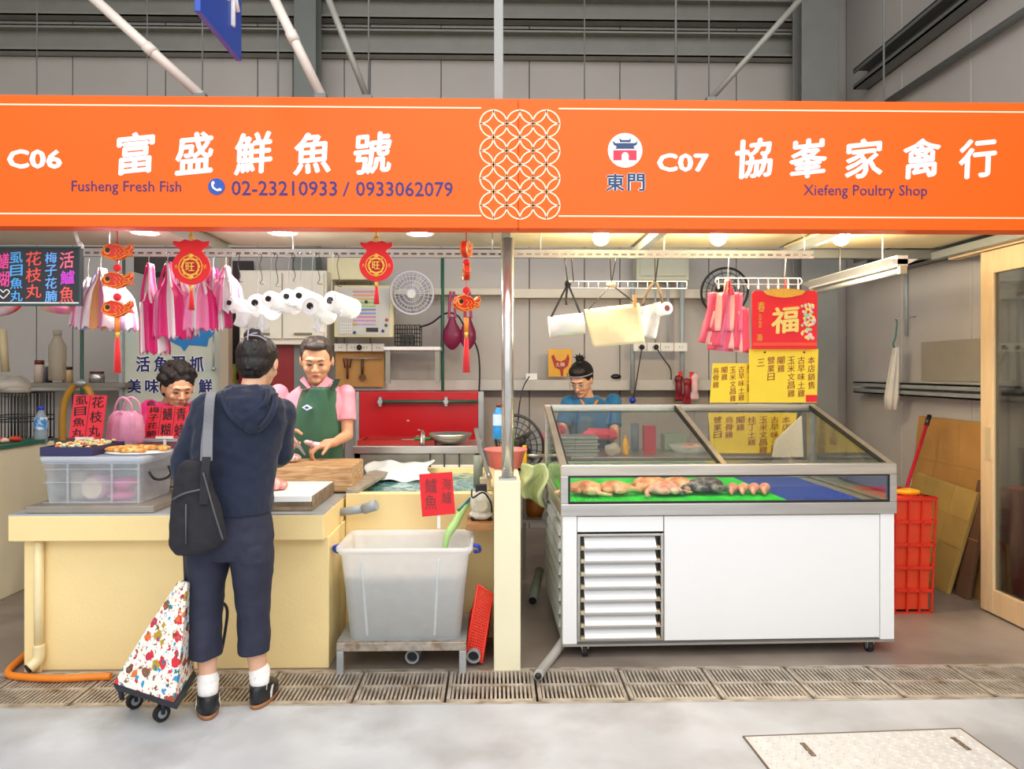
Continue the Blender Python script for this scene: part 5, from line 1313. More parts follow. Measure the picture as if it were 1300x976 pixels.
# left side with louvres
m = F(); m.box(0, .02, .03, .1, z0, z1); m.box(0, .02, FD-.08, FD, z0, z1); m.box(0, .02, .1, FD-.08, z1-.05, z1); m.box(0, .02, .1, FD-.08, z0, z0+.05); m.obj('side_frame', mat('satin_alu', '#CDD2D6', .45, .1), fr)
F().box(.03, .035, .1, FD-.08, z0+.05, z1-.05).obj('side_back', mat('dark_interior', '#5A564E'), fr)  # dark sheet: shade in the slat gaps put into its colour
sp = (z1-z0-.11)/8
for k in range(8):
    zz = z0+.055+k*sp
    F().hexa([(-.010, .104, zz), (-.010, FD-.084, zz), (.012, FD-.084, zz), (.012, .104, zz)], [(-.002, .104, zz+sp*.62), (-.002, FD-.084, zz+sp*.62), (.016, FD-.084, zz+sp*.62), (.016, .104, zz+sp*.62)]).obj('louvre', mat('satin_alu', '#CDD2D6', .45, .1), fr)
# steel sill band and rounded corners
F().box(-.01, FW+.01, -.012, .03, zf0, zf1).obj('sill_band', steel, fr, bev=.004)
F().box(-.01, .02, .03, FD, zf0, zf1).obj('side_sill', steel, fr, bev=.003); F().box(FW-.02, FW+.01, .03, FD, zf0, zf1).obj('side_sill', steel, fr, bev=.003); F().box(.02, FW-.02, FD-.03, FD, zf0, zf1+.1).obj('rear_sill', steel, fr, bev=.003)
# front window frame
bs_ = mat('warm_brushed_steel', '#D0C6B8', .28, .8, var=.12, vs=3, stretch=(1, 1, 14))
F().box(-.01, FW+.01, -.012, .035, zb0, zb1).obj('front_rail', bs_, fr, bev=.005)
for x0 in (-.01, FW-.03): F().box(x0, x0+.04, -.010, .035, zf1, zb0).obj('corner_post', steel, fr, bev=.003)
gk = mat('black_gasket', '#1C1C1A', .5)
m = F(); m.box(.03, FW-.03, -.012, -.004, zf1, zf1+.012); m.box(.03, .038, -.012, -.004, zf1+.012, zb0); m.box(FW-.038, FW-.03, -.012, -.004, zf1+.012, zb0); m.box(.03, FW-.03, -.012, -.004, zb0-.006, zb0); m.obj('gasket', gk, fr)
F().box(.038, FW-.038, -.003, .001, zf1+.012, zb0-.006).obj('front_glass', glassm, fr)
# slanted mullions and glass
ys, ye = .03, FD-.04
def slat(x, w_, name='slanted_rail', mt=None, th=.022):
    return F().hexa([(x, ys, zb1-.02), (x+w_, ys, zb1-.02), (x+w_, ye, zt0-.03), (x, ye, zt0-.03)], [(x, ys-.005, zb1), (x+w_, ys-.005, zb1), (x+w_, ye, zt0), (x, ye, zt0)]).obj(name, mt or bs_, fr)
slat(-.01, .035); slat(.845, .03); slat(FW-.025, .035)
slat(.028, .007, 'slanted_gasket', gk); slat(.836, .009, 'slanted_gasket', gk); slat(FW-.035, .009, 'slanted_gasket', gk)
for xa, xb in ((.035, .836), (.876, FW-.035)):
    F().hexa([(xa, ys+.005, zb1-.008), (xb, ys+.005, zb1-.008), (xb, ye, zt0-.016), (xa, ye, zt0-.016)], [(xa, ys+.004, zb1-.004), (xb, ys+.004, zb1-.004), (xb, ye, zt0-.012), (xa, ye, zt0-.012)]).obj('slanted_glass', glassm, fr)
F().box(-.01, FW+.01, FD-.045, FD, zt0-.035, zt0+.005).obj('top_rail', steel, fr, bev=.004)
F().box(.03, FW-.03, FD-.05, FD-.045, zt0-.045, zt0-.037).obj('top_gasket', gk, fr)
for x0 in (-.01, FW-.03): F().box(x0, x0+.04, FD-.04, FD, zf1, zt0-.035).obj('rear_post', bs_, fr, bev=.003)
for x0 in (0, FW-.004):
    F().prism([], 0, 0) if False else None
    m = F(); m.add([(x0, .03, zf1), (x0, FD-.04, zf1), (x0, FD-.04, zt0-.03), (x0, .03, zb1-.02), (x0+.004, .03, zf1), (x0+.004, FD-.04, zf1), (x0+.004, FD-.04, zt0-.03), (x0+.004, .03, zb1-.02)], [(0, 1, 2, 3), (7, 6, 5, 4), (0, 4, 5, 1), (1, 5, 6, 2), (2, 6, 7, 3), (3, 7, 4, 0)]); m.obj('side_glass', glassm, fr)
F().box(.03, FW-.03, .04, FD-.05, zf1-.06, zf1-.012).obj('inner_tray', steel, fr)
m = F(); m.hexa([(.032, .0, zf1-.01), (FW-.032, .0, zf1-.01), (FW-.032, .05, zf1-.01), (.032, .05, zf1-.01)], [(.032, .0, zf1+.006), (FW-.032, .0, zf1+.006), (FW-.032, .05, zf1-.002), (.032, .05, zf1-.002)]); m.obj('inner_lip', steel, fr)
# castors
for x, y in ((.12, .035), (FW-.12, .035), (.10, FD-.1), (FW-.12, FD-.1)):
    cs = F().box(x-.02, x+.02, y-.02, y+.02, .045, z0-.002).obj('castor', steel, fr)
    F().cyl((x-.012, y, .033), (x+.012, y, .033), .032, n=20).obj('tyre', rubber, cs); F().cyl((x-.014, y, .033), (x+.014, y, .033), .017, n=16).obj('hub', galv, cs)
# mats
def dmat(x0, x1, mt, label, name, bumps):
    t = thing(name, label, 'mat', FM @ Vector(((x0+x1)/2, .4, zf1)))
    F().box(x0, x1, .055, FD-.1, zf1-.01, zf1+.002).obj('sheet', mt, t)
    m = F()
    if bumps:
        y = .065
        while y < .5:
            x = x0+.01
            while x < x1-.01: m.add([(x, y, zf1+.002), (x+.009, y, zf1+.002), (x+.009, y+.009, zf1+.002), (x, y+.009, zf1+.002), (x+.0045, y+.0045, zf1+.007)], [(0, 1, 4), (1, 2, 4), (2, 3, 4), (3, 0, 4)]); x += .016
            y += .016
        m.obj('studs', mt, t)['kind'] = 'stuff'
dmat(.035, 1.21, mat('bright_green_mat', '#14D83A', .5, var=.1), 'bright green studded plastic mat under the poultry in the fridge', 'green_mat', True)
dmat(1.215, 1.62, mat('blue_mat', '#1440A8', .5, var=.1), 'blue plastic mat at the right end inside the fridge', 'blue_mat', True)
chm = ramp_mat('raw_chicken', 'noise', [(.36, '#D07850'), (.5, '#F0A878'), (.66, '#F8D0A8')], 16, .35, bump=.15, distort=.6)
chp = ramp_mat('pink_raw_chicken', 'noise', [(.36, '#E08878'), (.5, '#F4B09C'), (.66, '#FAD4C4')], 18, .35, bump=.15, distort=.6)
chd = ramp_mat('dark_raw_chicken', 'noise', [(.36, '#3A3438'), (.5, '#6A6066'), (.66, '#A8989C')], 22, .35, bump=.15, distort=.6)
def chicken(px, Yl, size, rot, mt, label, whole=True):
    q = at(px, 620, 4.0); base = Vector((q.x, Yl, zf1+.009)); M = Matrix.Translation(base) @ Matrix.Rotation(rot, 4, 'Z')
    m = MB(M); s = size
    m.ball((0, 0, .045*s), (.10*s, .065*s, .045*s), 18, 12); m.ball((.06*s, 0, .04*s), (.06*s, .055*s, .038*s))
    for sy in (-1, 1):
        m.ball((-.05*s, sy*.055*s, .03*s), (.06*s, .026*s, .024*s), rot=Matrix.Rotation(sy*.5, 3, 'Z')); m.cyl((-.09*s, sy*.075*s, .025*s), (-.16*s, sy*.05*s, .014*s), .016*s, .009*s); m.ball((-.165*s, sy*.05*s, .014*s), .013*s)
        m.ball((.05*s, sy*.065*s, .03*s), (.045*s, .016*s, .018*s), rot=Matrix.Rotation(-sy*.6, 3, 'Z'))
    if whole: m.tube([(.1*s, 0, .045*s), (.15*s, .02*s, .03*s), (.17*s, .06*s, .016*s)], lambda u: (.022-.01*u)*s, 8); m.ball((.17*s, .07*s, .016*s), (.02*s, .016*s, .015*s))
    return m.top('chicken', mt, label, 'poultry', remesh=.007)
chicken(748, 4.12, .88, R(160), chm, 'plucked chicken at the left end of the green mat')
chicken(784, 4.13, .85, R(-15), chm, 'plucked chicken second from the left on the green mat')
chicken(835, 4.22, 1.0, R(10), chm, 'plucked chicken lying back in the middle of the green mat')
chicken(850, 4.11, .85, R(200), chp, 'pink chicken lying nearest the front glass in the middle')
chicken(872, 4.20, .95, R(-20), chm, 'plucked chicken touching the dark-skinned one')
chicken(908, 4.17, 1.0, R(190), chd, 'dark grey-skinned chicken on the green mat')
for i, px in enumerate((938, 952, 966, 980)):
    q = at(px, 620, 4.05); m = MB(Matrix.Translation((q.x, 4.16, zf1+.009)) @ Matrix.Rotation(R(-25), 4, 'Z')); m.ball((0, 0, .028), (.032, .07, .028)); m.cyl((0, -.05, .022), (.01, -.11, .012), .016, .01)
    m.top('drumstick', chp, ['pink chicken leg next to the dark chicken', 'pink chicken leg second from the dark chicken', 'pink chicken leg third from the dark chicken', 'pink chicken leg nearest the blue mat'][i], 'poultry', 'row of pink chicken legs', remesh=.006)
# things on the work table seen through the slanted glass
tz = .901
def on(px, Y): return at(px, 560, Y).x
for i in range(3):
    x0, x1 = on(697, 5.3), on(757, 5.3); z = tz+i*.045
    m = MB(); m.box(x0, x1, 5.22, 5.5, z, z+.03); m.box(x0-.01, x1+.01, 5.21, 5.51, z+.03, z+.04); m.top('steel_pan', mat('grey_pan', '#A8ACAA', .35, .4, var=.1), ['lowest', 'middle', 'top'][i]+' grey pan of the stack behind the fridge before the poultry seller', 'pan', bev=.003)
m = MB(); x = on(778, 5.2); m.ball((x, 5.22, tz+.045), (.06, .05, .045)); m.top('plastic_bag', plastic('milky_bag', '#E8E0D4'), 'small crumpled clear bag beside the grey pans', 'bag', disp=.04, dscale=.04)
bottle(794, 566, 590, 5.3, 'yellow sauce bottle behind the fridge glass', mat('yellow_plastic', '#F0B020'), mat('yellow_plastic', '#F0B020'))
for p_ in bpy.data.objects:
    if p_.get('label') == 'yellow sauce bottle behind the fridge glass': p_.location.z = tz
x0, x1 = on(817, 5.4), on(832, 5.4); MB().box(x0, x1, 5.38, 5.44, tz, tz+.2).top('red_book', mat('crimson_cover', '#A8203C', .5), 'upright crimson carton behind the fridge glass', 'carton', bev=.003)
x = on(880, 5.3); m = MB(); m.lathe((x, 5.4, tz), [(.1, 0), (.145, .05), (.15, .06), (.14, .055), (.09, .01), (0, .01)], 32); m.top('white_basin', plastic('basin_film', '#E8F0F4', .2), 'shallow whitish basin behind the divider bar of the fridge glass', 'basin')
m = MB(); m.ball((x+.02, 5.4, tz+.04), (.09, .08, .03)); m.top('meat_pieces', chp, 'pink meat pieces lying in the whitish basin', 'meat', disp=.02, dscale=.03)
x0, x1 = on(843, 5.6), on(872, 5.6); MB().box(x0, x1, 5.58, 5.72, tz, tz+.12).top('scale_box', mat('grey_green_box', '#8A9A8C', .5), 'grey-green weighing box behind the fridge glass', 'box', bev=.006)
x0, x1 = on(798, 5.7), on(815, 5.7)
m = MB(); x = on(806, 5.6); m.cyl((x, 5.6, tz), (x, 5.6, tz+.2), .03); m.top('water_jug', plastic('blue_grey_jug', '#8CA0B8', .3), 'blue-grey jug behind the fridge glass beside the crimson carton', 'jug')

# ================================================================ HANGING GOODS and wall, poultry stall
def wire(t, a, b, r=.003, m=None, name='wire'): MB().tube([a, Vector(a).lerp(Vector(b), .5), b], r, 6, 2).obj(name, m or MC['dark_wire'], t)
# wire rack
rk = thing('wire_rack', 'thin white wire rack hanging over the paper roll and sheets', 'rack', at(790, 370, 4.55))
a = at(722, 357, 4.55); b = at(872, 366, 4.55)
m = MB()
for z in (a.z, b.z): m.cyl((a.x, 4.55, z), (b.x, 4.55, z), .003, n=6)
for k in range(13): X = a.x+(b.x-a.x)*k/12; m.cyl((X, 4.55, b.z), (X, 4.55, a.z), .002, n=5)
m.obj('grid', mat('pale_wire', '#D8D6E0'), rk)
for px in (728, 776, 832): p0 = at(px-4, 327, 4.4); wire(rk, (p0.x, 4.33, 2.15), at(px, 357, 4.55), .003, MC['dark_wire'], 'hook')
# paper roll on straps
Y = 4.35
t = thing('paper_roll', 'white paper roll slung in two black straps', 'roll', at(718, 428, Y))
a = at(697, 415, Y); b = at(741, 410, Y); MB().cyl(a, b, 13.5*mpp(Y), n=28).obj('roll', mat('warm_white_paper', '#FBF6EC', .6), t)
k = at(721, 360, Y)
for e in (at(699, 404, Y-.03), at(741, 408, Y-.03)): 
    d = (e-k); MB().hexa([k+Vector((-.006, 0, 0)), k+Vector((.006, 0, 0)), k+Vector((.006, .004, 0)), k+Vector((-.006, .004, 0))], [e+Vector((-.007, 0, 0)), e+Vector((.007, 0, 0)), e+Vector((.007, .004, 0)), e+Vector((-.007, .004, 0))]).obj('strap', mat('black_webbing', '#3C3C42', .7), t)
MB().ball(k, (.02, .02, .022)).obj('knot', black, t); wire(t, k, (k.x-.02, 4.33, 2.15), .004)
MB().tube([k, at(719, 375, Y), at(719, 387, Y)], .007).obj('strap_end', MC['black_webbing'], t)
# cream sheets
t = thing('paper_sheets', 'tilted sheaf of cream paper sheets hanging on a string', 'paper', at(780, 440, 4.4))
p = [at(742, 394, 4.4), at(812, 386, 4.4), at(819, 435, 4.4), at(753, 441, 4.4)]
for j in range(3):
    o_ = Vector((0, .012*j, .004*j)); m = MB()
    m.grid(lambda u, v: (p[0].lerp(p[1], u)).lerp(p[3].lerp(p[2], u), v)+o_+Vector((0, -.012*math.sin(v*PI)*math.sin(u*5), 0)), 16, 12)
    m.obj('sheet', mat('cream_paper', '#F4E4B8', .7, var=.04, bump=.6, bs=12), t, solid=.002)
k = at(776, 361, 4.45); wire(t, p[0]+Vector((.02, 0, 0)), k, .003); wire(t, p[1]-Vector((.03, 0, -.01)), k, .005); MB().ball(k, (.03, .015, .02)).obj('peg', mat('pale_handle', '#C8B48A'), t)
wire(t, k, (k.x+.01, 4.33, 2.15), .003)
MB().box(at(806, 0, 4.38).x-.01, at(806, 0, 4.38).x+.01, 4.375, 4.395, at(0, 388, 4.38).z, at(0, 372, 4.38).z).obj('clip', mat('tan_clip', '#D8A860', .5), t)
# white bag sleeve with dark ended roll
t = thing('bag_roll', 'white bag roll with dark core hanging right of the cream sheets', 'roll', at(832, 430, 4.5))
c = at(847, 391, 4.45); e = at(815, 400, 4.75); MB().cyl(c, e, 8*mpp(4.5), n=22).obj('film', rollm, t); MB().cyl(c+(c-e).normalized()*.002, c-(c-e).normalized()*.004, 4*mpp(4.5)).obj('core_hole', mat('dark_core', '#5A1C24', .6), t)
q = [at(812, 390, 4.5), at(842, 382, 4.5), at(832, 430, 4.5), at(815, 427, 4.5)]
MB().grid(lambda u, v: (q[0].lerp(q[1], u)).lerp(q[3].lerp(q[2], u), v)+Vector((0, .02*math.sin(u*8+v*3), 0)), 12, 12).obj('loose_bag', rollm, t, solid=.001)
k = at(832, 358, 4.5); MB().tube([at(816, 388, 4.47), at(822, 370, 4.47), k, at(838, 372, 4.47), at(841, 386, 4.47)], .009).obj('strap', mat('brown_webbing', '#5A4A38', .7), t); wire(t, k, (k.x-.02, 4.33, 2.15), .004)
# electrical box, conduits, sockets
a = at(808, 356, 6.8); b = at(875, 328, 6.8)
t = thing('electrical_box', 'grey-cream electrical box high on the wall of the poultry stall', 'box', at(841, 356, 6.8))
MB().box(a.x, b.x, 6.8, 7.0, a.z, b.z+.1).obj('case', mat('grey_cream_box', '#C8C8B0', .45), t, bev=.008)
MB().box(a.x+.03, b.x-.03, 6.79, 6.8, a.z+.04, b.z+.07).obj('cover', mat('grey_cream_box', '#C8C8B0'), t, bev=.004)
for px, r_, lb in ((803, .022, 'leftmost, beside the yellow clip'), (832, .008, 'thin one above the sockets'), (848, .012, 'slim one right of the white bag roll'), (866, .022, 'thick one at the right end of the sockets')):
    X = at(px, 400, 6.85).x; m = MB(); m.cyl((X, 6.85, at(0, 500, 6.85).z if px in (803, 866) else at(0, 436, 6.85).z), (X, 6.85, at(0, 357, 6.85).z), r_, n=10)
    m.top('conduit', mat('grey_conduit', '#A8B0B0', .4), 'vertical grey conduit on the wall, '+lb, 'pipe', 'wall conduits of the poultry stall')
sockets(804, 873, 435, 446, 4, 6.78, 'row of four wall sockets with two black plugs above the ledge', (815, 833))
t = thing('power_cable', 'two thin black leads hanging from the wall sockets', 'cable', at(820, 500, 6.7))
MB().tube([at(815, 441, 6.72), at(811, 465, 6.7), at(807, 490, 6.7), at(804, 508, 6.7)], .006, 6).obj('cord', black, t); MB().tube([at(833, 441, 6.72), at(842, 455, 6.7), at(851, 468, 6.7), at(852, 482, 6.7)], .006, 6).obj('cord', black, t)
MB().ball(at(803, 508, 6.7), (.03, .03, .03)).obj('plug', bl, t)
# rooster print pack
t = thing('rooster_pack', 'yellow packet with red rooster print leaning on the ledge above the poultry seller', 'packet', at(711, 481, 6.9))
a = at(696, 481, 6.86); b = at(726, 443, 6.86); MB().box(a.x, b.x, 6.86, 6.885, a.z+.02, b.z).obj('packet', mat('yellow_packet', '#E8A828', .4, var=.1), t, bev=.003)
m = MB(); m.prism([(at(x, y, 6.86).x, at(x, y, 6.86).z) for x, y in [(700, 452), (703, 450), (706, 457), (712, 459), (718, 456), (721, 449), (723, 455), (721, 464), (715, 469), (715, 477), (712, 477), (711, 469), (704, 466)]][::-1], 6.853, 6.86); m.obj('rooster_print', mat('red_brown_print', '#A8281C', .5), t)
m = MB(); ptext(m, '土雞', 705, 460, 717, 465, 6.853, th=.002); m.obj('lettering', mat('cream_print', '#F4E8C8', .5), t)
MB().ball(at(782, 478, 6.88), (.05, .03, .025)).top('black_pouch', black, 'small black object lying on the wall ledge right of the seller\'s head', 'pouch')
MB().box(at(668, 0, 6.9).x, at(682, 0, 6.9).x, 6.93, 6.97, at(0, 482, 6.9).z, at(0, 474, 6.9).z).top('wall_socket', white, 'white single socket on the ledge right of the steel pole', 'socket')
t = thing('power_cable', 'black cable dropping from the single socket to the dark fan', 'cable', at(662, 530, 6.5)); MB().tube([at(672, 478, 6.85), at(665, 490, 6.7), at(660, 510, 6.3), at(657, 540, 5.8)], .006, 6).obj('cord', black, t)
# gloves bundle
t = thing('rubber_gloves', 'dark red and white rubber gloves hanging left of the yellow price lists', 'gloves', at(872, 510, 6.6))
for px, h, dz in ((862, '#7A1420', 0), (872, '#8C1C28', 4), (882, '#E8C0C0', -2)):
    m = MB(); c = at(px, 492+dz, 6.84); m.ball(c, (.035, .03, .09)); m.ball(c+Vector((.0, 0, .08)), (.045, .03, .04))
    for k in range(4): m.cyl(c+Vector((-.03+k*.02, 0, -.06)), c+Vector((-.036+k*.024, 0, -.13)), .01)
    m.obj('glove', mat('glove_'+h[1:], h, .4), t, remesh=.012)
for px in (864, 878): MB().cyl(at(px, 472, 6.84), at(px, 492, 6.84), .02, .008).obj('peg', mat('red_plastic', '#E8321C'), t)
# dim fan behind
wallfan(920, 370, 30, 6.8, 'dark wall fan behind the pink bags of the poultry stall', MC['dark_wire'], MC['dark_wire'], n_=14)
# hook rail
Y = 4.35
t = thing('hook_rail', 'white wire hanger rail with small hooks under the slotted rail', 'hanger', at(963, 362, Y))
a = at(908, 353, Y); b = at(1018, 361, Y)
m = MB(); m.tube([(a.x+.01, Y, a.z), (b.x-.01, Y, a.z), (b.x, Y, (a.z+b.z)/2), (b.x-.01, Y, b.z), (a.x+.01, Y, b.z), (a.x, Y, (a.z+b.z)/2), (a.x+.01, Y, a.z)], .004, 6, 0); m.obj('rail_loop', white, t)
for k in range(9):
    X = at(912+k*12.6, 360, Y).x; MB().tube([(X, Y, a.z), (X, Y-.01, b.z-.02), (X-.006, Y-.018, b.z-.028), (X-.01, Y-.02, b.z-.012)], .003, 6, 3).obj('hook', white, t)
for px in (924, 996): X = at(px, 0, Y).x; wire(t, (X, Y, a.z), (X, Y-.02, 2.16), .003, galv)
# pink cloth bags on it
stripe = [mat('cloth_rose', '#EE5470', .5), mat('cloth_pale', '#F8C0B0', .5), mat('cloth_pink', '#F07898', .5)]
t = thing('bag_stack', 'folded pink striped plastic bags hanging left of the red calendar', 'bags', at(918, 448, Y))
def clothpart(q, lay, pat, nm):
    m = MB(); P_ = [at(x, y, Y-.012*lay) for x, y in q]
    nu, nv = 20, 10
    vs = [(P_[0].lerp(P_[1], i/nu)).lerp(P_[3].lerp(P_[2], i/nu), j/nv)+Vector((0, .012*math.sin(i*.9+j*.3+lay), 0)) for j in range(nv+1) for i in range(nu+1)]
    o_ = len(m.v); m.v += vs
    for j in range(nv):
        for i in range(nu): m.f.append([j*(nu+1)+i, j*(nu+1)+i+1, (j+1)*(nu+1)+i+1, (j+1)*(nu+1)+i]); m.mi.append(pat[(i*len(pat)//nu) % len(pat)]); m.sm.append(True)
    m.obj(nm, stripe, t, solid=.003)
clothpart([(905, 372), (950, 392), (953, 448), (898, 444)], 0, [0, 2, 0, 1, 0], 'rear_bag')
clothpart([(898, 395), (940, 395), (946, 446), (886, 434)], 1, [0, 1, 0, 2, 1, 0, 2], 'middle_bag')
clothpart([(899, 371), (944, 371), (942, 420), (896, 420)], 2, [0, 0, 1, 0, 2, 1, 0, 2], 'front_bag')
clothpart([(921, 355), (927, 355), (932, 374), (917, 374)], 2, [1, 0], 'neck')
# red calendar
CY = 4.30
t = thing('wall_calendar', 'red calendar with large gold good-luck character hanging over the yellow lists', 'calendar', at(996, 443, CY))
MB().prism([(at(x, y, CY).x, at(x, y, CY).z) for x, y in [(955, 373), (958, 369), (1035, 369), (1038, 373), (1037, 443), (955, 443)]][::-1], CY, CY+.012).obj('board', redcard, t)
MB().prism([(at(x, y, CY).x, at(x, y, CY).z) for x, y in [(968, 369), (980, 367), (996, 366), (1012, 367), (1023, 369), (1018, 374), (1005, 377), (996, 378), (985, 377), (973, 374)]][::-1], CY-.004, CY).obj('gold_crest', gold, t)
m = MB(); ptext(m, '福', 979, 389, 1014, 423, CY, bold=.03, th=.006, wob=.03); m.obj('lettering', mat('gold_letter', '#F4D878', .4), t)
m = MB(); ptext(m, '春', 962, 383, 971, 396, CY, bold=.01, th=.003); vtext(m, '吉祥如意', 965, 398, 416, 4, CY, th=.002); ptext(m, '壽', 961, 424, 968, 433, CY, th=.002); m.obj('small_lettering', gold, t)
MB().box(at(956, 0, CY).x, at(1037, 0, CY).x, CY-.002, CY, at(0, 438, CY).z, at(0, 434, CY).z).obj('lower_band', mat('orange_red_band', '#F05030', .5), t)
rnd = random.Random(3)
for h, n_ in (('#F8C8D0', 34), ('#F0E070', 18), ('#A8D8A0', 22)):
    m = MB()
    for k in range(n_): c = at(rnd.uniform(1018, 1034), rnd.uniform(386, 430), CY-.001); m.ball(c, (.009, .003, .009), 8, 5)
    m.obj('flower_print', mat('flower_'+h[1:], h, .5), t)
MB().cyl(at(997, 355, CY), at(997, 370, CY), .004, n=6).obj('cord', redcard, t)
# yellow price lists
yel = mat('yellow_paper', '#F8D838', .6, var=.04)
def plist(q, cols_, Y, label, x0, dx, y0, h_, extra=None):
    t = thing('price_list', label, 'poster', at((q[0][0]+q[1][0])/2, q[2][1], Y)); P_ = [at(x, y, Y) for x, y in q]; o_ = Vector((0, .004, 0))
    MB().hexa([P_[3], P_[2], P_[2]+o_, P_[3]+o_], [P_[0], P_[1], P_[1]+o_, P_[0]+o_]).obj('paper', yel, t)
    for i, wd in enumerate(cols_):
        m = MB(); vtext(m, wd, x0-i*dx, y0[i], y0[i]+h_*len(wd), dx*.7, Y, th=.0015, wob=.04); m.obj('handwriting', mat('red_brown_ink', '#8C2418', .6), t)
    return t
t = plist([(951, 443), (1039, 443), (1037, 511), (951, 511)], ['本店銷售', '古早味土雞', '玉米文昌雞', '閹雞', '營業日', '三'], 4.33, 'upper yellow handwritten list under the red calendar', 1030, 12.8, [452, 452, 452, 452, 452, 455], 10.5)
MB().box(at(1023, 0, 4.33).x, at(1037, 0, 4.33).x, 4.325, 4.33, at(0, 511, 4.33).z, at(0, 502, 4.33).z).obj('red_corner', redcard, t)
for px in (971, 1021): MB().ball(at(px, 447, 4.325), (.006, .004, .006)).obj('pin', black, t)
plist([(905, 461), (957, 461), (957, 511), (901, 511)], ['桂丁土雞', '古早味土雞', '玉米文昌雞', '閹雞', '烏骨雞'], 4.37, 'lower yellow handwritten list left of the red calendar', 952, 10.8, [462, 464, 465, 465, 466], 9)
plist([(899, 524), (1012, 524), (1004, 575), (903, 575)], ['本店銷售', '古早味土雞', '玉米文昌雞', '桂丁土雞', '閹雞', '烏骨雞', '營業日'], 5.20, 'yellow handwritten sheet added behind the fridge glass as the reflected price list', 998, 14.5, [528]*7, 9.5)  # sheet stands in for the yellow list's reflection in the slanted glass
m = MB(); q = [at(x, y, 5.16) for x, y in [(984, 560), (1018, 528), (1020, 580), (981, 580)]]; m.hexa([q[3], q[2], q[2]+Vector((0, .02, 0)), q[3]+Vector((0, .02, 0))], [q[0], q[1], q[1]+Vector((0, .02, 0)), q[0]+Vector((0, .02, 0))]); m.top('white_papers', mat('white_paper_stack', '#F8F4E8', .6, bump=.5, bs=30), 'slanting bundle of white papers behind the right end of the fridge glass', 'papers')

# strip light, right
SX = 2.3
t = thing('strip_light', 'unlit white batten strip light hanging at the right of the poultry stall', 'light', (SX, 4.8, 2.05))
m = MB(); m.box(SX-.03, SX+.03, 4.18, 5.38, 2.09, 2.15); m.hexa([(SX-.03, 4.18, 2.10), (SX+.03, 4.18, 2.10), (SX+.03, 5.38, 2.10), (SX-.03, 5.38, 2.10)], [(SX-.09, 4.18, 2.13), (SX+.09, 4.18, 2.13), (SX+.09, 5.38, 2.13), (SX-.09, 5.38, 2.13)]); m.obj('housing', white, t)
MB().cyl((SX, 4.2, 2.065), (SX, 5.36, 2.065), .016).obj('tube', mat('unlit_tube', '#F0EEE8', .3), t)
m = MB(); m.box(SX-.02, SX+.02, 4.17, 4.2, 2.045, 2.09); m.box(SX-.02, SX+.02, 5.36, 5.39, 2.045, 2.09); m.obj('lamp_holder', mat('beige_plastic', '#C8BCA0'), t)
for Yy in (4.4, 4.95): MB().cyl((SX, Yy, 2.15), (SX, Yy, 2.325), .004, n=6).obj('hanger', galv, t)
# header + sliding door on the right
DX = 3.06
MB().box(DX-.03, DX+.05, 3.3, 4.95, 2.24, 2.31).top('door_header', woodc, 'pale wood-coloured header beam above the sliding door', 'beam', bev=.004)
dz1 = 2.235
t = thing('sliding_door', 'pale wood-framed glass sliding door at the right edge', 'door', (DX, 4.0, 0)); t['kind'] = 'thing'
y0_, y1_ = 3.35, 4.63
MB().box(DX-.02, DX+.02, y1_-.12, y1_, .01, dz1).obj('stile', woodc, t, bev=.005); MB().box(DX-.02, DX+.02, y0_, y0_+.12, .01, dz1).obj('stile', woodc, t, bev=.005)
MB().box(DX-.02, DX+.02, y0_+.12, y1_-.12, .01, .16).obj('rail', woodc, t, bev=.005); MB().box(DX-.02, DX+.02, y0_+.12, y1_-.12, dz1-.14, dz1).obj('rail', woodc, t, bev=.005)
MB().box(DX-.004, DX+.004, y0_+.12, y1_-.12, .16, dz1-.14).obj('pane', glass('door_glass', '#D8DCDC', .1), t)
MB().box(DX-.03, DX-.02, y1_-.10, y1_-.06, .95, 1.15).obj('handle', mat('pale_handle', '#C8B48A'), t)
# hanging white cloth
X = WX-.2
c = at(1137, 405, 5.9)
t = thing('hanging_cloth', 'off-white cloth hanging from a hook on the right wall', 'cloth', at(1137, 520, 5.9))
m = MB(); rings = []
for v, r_ in ((0, 2), (.2, 4), (.5, 7), (.8, 9), (1, 7)):
    rings.append([Vector((c.x-v*6*mpp(5.9)+r_*mpp(5.9)*math.cos(q)*(1+.15*math.cos(5*q)), 5.9+.04*math.sin(q)*(1+.2*math.cos(6*q)), c.z-(36+v*80)*mpp(5.9))) for q in [2*PI*i/30 for i in range(30)]])
m.loft(rings); m.obj('cloth', mat('off_white_cloth', '#DCD6CA', .8, var=.08), t)
MB().tube([c, c+Vector((.01, 0, -.03)), c+Vector((0, 0, -.14)), c+Vector((-.02, 0, -.2)), c+Vector((.0, 0, -.24))], .006).obj('hook', mat('green_painted_tube', '#2F6B55'), t)
MB().tube([c, Vector((WX, 5.9, c.z+.02))], .005, 6, 0).obj('wall_bracket', galv, t)
X = WX-.02
q0 = at(1165, 350, 6.0)
m = MB(); m.cyl((WX-.02, 6.0, at(0, 425, 6).z), (WX-.02, 6.0, at(0, 350, 6).z+.1), .012, n=8); m.top('conduit', mat('grey_conduit', '#A8B0B0'), 'thin vertical conduit on the right wall beside the hanging cloth', 'pipe')
MB().box(WX-.012, WX-.002, 5.0, 5.8, 1.42, 1.72).top('wall_patch', mat('tan_patch', '#A8A090', .6), 'faded tan panel on the right wall above the ledge', 'panel')
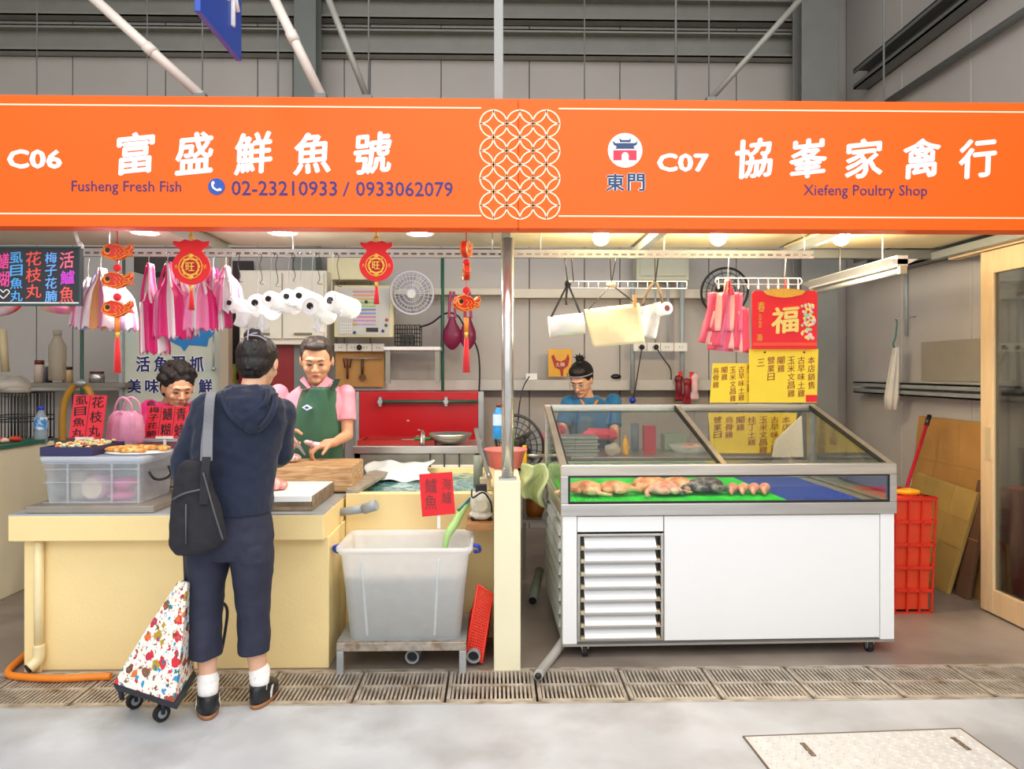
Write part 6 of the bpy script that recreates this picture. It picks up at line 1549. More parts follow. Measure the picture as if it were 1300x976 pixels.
# cardboard sheets leaning on the right wall
cb = mat('brown_cardboard', '#B98848', .7)
def sheet(b0, b1, t0, t1, label, m_, th=.03, marks=True):
    t = thing('cardboard_sheet', label, 'cardboard', (Vector(b0)+Vector(b1))/2)
    b0, b1, t0, t1 = map(Vector, (b0, b1, t0, t1)); o_ = Vector((th, 0, 0))
    MB().hexa([b0, b1, b1+o_, b0+o_], [t0, t1, t1+o_, t0+o_]).obj('sheet', m_, t, bev=.004)
    e = Vector((-.002, 0, 0)); m = MB()
    for u in ((.33,) if marks else ()):
        a = b0.lerp(b1, u)+e; b = t0.lerp(t1, u)+e; m.hexa([a, a+Vector((0, .006, 0)), a+Vector((.003, .006, 0)), a+Vector((.003, 0, 0))], [b, b+Vector((0, .006, 0)), b+Vector((.003, .006, 0)), b+Vector((.003, 0, 0))])
    for v in ((.45, .72) if marks else (.5,)):
        a = b0.lerp(t0, v)+e; b = b1.lerp(t1, v)+e; m.hexa([a, b, b+Vector((.003, 0, 0)), a+Vector((.003, 0, 0))], [a+Vector((0, 0, .006)), b+Vector((0, 0, .006)), b+Vector((.003, 0, .006)), a+Vector((.003, 0, .006))])
    m.obj('crease', mat('dark_crease', '#AC8446', .7), t); return t
sheet((3.16, 4.80, 0), (3.16, 5.75, 0), (3.29, 4.97, 1.145), (3.29, 5.75, 1.145), 'tall flattened brown carton leaning on the right wall', cb)
sheet((3.02, 4.95, 0), (3.02, 5.6, 0), (3.13, 4.72+.08, .70), (3.13, 5.5, .74), 'shorter olive-brown cardboard sheet leaning before the tall one', mat('olive_cardboard', '#B0904C', .7, var=.12))
sheet((3.075, 4.82, 0), (3.075, 4.95, 0), (3.165, 4.74, .78), (3.165, 4.85, .78), 'narrow dark brown cardboard strip between the sheets', mat('dark_cardboard', '#6A4A34', .7), marks=False)
sheet((3.14, 4.50, 0), (3.14, 4.78, 0), (3.17, 4.58, .42), (3.17, 4.80, .42), 'low cardboard piece next to the sliding door', mat('tan_cardboard', '#C09050', .7), .02, marks=False)
# broom, crate
t = thing('broom', 'red-handled broom with black grip leaning behind the red crate', 'broom', (2.9, 5.2, .0))
a = at(1150, 622, 5.15); b = at(1176, 540, 5.3)
MB().cyl(a+(a-b)*2.0, b, .012).obj('stick', mat('red_enamel', '#C01C34', .35), t); MB().cyl(b, b+(b-a)*.16, .016).obj('grip', black, t)
cr0 = at(1188, 783, 4.55); crx1 = cr0.x; crx0 = crx1-.50
t = thing('red_crate', 'tall red lattice plastic crate right of the fridge', 'crate', ((crx0+crx1)/2, 4.75, 0))
zc = at(1185, 633, 4.55).z
def face(p0, p1, p2, p3, nu, nv, nm): quad(*[Vector(p) for p in (p0, p1, p2, p3)], nm, t, redp, nu, nv, .34, .012)
cy0, cy1 = 4.55, 4.95; tp = .02
C0 = [(crx0+tp, cy0+tp, 0), (crx1-tp, cy0+tp, 0), (crx1-tp, cy1-tp, 0), (crx0+tp, cy1-tp, 0)]
C1 = [(crx0, cy0, zc), (crx1, cy0, zc), (crx1, cy1, zc), (crx0, cy1, zc)]
for i, nm in ((0, 'front_lattice'), (1, 'side_lattice'), (2, 'rear_lattice'), (3, 'side_lattice')):
    j = (i+1) % 4; quad(*[Vector(p) for p in (C0[i], C0[j], C1[j], C1[i])], nm, t, redp, 6, 5, .12, .012)
m = MB(); ins = .012; m.hexa([(x+(ins if x < 2.4 else -ins), y+(ins if y < 4.7 else -ins), .02) for x, y, z in C0], [(x+(ins if x < 2.4 else -ins), y+(ins if y < 4.7 else -ins), zc-.01) for x, y, z in C1]); m.obj('crate_wall', mat('red_orange_plastic', '#E84A24', .45, var=.1), t)
m = MB(); m.tube([C1[0], C1[1], C1[2], C1[3], C1[0]], .014, 8, 0); m.obj('rim', redp, t)
m = MB(); q = at(1152, 622, 4.7); m.tube([(q.x-.05, 4.75, zc+.012), (q.x, 4.7, zc+.014), (q.x+.08, 4.72, zc+.012), (q.x+.06, 4.8, zc+.012), (q.x-.05, 4.75, zc+.012)], .015); m.top('yellow_gloves', mat('yellow_plastic', '#F0B020'), 'yellow rubber loop lying on the red crate', 'glove')
q = at(1100, 620, 4.75)
m = MB(); m.ball((2.32, 4.95, .80), (.2, .1, .1)); 
# ================================================================ PEOPLE
def cone(m, a, b, r0, r1, n=16):
    m.cyl(a, b, r0, r1, n); m.ball(a, r0, 14, 10); m.ball(b, r1, 14, 10)
def torso(m, P, k=1.0, off=0.0, top=True, depth=1.0):
    sx = (P['shR']-P['shL']).normalized(); up = (P['neck']-P['pel']).normalized(); f = sx.cross(up).normalized()*-1
    shw = (P['shR']-P['shL']).length/2
    pel, neck = P['pel'], P['neck']
    L = (neck-pel).length
    prof = [(-.13, .145, .10), (-.04, .165, .115), (.12, .155, .11), (.30, .138, .10), (.50, .15, .108), (.70, .162, .11), (.84, shw*.92, .092), (.92, shw*.72, .075), (1.0, .07, .062)]
    rings = []
    for t, rx, ry in prof:
        c = pel+(neck-pel)*t
        rings.append(m.ering(c, sx, f, 26, rx*k+off, (ry*k+off)*depth))
    m.loft(rings)
def hand(m, w, d, n, side, curl=.5, s=1.0, spread=.0):
    # w wrist, d pointing direction, n palm normal (fingers curl towards n), side = direction of the thumb
    d = d.normalized(); n = (n-d*n.dot(d)).normalized(); t = d.cross(n).normalized()
    if t.dot(side) < 0: t = -t
    Rm = Matrix((t, d, n)).transposed()
    m.ball(w+d*.045*s, (.038*s, .055*s, .017*s), 14, 10, Rm); cone(m, w-d*.01, w+d*.03*s, .024*s, .028*s)
    for k, (off, ln) in enumerate(((.030, .95), (.010, 1.05), (-.011, .98), (-.030, .78))):
        p = w+d*.085*s+t*off*s; dd = (d+t*off*spread*8).normalized(); r = .0088*s
        for j, seg in enumerate((.038, .026, .020)):
            a = curl*(.55, .85, .6)[j]*1.4
            ax = dd.cross(n).normalized(); q = Matrix.Rotation(a, 3, ax); dd2 = q @ dd; nn = q @ n
            e = p+dd2*seg*ln*s; cone(m, p, e, r, r*.92, 8); p, dd, n_ = e, dd2, nn; r *= .92
            n2 = nn
            n_local = nn
            if j < 2: n = nn
        n = (side.cross(d)); n = Rm.col[2].copy()
    p = w+d*.025*s+t*.03*s; dd = (t*.8+d*.7+n*.3).normalized()
    e = p+dd*.038*s; cone(m, p, e, .012*s, .010*s, 8); dd = (dd*.6+d*.6+n*.5).normalized(); cone(m, e, e+dd*.028*s, .010*s, .0085*s, 8)
def head(m, c, H, s=1.0, fem=False):
    W = 1.0 if fem else 1.1
    def q(x, y, z): return c+H @ (Vector((x*W, y, z))*s)
    def b(p, r, rot=None): m.ball(q(*p), (r[0]*s*W, r[1]*s, r[2]*s), 18, 12, (H @ rot) if rot else H)
    b((0, -.012, .032), (.074, .092, .090)); b((0, .012, -.012), (.068, .075, .085)); b((0, .022, -.055), (.052, .058, .055))
    b((0, .062, -.088), (.024, .020, .020)); b((-.033, .062, -.025), (.022, .018, .022)); b((.033, .062, -.025), (.022, .018, .022))
    b((0, .075, .032), (.052, .014, .014)); m.cyl(q(0, .078, .018), q(0, .104, -.024), .007*s, .012*s, 10); b((0, .100, -.024), (.013, .012, .010)); b((-.012, .092, -.027), (.008, .008, .007)); b((.012, .092, -.027), (.008, .008, .007))
    b((-.030, .072, .012), (.015, .010, .011)); b((.030, .072, .012), (.015, .010, .011)); b((0, .078, -.056), (.024, .011, .013))
    for sx in (-1, 1): b((sx*.076, -.008, -.004), (.008, .018, .031))
def facebits(t, body, c, H, s, brow=True, hairm=None, closed=True):
    def q(x, y, z): return c+H @ (Vector((x, y, z))*s)
    e = MB()
    for sx in (-1, 1): e.tube([q(sx*.044, .074, .006), q(sx*.030, .0835, .0035), q(sx*.017, .082, .006)], .0022*s, 6, 3)
    e.obj('eyelash', mat('lash', '#241612', .6), t)
    e = MB()
    for sx in (-1, 1): e.ball(q(sx*.030, .0785, .0075), (.011*s, .005*s, .0035*s), 10, 6, H)
    e.obj('eye', mat('eye_dark', '#3A2A24', .25), t)
    if brow:
        e = MB()
        for sx in (-1, 1): e.tube([q(sx*.050, .070, .030), q(sx*.034, .086, .034), q(sx*.016, .088, .029)], .0032*s, 6, 3)
        e.obj('eyebrow', hairm, t)
    e = MB(); e.ball(q(0, .0880, -.0525), (.021*s, .005*s, .0035*s), 12, 6, H); e.ball(q(0, .0875, -.0595), (.018*s, .005*s, .004*s), 12, 6, H); e.obj('lips', lip, t)
def leg(m, hip, kn, an, toe, k=1.0):
    cone(m, hip, kn, .085*k, .056*k); cone(m, kn, an, .054*k, .036*k)
    d = (toe-an); d.z = 0; d.normalize()
    Rm = Matrix((Vector((d.y, -d.x, 0)), d, Vector((0, 0, 1)))).transposed()
    m.ball(Vector((an.x, an.y, .04))+d*.06, (.042, .12, .038), 16, 10, Rm)
def person(label, P, sk, cloth=None, s=1.0, fem=False, hands=None):
    t = thing('person', label, 'person', (P['pel'].x, P['pel'].y, 0))
    m = MB(); H = P['H']
    head(m, P['head'], H, s, fem)
    cone(m, P['neck']-Vector((0, 0, .03)), P['head']+H @ Vector((0, -.02, -.05)), .056*s, .050*s)
    torso(m, P)
    for a, b_, c_ in (('shL', 'elL', 'wrL'), ('shR', 'elR', 'wrR')):
        cone(m, P[a], P[b_], .046, .038); cone(m, P[b_], P[c_], .038, .027)
    for (w, d, n, sd, cu, sz) in (hands or []): hand(m, w, d, n, sd, cu, sz)
    for a, b_, c_, d_ in (('hipL', 'knL', 'anL', 'toL'), ('hipR', 'knR', 'anR', 'toR')): leg(m, P[a], P[b_], P[c_], P[d_])
    body = m.obj('body', sk, t, remesh=.0048)
    return t, body
def rotH(yaw, pitch, roll=0):  # yaw: face turned from +Y; pitch>0 looks down
    return (Matrix.Rotation(yaw, 3, 'Z') @ Matrix.Rotation(-pitch, 3, 'X') @ Matrix.Rotation(roll, 3, 'Y'))
V = Vector
def legs_under(P, Y, x, w_=.1, ztop=.9):
    for s_, k in ((-1, 'L'), (1, 'R')):
        P['hip'+k] = V((x+s_*w_, Y, ztop)); P['kn'+k] = V((x+s_*(w_+.01), Y-.0, ztop*.53)); P['an'+k] = V((x+s_*(w_+.01), Y+.02, .08)); P['to'+k] = V((x+s_*(w_+.02), Y-.12, .03))

# ---- the fishmonger
Yh = 4.78
hc = at(402, 458, Yh-.02)
P = dict(head=hc, H=rotH(PI+R(8), R(20)), neck=at(404, 486, 4.88), pel=at(402, 640, 5.02), shL=at(354, 498, 4.9), shR=at(439, 499, 4.9),
         elL=at(346, 560, 4.86), wrL=at(362, 549, 4.62), elR=at(441, 552, 4.86), wrR=at(424, 562, 4.68))
P['shL'], P['shR'] = P['shL'], P['shR']
legs_under(P, 5.04, P['pel'].x, .1, P['pel'].z-.06)
man, mb_ = person('man in pink polo shirt and dark green apron cutting fish', P, skin, s=1.16,
    hands=[(at(364, 546, 4.60), V((.05, -.12, -.09)), V((.4, .3, -.5)), V((.3, -.2, .8)), 1.0, 1.15), (at(421, 562, 4.66), V((-.17, -.08, -.04)), V((0, .2, -1)), V((-.1, -1, .3)), .75, 1.15)])
H, s = P['H'], 1.16
facebits(man, mb_, hc, H, s, True, mat('grey_brow', '#4A3C34', .6))
def q(x, y, z): return hc+H @ (V((x*1.1, y, z))*s)
m = MB()
m.loft([[q(.081*a*math.cos(i*PI/14), -.012+.095*a*math.sin(i*PI/14)*(1.0 if math.sin(i*PI/14) < 0 else .72), z) for i in range(28)] for a, z in ((.95, .03), (1.01, .05), (.98, .075), (.88, .10), (.66, .122), (.3, .132))])
for sx in (-1, 1): m.ball(q(sx*.066, -.02, .03), (.014*s, .05*s, .042*s), 14, 10, H)
m.ball(q(0, -.055, .0), (.066*s, .052*s, .07*s), 16, 10, H)
m.ball(q(0, .03, .098), (.060*s, .05*s, .030*s), 14, 10, H)
m.obj('hair', mat('greying_hair', '#3C322C', .5, var=.3, vs=60, bump=.5, bs=90, alt='#6C6058', altat=.6, alts=30), man, remesh=.006)
pink = mat('pink_cotton', '#F49AA8', .8, sheen=.2, bump=.25, bs=18, var=.05, vs=30)
m = MB(); torso(m, P, 1.04, .018)
for a, b_, k in (('shL', 'elL', .62), ('shR', 'elR', .66)):
    e = P[a].lerp(P[b_], k); m.cyl(P[a]+V((0, 0, -.012)), e, .060, .066, 18); m.ball(P[a]+V((0, 0, -.006)), .062, 14, 10)
m.obj('polo_shirt', pink, man, remesh=.007, disp=.012, dscale=.09)
m = MB(); nk = P['neck']
for sx in (-1, 1):
    m.hexa([nk+V((sx*.012, -.125, -.035)), nk+V((sx*.068, -.12, -.045)), nk+V((sx*.10, -.05, .012)), nk+V((sx*.07, -.07, .035))], [nk+V((sx*.012, -.140, -.028)), nk+V((sx*.075, -.135, -.040)), nk+V((sx*.108, -.055, .020)), nk+V((sx*.074, -.078, .045))])
m.obj('collar', pink, man, bev=.004)
green = mat('green_rubberised_cloth', '#3F6B52', .45, var=.1, vs=5, bump=.15, bs=12)
edges = [(491, 385, 424), (499, 378, 428), (508, 373, 430), (522, 367, 432), (540, 362, 434), (560, 360, 435), (580, 358, 436), (620, 354, 440), (660, 352, 444)]
def aedge(v):
    y = 491+v*(660-491)
    for (y0, a0, b0), (y1, a1, b1) in zip(edges[:-1], edges[1:]):
        if y <= y1+1e-6: k = (y-y0)/(y1-y0); return y, a0+(a1-a0)*k, b0+(b1-b0)*k
    return edges[-1]
def apr(u, v):
    y, a, b_ = aedge(v); Yf = 4.725+.08*min(1, v*1.3)+.12*(2*abs(u-.5))**2.2+.006*math.sin(u*17+v*5)
    return at(a+(b_-a)*u, y, Yf)
ap = MB().grid(apr, 24, 34).obj('apron', green, man, solid=.005)
for a, b_ in (((386, 493), (381, 481)), ((423, 493), (428, 481))):
    A_ = at(*a, 4.74); B_ = at(*b_, 4.83); MB().hexa([A_+V((-.02, 0, 0)), A_+V((.02, 0, 0)), A_+V((.02, .005, 0)), A_+V((-.02, .005, 0))], [B_+V((-.016, 0, 0)), B_+V((.016, 0, 0)), B_+V((.016, .03, 0)), B_+V((-.016, .03, 0))]).obj('apron_strap', mat('dark_green_strap', '#1F3A34', .6), man)
lc = at(390, 517, 4.735)
MB().prism([(lc.x-.03, lc.z), (lc.x, lc.z-.02), (lc.x+.032, lc.z-.004), (lc.x+.0, lc.z+.018)], 4.724, 4.738).obj('apron_badge', whitem, ap)
MB().prism([(lc.x-.016, lc.z), (lc.x, lc.z-.01), (lc.x+.017, lc.z-.002), (lc.x+.0, lc.z+.009)], 4.721, 4.724).obj('badge_mark', bluev, ap)
m = MB(); 
for k in 'LR': cone(m, P['hip'+k], P['kn'+k], .10, .075); cone(m, P['kn'+k], P['an'+k], .072, .06)
m.obj('trousers', mat('dark_trousers', '#26282C', .7), man, remesh=.01)

# ---- seated seller, left
Yh = 4.95
hc = at(226, 493, Yh)
P = dict(head=hc, H=rotH(PI+R(38), R(22)), neck=at(216, 510, Yh+.06), pel=at(212, 615, Yh+.12), shL=at(190, 518, Yh+.08), shR=at(250, 518, Yh+.05),
         elL=at(180, 580, Yh+.05), wrL=at(200, 600, Yh-.12), elR=at(250, 580, Yh), wrR=at(232, 600, Yh-.15))
legs_under(P, Yh+.15, P['pel'].x, .1, P['pel'].z-.05)
t, b_ = person('woman with short curly dark hair in a magenta top behind the red cards', P, skin, s=1.1, hands=[(P['wrL'], V((.1, -.1, -.05)), V((0, 0, -1)), V((1, 0, 0)), .5, 1), (P['wrR'], V((-.1, -.1, -.05)), V((0, 0, -1)), V((-1, 0, 0)), .5, 1)])
facebits(t, b_, hc, P['H'], 1.1, True, hairbr)
H = P['H']
def q(x, y, z): return hc+H @ (V((x, y, z))*1.12)
m = MB(); rn = random.Random(5)
m.ball(q(0, -.03, .05), (.106, .112, .102), 18, 12, H); m.ball(q(0, -.06, -.01), (.097, .074, .10), 16, 10, H)
for k in range(60):
    a = rn.uniform(0, 2*PI); e = rn.uniform(-.1, 1.4)
    x, y, z = .095*math.cos(e)*math.cos(a), -.035+.10*math.cos(e)*math.sin(a), .05+.095*math.sin(e)
    if y > .035 and z < .075: continue
    m.ball(q(x, y, z), rn.uniform(.016, .026), 8, 6)
m.obj('hair', hairbr, t, remesh=.006)
mag = mat('magenta_knit', '#D41C70', .8, sheen=.2, bump=.3, bs=30)
m = MB(); torso(m, P, 1.06, .02)
for a, c_, w_ in (('shL', 'elL', 'wrL'), ('shR', 'elR', 'wrR')): cone(m, P[a], P[c_], .06, .052); cone(m, P[c_], P[c_].lerp(P[w_], .85), .052, .04)
m.obj('top', mag, t, remesh=.008, disp=.01, dscale=.08)
m = MB(); m.tube([P['shL']+V((.03, -.06, .035)), P['neck']+V((-.02, -.10, -.07)), P['neck']+V((.05, -.10, -.09)), P['shR']+V((-.02, -.06, .02))], .022, 8); m.obj('dark_collar', mat('maroon_cloth', '#6A1830', .8), t)
m = MB()
for k in 'LR': cone(m, P['hip'+k], P['kn'+k], .10, .075); cone(m, P['kn'+k], P['an'+k], .072, .06)
m.obj('trousers', mat('dark_trousers', '#26282C'), t, remesh=.01)

# ---- poultry seller, right
Yh = 5.86-.0
Yh = 5.95
hc = at(738, 483, Yh)
P = dict(head=hc, H=rotH(PI-R(28), R(30)), neck=at(745, 503, Yh+.09), pel=at(758, 600, Yh+.22), shL=at(722, 512, Yh+.08), shR=at(779, 510, Yh+.14),
         elL=at(712, 548, Yh-.02), wrL=at(700, 540, Yh-.24), elR=at(780, 552, Yh), wrR=at(750, 550, Yh-.28))
legs_under(P, Yh+.2, P['pel'].x, .1, P['pel'].z-.05)
t, b_ = person('woman with glasses and top bun in a blue shirt behind the fridge', P, skinf, s=1.1, fem=True)
facebits(t, b_, hc, P['H'], 1.1, True, hairb)
H = P['H']
def q(x, y, z): return hc+H @ (V((x, y, z))*1.1)
m = MB(); m.ball(q(0, .022, .092), (.078, .072, .052), 16, 10, H); m.ball(q(0, -.028, .05), (.098, .108, .098), 18, 12, H); m.ball(q(0, -.06, .0), (.08, .06, .075), 16, 10, H); m.ball(q(0, -.05, .15), (.034, .034, .03), 12, 8, H)
for k in range(9): a = k*.7; m.cyl(q(0, -.05, .15), q(.05*math.cos(a), -.05+.04*math.sin(a), .175+.012*math.sin(k)), .012, .004, 6)
m.obj('hair', hairb, t, remesh=.007)
m = MB(); m.tube([q(.095*math.cos(a), -.005+.095*math.sin(a), .06+.02*math.sin(a)) for a in [PI*k/12 for k in range(13)]], .005); m.obj('hairband', mat('grey_hairband', '#8C8C98', .4), t)
m = MB()
for sx in (-1, 1): m.tube([q(sx*.032+.023*math.cos(a), .098, .004+.018*math.sin(a)) for a in [2*PI*k/16 for k in range(17)]], .0022, 6, 0, False); m.tube([q(sx*.055, .096, .008), q(sx*.078, .04, .008), q(sx*.08, -.01, .004)], .0022, 6)
m.tube([q(-.01, .1, .008), q(.01, .1, .008)], .0022, 6, 0); m.obj('glasses', mat('glasses_frame', '#C8C0B8', .3, .5), t)
blue = mat('blue_cotton', '#1C6CA0', .8, sheen=.2, bump=.25, bs=20)
m = MB(); torso(m, P, 1.08, .022)
for a, c_ in (('shL', 'elL'), ('shR', 'elR')): m.cyl(P[a], P[a].lerp(P[c_], .75), .064, .06); m.ball(P[a], .066)
m.obj('shirt', blue, t, remesh=.008, disp=.012, dscale=.08)
pg_ = mat('pink_rubber', '#F05070', .4)
m = MB()
for a, w_, d_ in (('elL', 'wrL', V((-.04, -.14, -.08))), ('elR', 'wrR', V((-.14, -.09, -.03)))):
    e = P[a].lerp(P[w_], .15); cone(m, e, P[w_], .052, .040); hand(m, P[w_], d_, V((0, 0, -1)), V((1, 0, 0)) if w_ == 'wrL' else V((-.2, -1, 0)), .5, 1.15)
m.obj('rubber_gloves', pg_, t, remesh=.006)
m = MB(); m.tube([P['neck']+V((-.06, -.07, -.02)), P['neck']+V((0, -.12, -.10)), P['neck']+V((.08, -.07, -.03))], .01); m.obj('orange_neckline', mat('orange_trim', '#E08A30', .6), t)
m = MB(); z_ = P['pel']
m.grid(lambda u, v: at(722+46*u+4*v, 528+92*v, Yh-.02+.12*(2*abs(u-.5))**2), 12, 12); m.obj('apron', mat('grey_blue_apron', '#4A6A80', .6), t, solid=.005)
m = MB()
for k in 'LR': cone(m, P['hip'+k], P['kn'+k], .10, .075); cone(m, P['kn'+k], P['an'+k], .072, .06)
m.obj('trousers', mat('dark_trousers', '#26282C'), t, remesh=.01)

# ---- customer seen from behind
Yc = 3.33
hc = at(329, 462, Yc+.10)
P = dict(head=hc, H=rotH(R(-9), R(14)), neck=at(318, 497, Yc+.03), pel=at(293, 668, Yc), shL=at(263, 512, Yc), shR=at(358, 520, Yc+.05),
         elL=at(233, 585, Yc-.0), wrL=at(236, 655, Yc+.02), elR=at(357, 575, Yc+.10), wrR=at(352, 585, Yc+.33))
P['hipL'] = at(268, 690, Yc); P['knL'] = at(261, 775, Yc-.02); P['anL'] = at(264, 868, Yc-.05); P['toL'] = P['anL']+V((-.075, .2, 0))
P['hipR'] = at(316, 690, Yc+.01); P['knR'] = at(320, 775, Yc+.04); P['anR'] = at(329, 862, Yc+.05); P['toR'] = P['anR']+V((.015, .2, 0))
P['toL'].z = P['toR'].z = .03
cu, cb_ = person('woman seen from behind in a navy hoodie and cropped trousers at the fish counter', P, skinf, s=1.0,
    hands=[(at(235, 662, Yc+.02), V((0.0, .02, -.1)), V((1, 0, 0)), V((0, -1, 0)), .9, 1), (P['wrR'], V((-.02, .1, 0)), V((-1, 0, 0)), V((0, 0, 1)), .5, 1)])
facebits(cu, cb_, hc, P['H'], 1.0, True, hairb)
H = P['H']
def q(x, y, z): return hc+H @ V((x, y, z))
m = MB()
m.ball(q(0, -.028, .035), (.091, .103, .094), 20, 14, H); m.ball(q(0, -.052, -.015), (.080, .070, .062), 18, 12, H); m.ball(q(.0, -.06, -.055), (.058, .042, .034), 14, 8, H)
rn = random.Random(11)
for k in range(26):
    a_ = rn.uniform(PI, 2*PI); z_ = rn.uniform(-.06, .06); rr_ = .088*(1-max(0, (z_-.04)/.12)**2*.6) if z_ > .04 else .088-(.04-z_)*.2
    m.cyl(q(rr_*math.cos(a_), -.03+1.1*rr_*math.sin(a_), z_), q(.6*rr_*math.cos(a_), -.045+.95*rr_*math.sin(a_), z_+.05), .012, .008, 6)
m.ball(q(-.01, -.06, .115), (.040, .040, .035), 14, 8, H)
for k in range(8): a = k*.8; m.ball(q(-.01+.03*math.cos(a), -.07, .118+.018*math.sin(a)), .016, 8, 6)
m.obj('hair', hairb, cu, remesh=.006)
m = MB()
for pts in ([(-.035, -.115, .065), (-.005, -.118, .10), (.03, -.11, .115)], [(-.005, -.12, .035), (-.004, -.125, .08), (-.012, -.11, .13)], [(.0, -.12, .10), (.04, -.105, .10), (.065, -.085, .085)]): m.tube([q(*p) for p in pts], .0034, 6)
m.obj('hair_clip', mat('pale_clip', '#A8A4AC', .3, .5), cu)
navy = mat('navy_jersey', '#18223A', .85, sheen=.15, bump=.35, bs=14, var=.08, vs=30)
m = MB()
sx = V((1, 0, 0)); fy = V((0, 1, 0))
def ringpx(y, x0, x1, dep, Y0=Yc, n=28):
    a = at(x0, y, Y0); b = at(x1, y, Y0); c = (a+b)/2; return m.ering(c, V((1, 0, 0)), V((0, 1, 0)), n, (b.x-a.x)/2, dep)
m.loft([ringpx(650, 247, 345, .136), ringpx(638, 246, 346, .135), ringpx(600, 243, 349, .122), ringpx(565, 243, 356, .122), ringpx(535, 243, 364, .12), ringpx(517, 247, 364, .112), ringpx(505, 259, 356, .10), ringpx(497, 281, 343, .08), ringpx(491, 298, 336, .065)])
for a, b_, w_ in (('shL', 'elL', 'wrL'), ('shR', 'elR', 'wrR')):
    cone(m, P[a]+V((0, 0, -.012)), P[b_], .062, .056); cone(m, P[b_], P[b_].lerp(P[w_], .9), .056, .040)
m.obj('hoodie', navy, cu, remesh=.006, disp=.016, dscale=.07)
m = MB()   # hood hanging on the back
def hoodring(y, x0, x1, Y0, dep): 
    a = at(x0, y, Y0); b = at(x1, y, Y0); c = (a+b)/2; return m.ering(c, V((1, 0, 0)), V((0, 1, 0)), 28, (b.x-a.x)/2, dep)
m.loft([hoodring(489, 293, 341, Yc-.01, .06), hoodring(495, 284, 349, Yc-.03, .085), hoodring(505, 280, 350, Yc-.06, .085), hoodring(518, 284, 348, Yc-.09, .07), hoodring(532, 296, 342, Yc-.105, .05), hoodring(544, 311, 334, Yc-.11, .03), hoodring(549, 319, 327, Yc-.11, .012)])
m.obj('hood', navy, cu, remesh=.006, disp=.022, dscale=.05)
m = MB()
for pts in ([(283, 497), (289, 520), (305, 538), (322, 548)], [(350, 500), (347, 520), (336, 538), (322, 549)], [(296, 492), (303, 512), (320, 522), (338, 510), (341, 494)]):
    m.tube([at(x, y, Yc-.135+(.05 if i in (0, len(pts)-1) else 0)) for i, (x, y) in enumerate(pts)], .012, 8)
m.obj('hood_seam', navy, cu)
ch = mat('charcoal_navy_twill', '#2B2E42', .8, bump=.3, bs=16, var=.08, vs=20)
m = MB()
def tr(y, x0, x1, dep, Y0): return ringpx(y, x0, x1, dep, Y0)
m.loft([tr(640, 252, 340, .12, Yc), tr(660, 248, 344, .125, Yc), tr(680, 240, 347, .135, Yc), tr(697, 239, 346, .125, Yc), tr(706, 241, 345, .11, Yc)])
m.loft([tr(690, 238, 293, .11, Yc), tr(708, 238, 291, .11, Yc), tr(740, 240, 285, .10, Yc-.005), tr(780, 241, 280, .088, Yc-.015), tr(810, 241, 280, .086, Yc-.03), tr(832, 242, 280, .086, Yc-.035)])
m.loft([tr(690, 289, 346, .11, Yc), tr(708, 292, 346, .11, Yc), tr(740, 298, 344, .10, Yc+.02), tr(780, 302, 342, .088, Yc+.035), tr(806, 303, 342, .078, Yc+.04), tr(827, 303, 342, .076, Yc+.04)])
m.obj('cropped_trousers', ch, cu, remesh=.006, disp=.014, dscale=.08)
sock = mat('white_sock', '#F4F0EC', .9, alt='#D88A98', altat=.68, vs=60, alts=40)
for (x0, x1, y0, y1, Y0) in ((257, 271, 862, 882, P['anL'].y), (319, 340, 852, 872, P['anR'].y)):
    m = MB(); A_ = at((x0+x1)/2, y0, Y0); cone(m, A_, V((A_.x, Y0, .06)), .046, .038); m.obj('sock', sock, cu)
for an, to in ((P['anL'], P['toL']), (P['anR'], P['toR'])):
    d = (to-an); d.z = 0; d.normalize(); sd = V((d.y, -d.x, 0))
    def oval(zz, l0, l1, w_): 
        return [an*1+V((0, 0, zz-an.z))+d*(-l0 if False else 0)+d*((l1-l0)/2+(l1+l0)/2*math.sin(a))+sd*(w_*math.cos(a)) for a in [2*PI*i/26 for i in range(26)]]
    mm = MB(); mm.loft([oval(.001, .055, .185, .047), oval(.022, .058, .19, .050)]); sh_ = mm.obj('shoe_sole', mat('tan_sole', '#A8714A', .6), cu)
    mm = MB(); mm.loft([oval(.022, .058, .188, .049), oval(.05, .060, .18, .049), oval(.078, .056, .13, .046), oval(.098, .052, .075, .044)]); s2 = mm.obj('shoe', mat('black_leather', '#1A1C22', .4), cu)
    mm = MB()
    for s_ in (-1, 1): mm.hexa([an+V((0, 0, .03-an.z))+sd*s_*.046+d*.02, an+V((0, 0, .03-an.z))+sd*s_*.046+d*.02, an+V((0, 0, .03-an.z))+sd*s_*.051+d*.02, an+V((0, 0, .03-an.z))+sd*s_*.051], [an+V((0, 0, .075-an.z))+sd*s_*.040+d*.03, an+V((0, 0, .075-an.z))+sd*s_*.040+d*.05, an+V((0, 0, .075-an.z))+sd*s_*.047+d*.05, an+V((0, 0, .075-an.z))+sd*s_*.047+d*.03])
    mm.obj('shoe_stripe', white, s2)
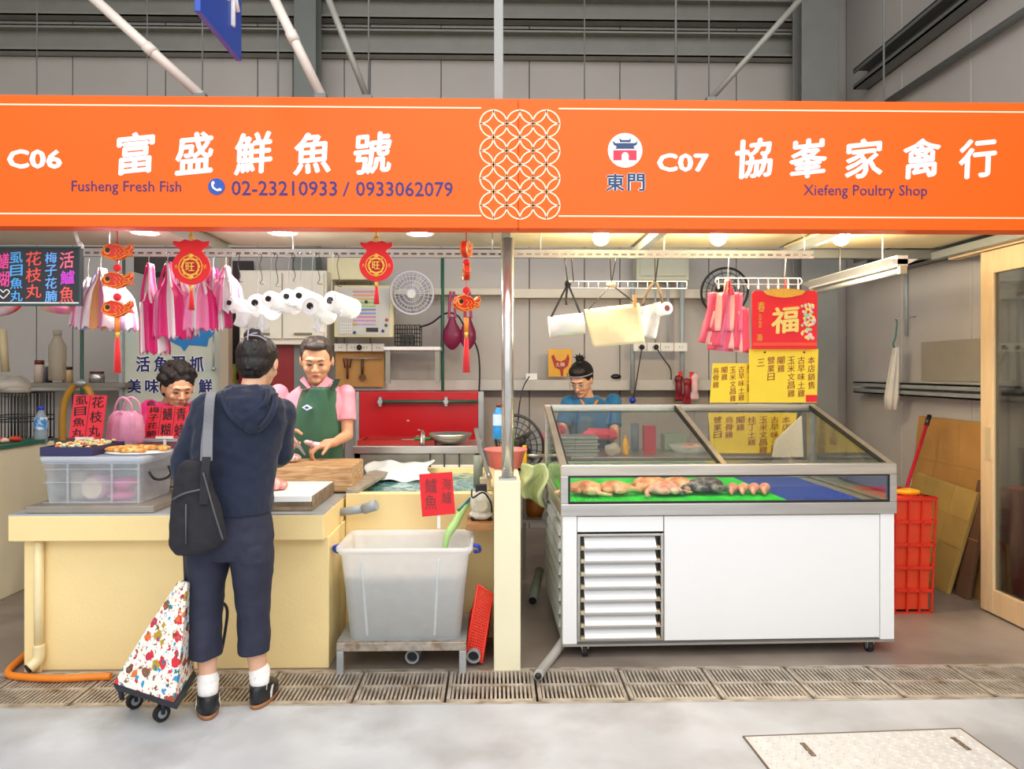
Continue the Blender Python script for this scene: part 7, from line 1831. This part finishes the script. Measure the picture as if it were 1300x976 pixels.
# shoulder bag
tb_ = thing('tote_bag', 'large black canvas shoulder bag hanging at the left side of the woman in the hoodie', 'bag', at(254, 700, Yc-.155))
Yb = Yc-.19
canv = mat('black_canvas', '#24242A', .85, bump=.2, bs=60, var=.12, vs=12)
prof = [(585, 236, 262), (592, 228, 264), (610, 222, 268), (625, 218, 272), (645, 217, 279), (665, 216, 286), (685, 215, 288), (696, 218, 280), (702, 225, 262)]
m = MB(); m.loft([m.ering((at(a, y, Yb)+at(b, y, Yb))/2, V((1, 0, 0)), V((0, 1, 0)), 24, (at(b, y, Yb).x-at(a, y, Yb).x)/2, .045+.02*math.sin(i/3)) for i, (y, a, b) in enumerate(prof)])
bg = m.obj('bag_body', canv, tb_, disp=.018, dscale=.08, remesh=.006)
m = MB(); m.tube([at(219, 634, Yb-.06), at(235, 626, Yb-.075), at(262, 620, Yb-.06)], .004); m.tube([at(236, 640, Yb-.075), at(236, 690, Yb-.075)], .003, 6, 0); m.tube([at(258, 600, Yb-.07), at(272, 650, Yb-.065), at(283, 685, Yb-.05)], .0035); m.obj('seam', mat('grey_stitch', '#5A5A60', .8), tb_)
grey = mat('grey_webbing', '#7C7C80', .8, bump=.3, bs=80)
def strip(t, pts, w_, name, mt, th=.004):
    pts = smoothpath(pts, 6); m = MB()
    rings = [[p+V((-w_/2, 0, 0)), p+V((w_/2, 0, 0)), p+V((w_/2, th, 0)), p+V((-w_/2, th, 0))] for p in pts]
    m.loft(rings, True, False); return m.obj(name, mt, t)
strip(tb_, [at(263, 585, Yb-.04), at(264, 545, Yc-.17), at(266, 510, Yc-.155), at(268, 499, Yc-.06), at(268, 497, Yc+.02)], .040, 'shoulder_strap', grey)
strip(tb_, [at(256, 585, Yb-.02), at(257, 560, Yc-.145), at(262, 520, Yc-.155)], .012, 'thin_strap', grey)
strip(tb_, [at(258, 640, Yb-.07), at(260, 600, Yb-.065), at(262, 580, Yb-.045)], .034, 'strap_base', canv)
# trolley
tr_ = thing('shopping_trolley', 'white wheeled shopping trolley bag printed with coloured animals, tilted behind the woman', 'trolley', at(190, 905, 3.15))
A_, B_, C_, D_ = at(143, 868, 3.22), at(221, 893, 3.10), at(247, 850, 3.34), at(172, 842, 3.46)
a_, b2, c2, d2 = at(226, 737, 3.24), at(238, 739, 3.20), at(247, 738, 3.32), at(236, 735, 3.36)
pm2 = print_mat('animal_print_cloth')
mid = [(x*.52+y*.48) for x, y in ((A_, a_), (B_, b2), (C_, c2), (D_, d2))]
ctr = sum(mid, V())/4; mid = [p+(p-ctr)*.06 for p in mid]
m = MB(); m.loft([[A_, B_, C_, D_], mid, [a_, b2, c2, d2]], True, False); m.obj('bag_body', pm2, tr_, bev=.008)
bk = mat('black_trolley_plastic', '#232630', .45)
m = MB(); dn = V((.012, 0, -.028)); e_ = lambda p: ctr+(p-ctr)*1.02
m.hexa([A_+dn, B_+dn, C_+dn, D_+dn], [A_-dn*.1, B_-dn*.1, C_-dn*.1, D_-dn*.1]); m.obj('base_tray', bk, tr_, bev=.006)
# stub leg
MB().cyl(A_+V((.02, .02, -.01)), A_+V((.03, .02, -.075)), .014, .010).obj('foot_stub', bk, tr_)
for c_ in (atz(171, 889, .036), atz(205, 905, .036)):
    m = MB()
    wv = V((.75, -.66, 0)).normalized()
    m.cyl(c_-wv*.010, c_+wv*.010, .035, n=24); wh = m.obj('wheel', rubber, tr_)
    MB().cyl(c_-wv*.012, c_+wv*.012, .019, n=20).obj('hub', mat('grey_hub', '#9CA0A8', .3), wh)
    top_ = c_+V((.0, .0, .06)); m = MB()
    for s_ in (-1, 1): m.cyl(c_+wv*.016*s_, top_+wv*.014*s_, .008, .010)
    m.ball(top_, (.024, .024, .02)); m.obj('wheel_fork', bk, tr_)
hp_ = (a_+b2+c2+d2)/4
hd = at(235, 690, Yc+.03)
MB().cyl(hp_, hd, .011).obj('handle_tube', bk, tr_); MB().cyl(hd+V((-.01, -.05, 0)), hd+V((.01, .05, 0)), .014).obj('grip', bk, tr_)
MB().tube([at(246, 760, 3.34), at(275, 762, 3.40), at(288, 772, 3.40), at(286, 800, 3.40), at(280, 828, 3.40), at(276, 800, 3.41), at(279, 776, 3.41)], .007, 6).obj('strap_loop', bk, tr_)
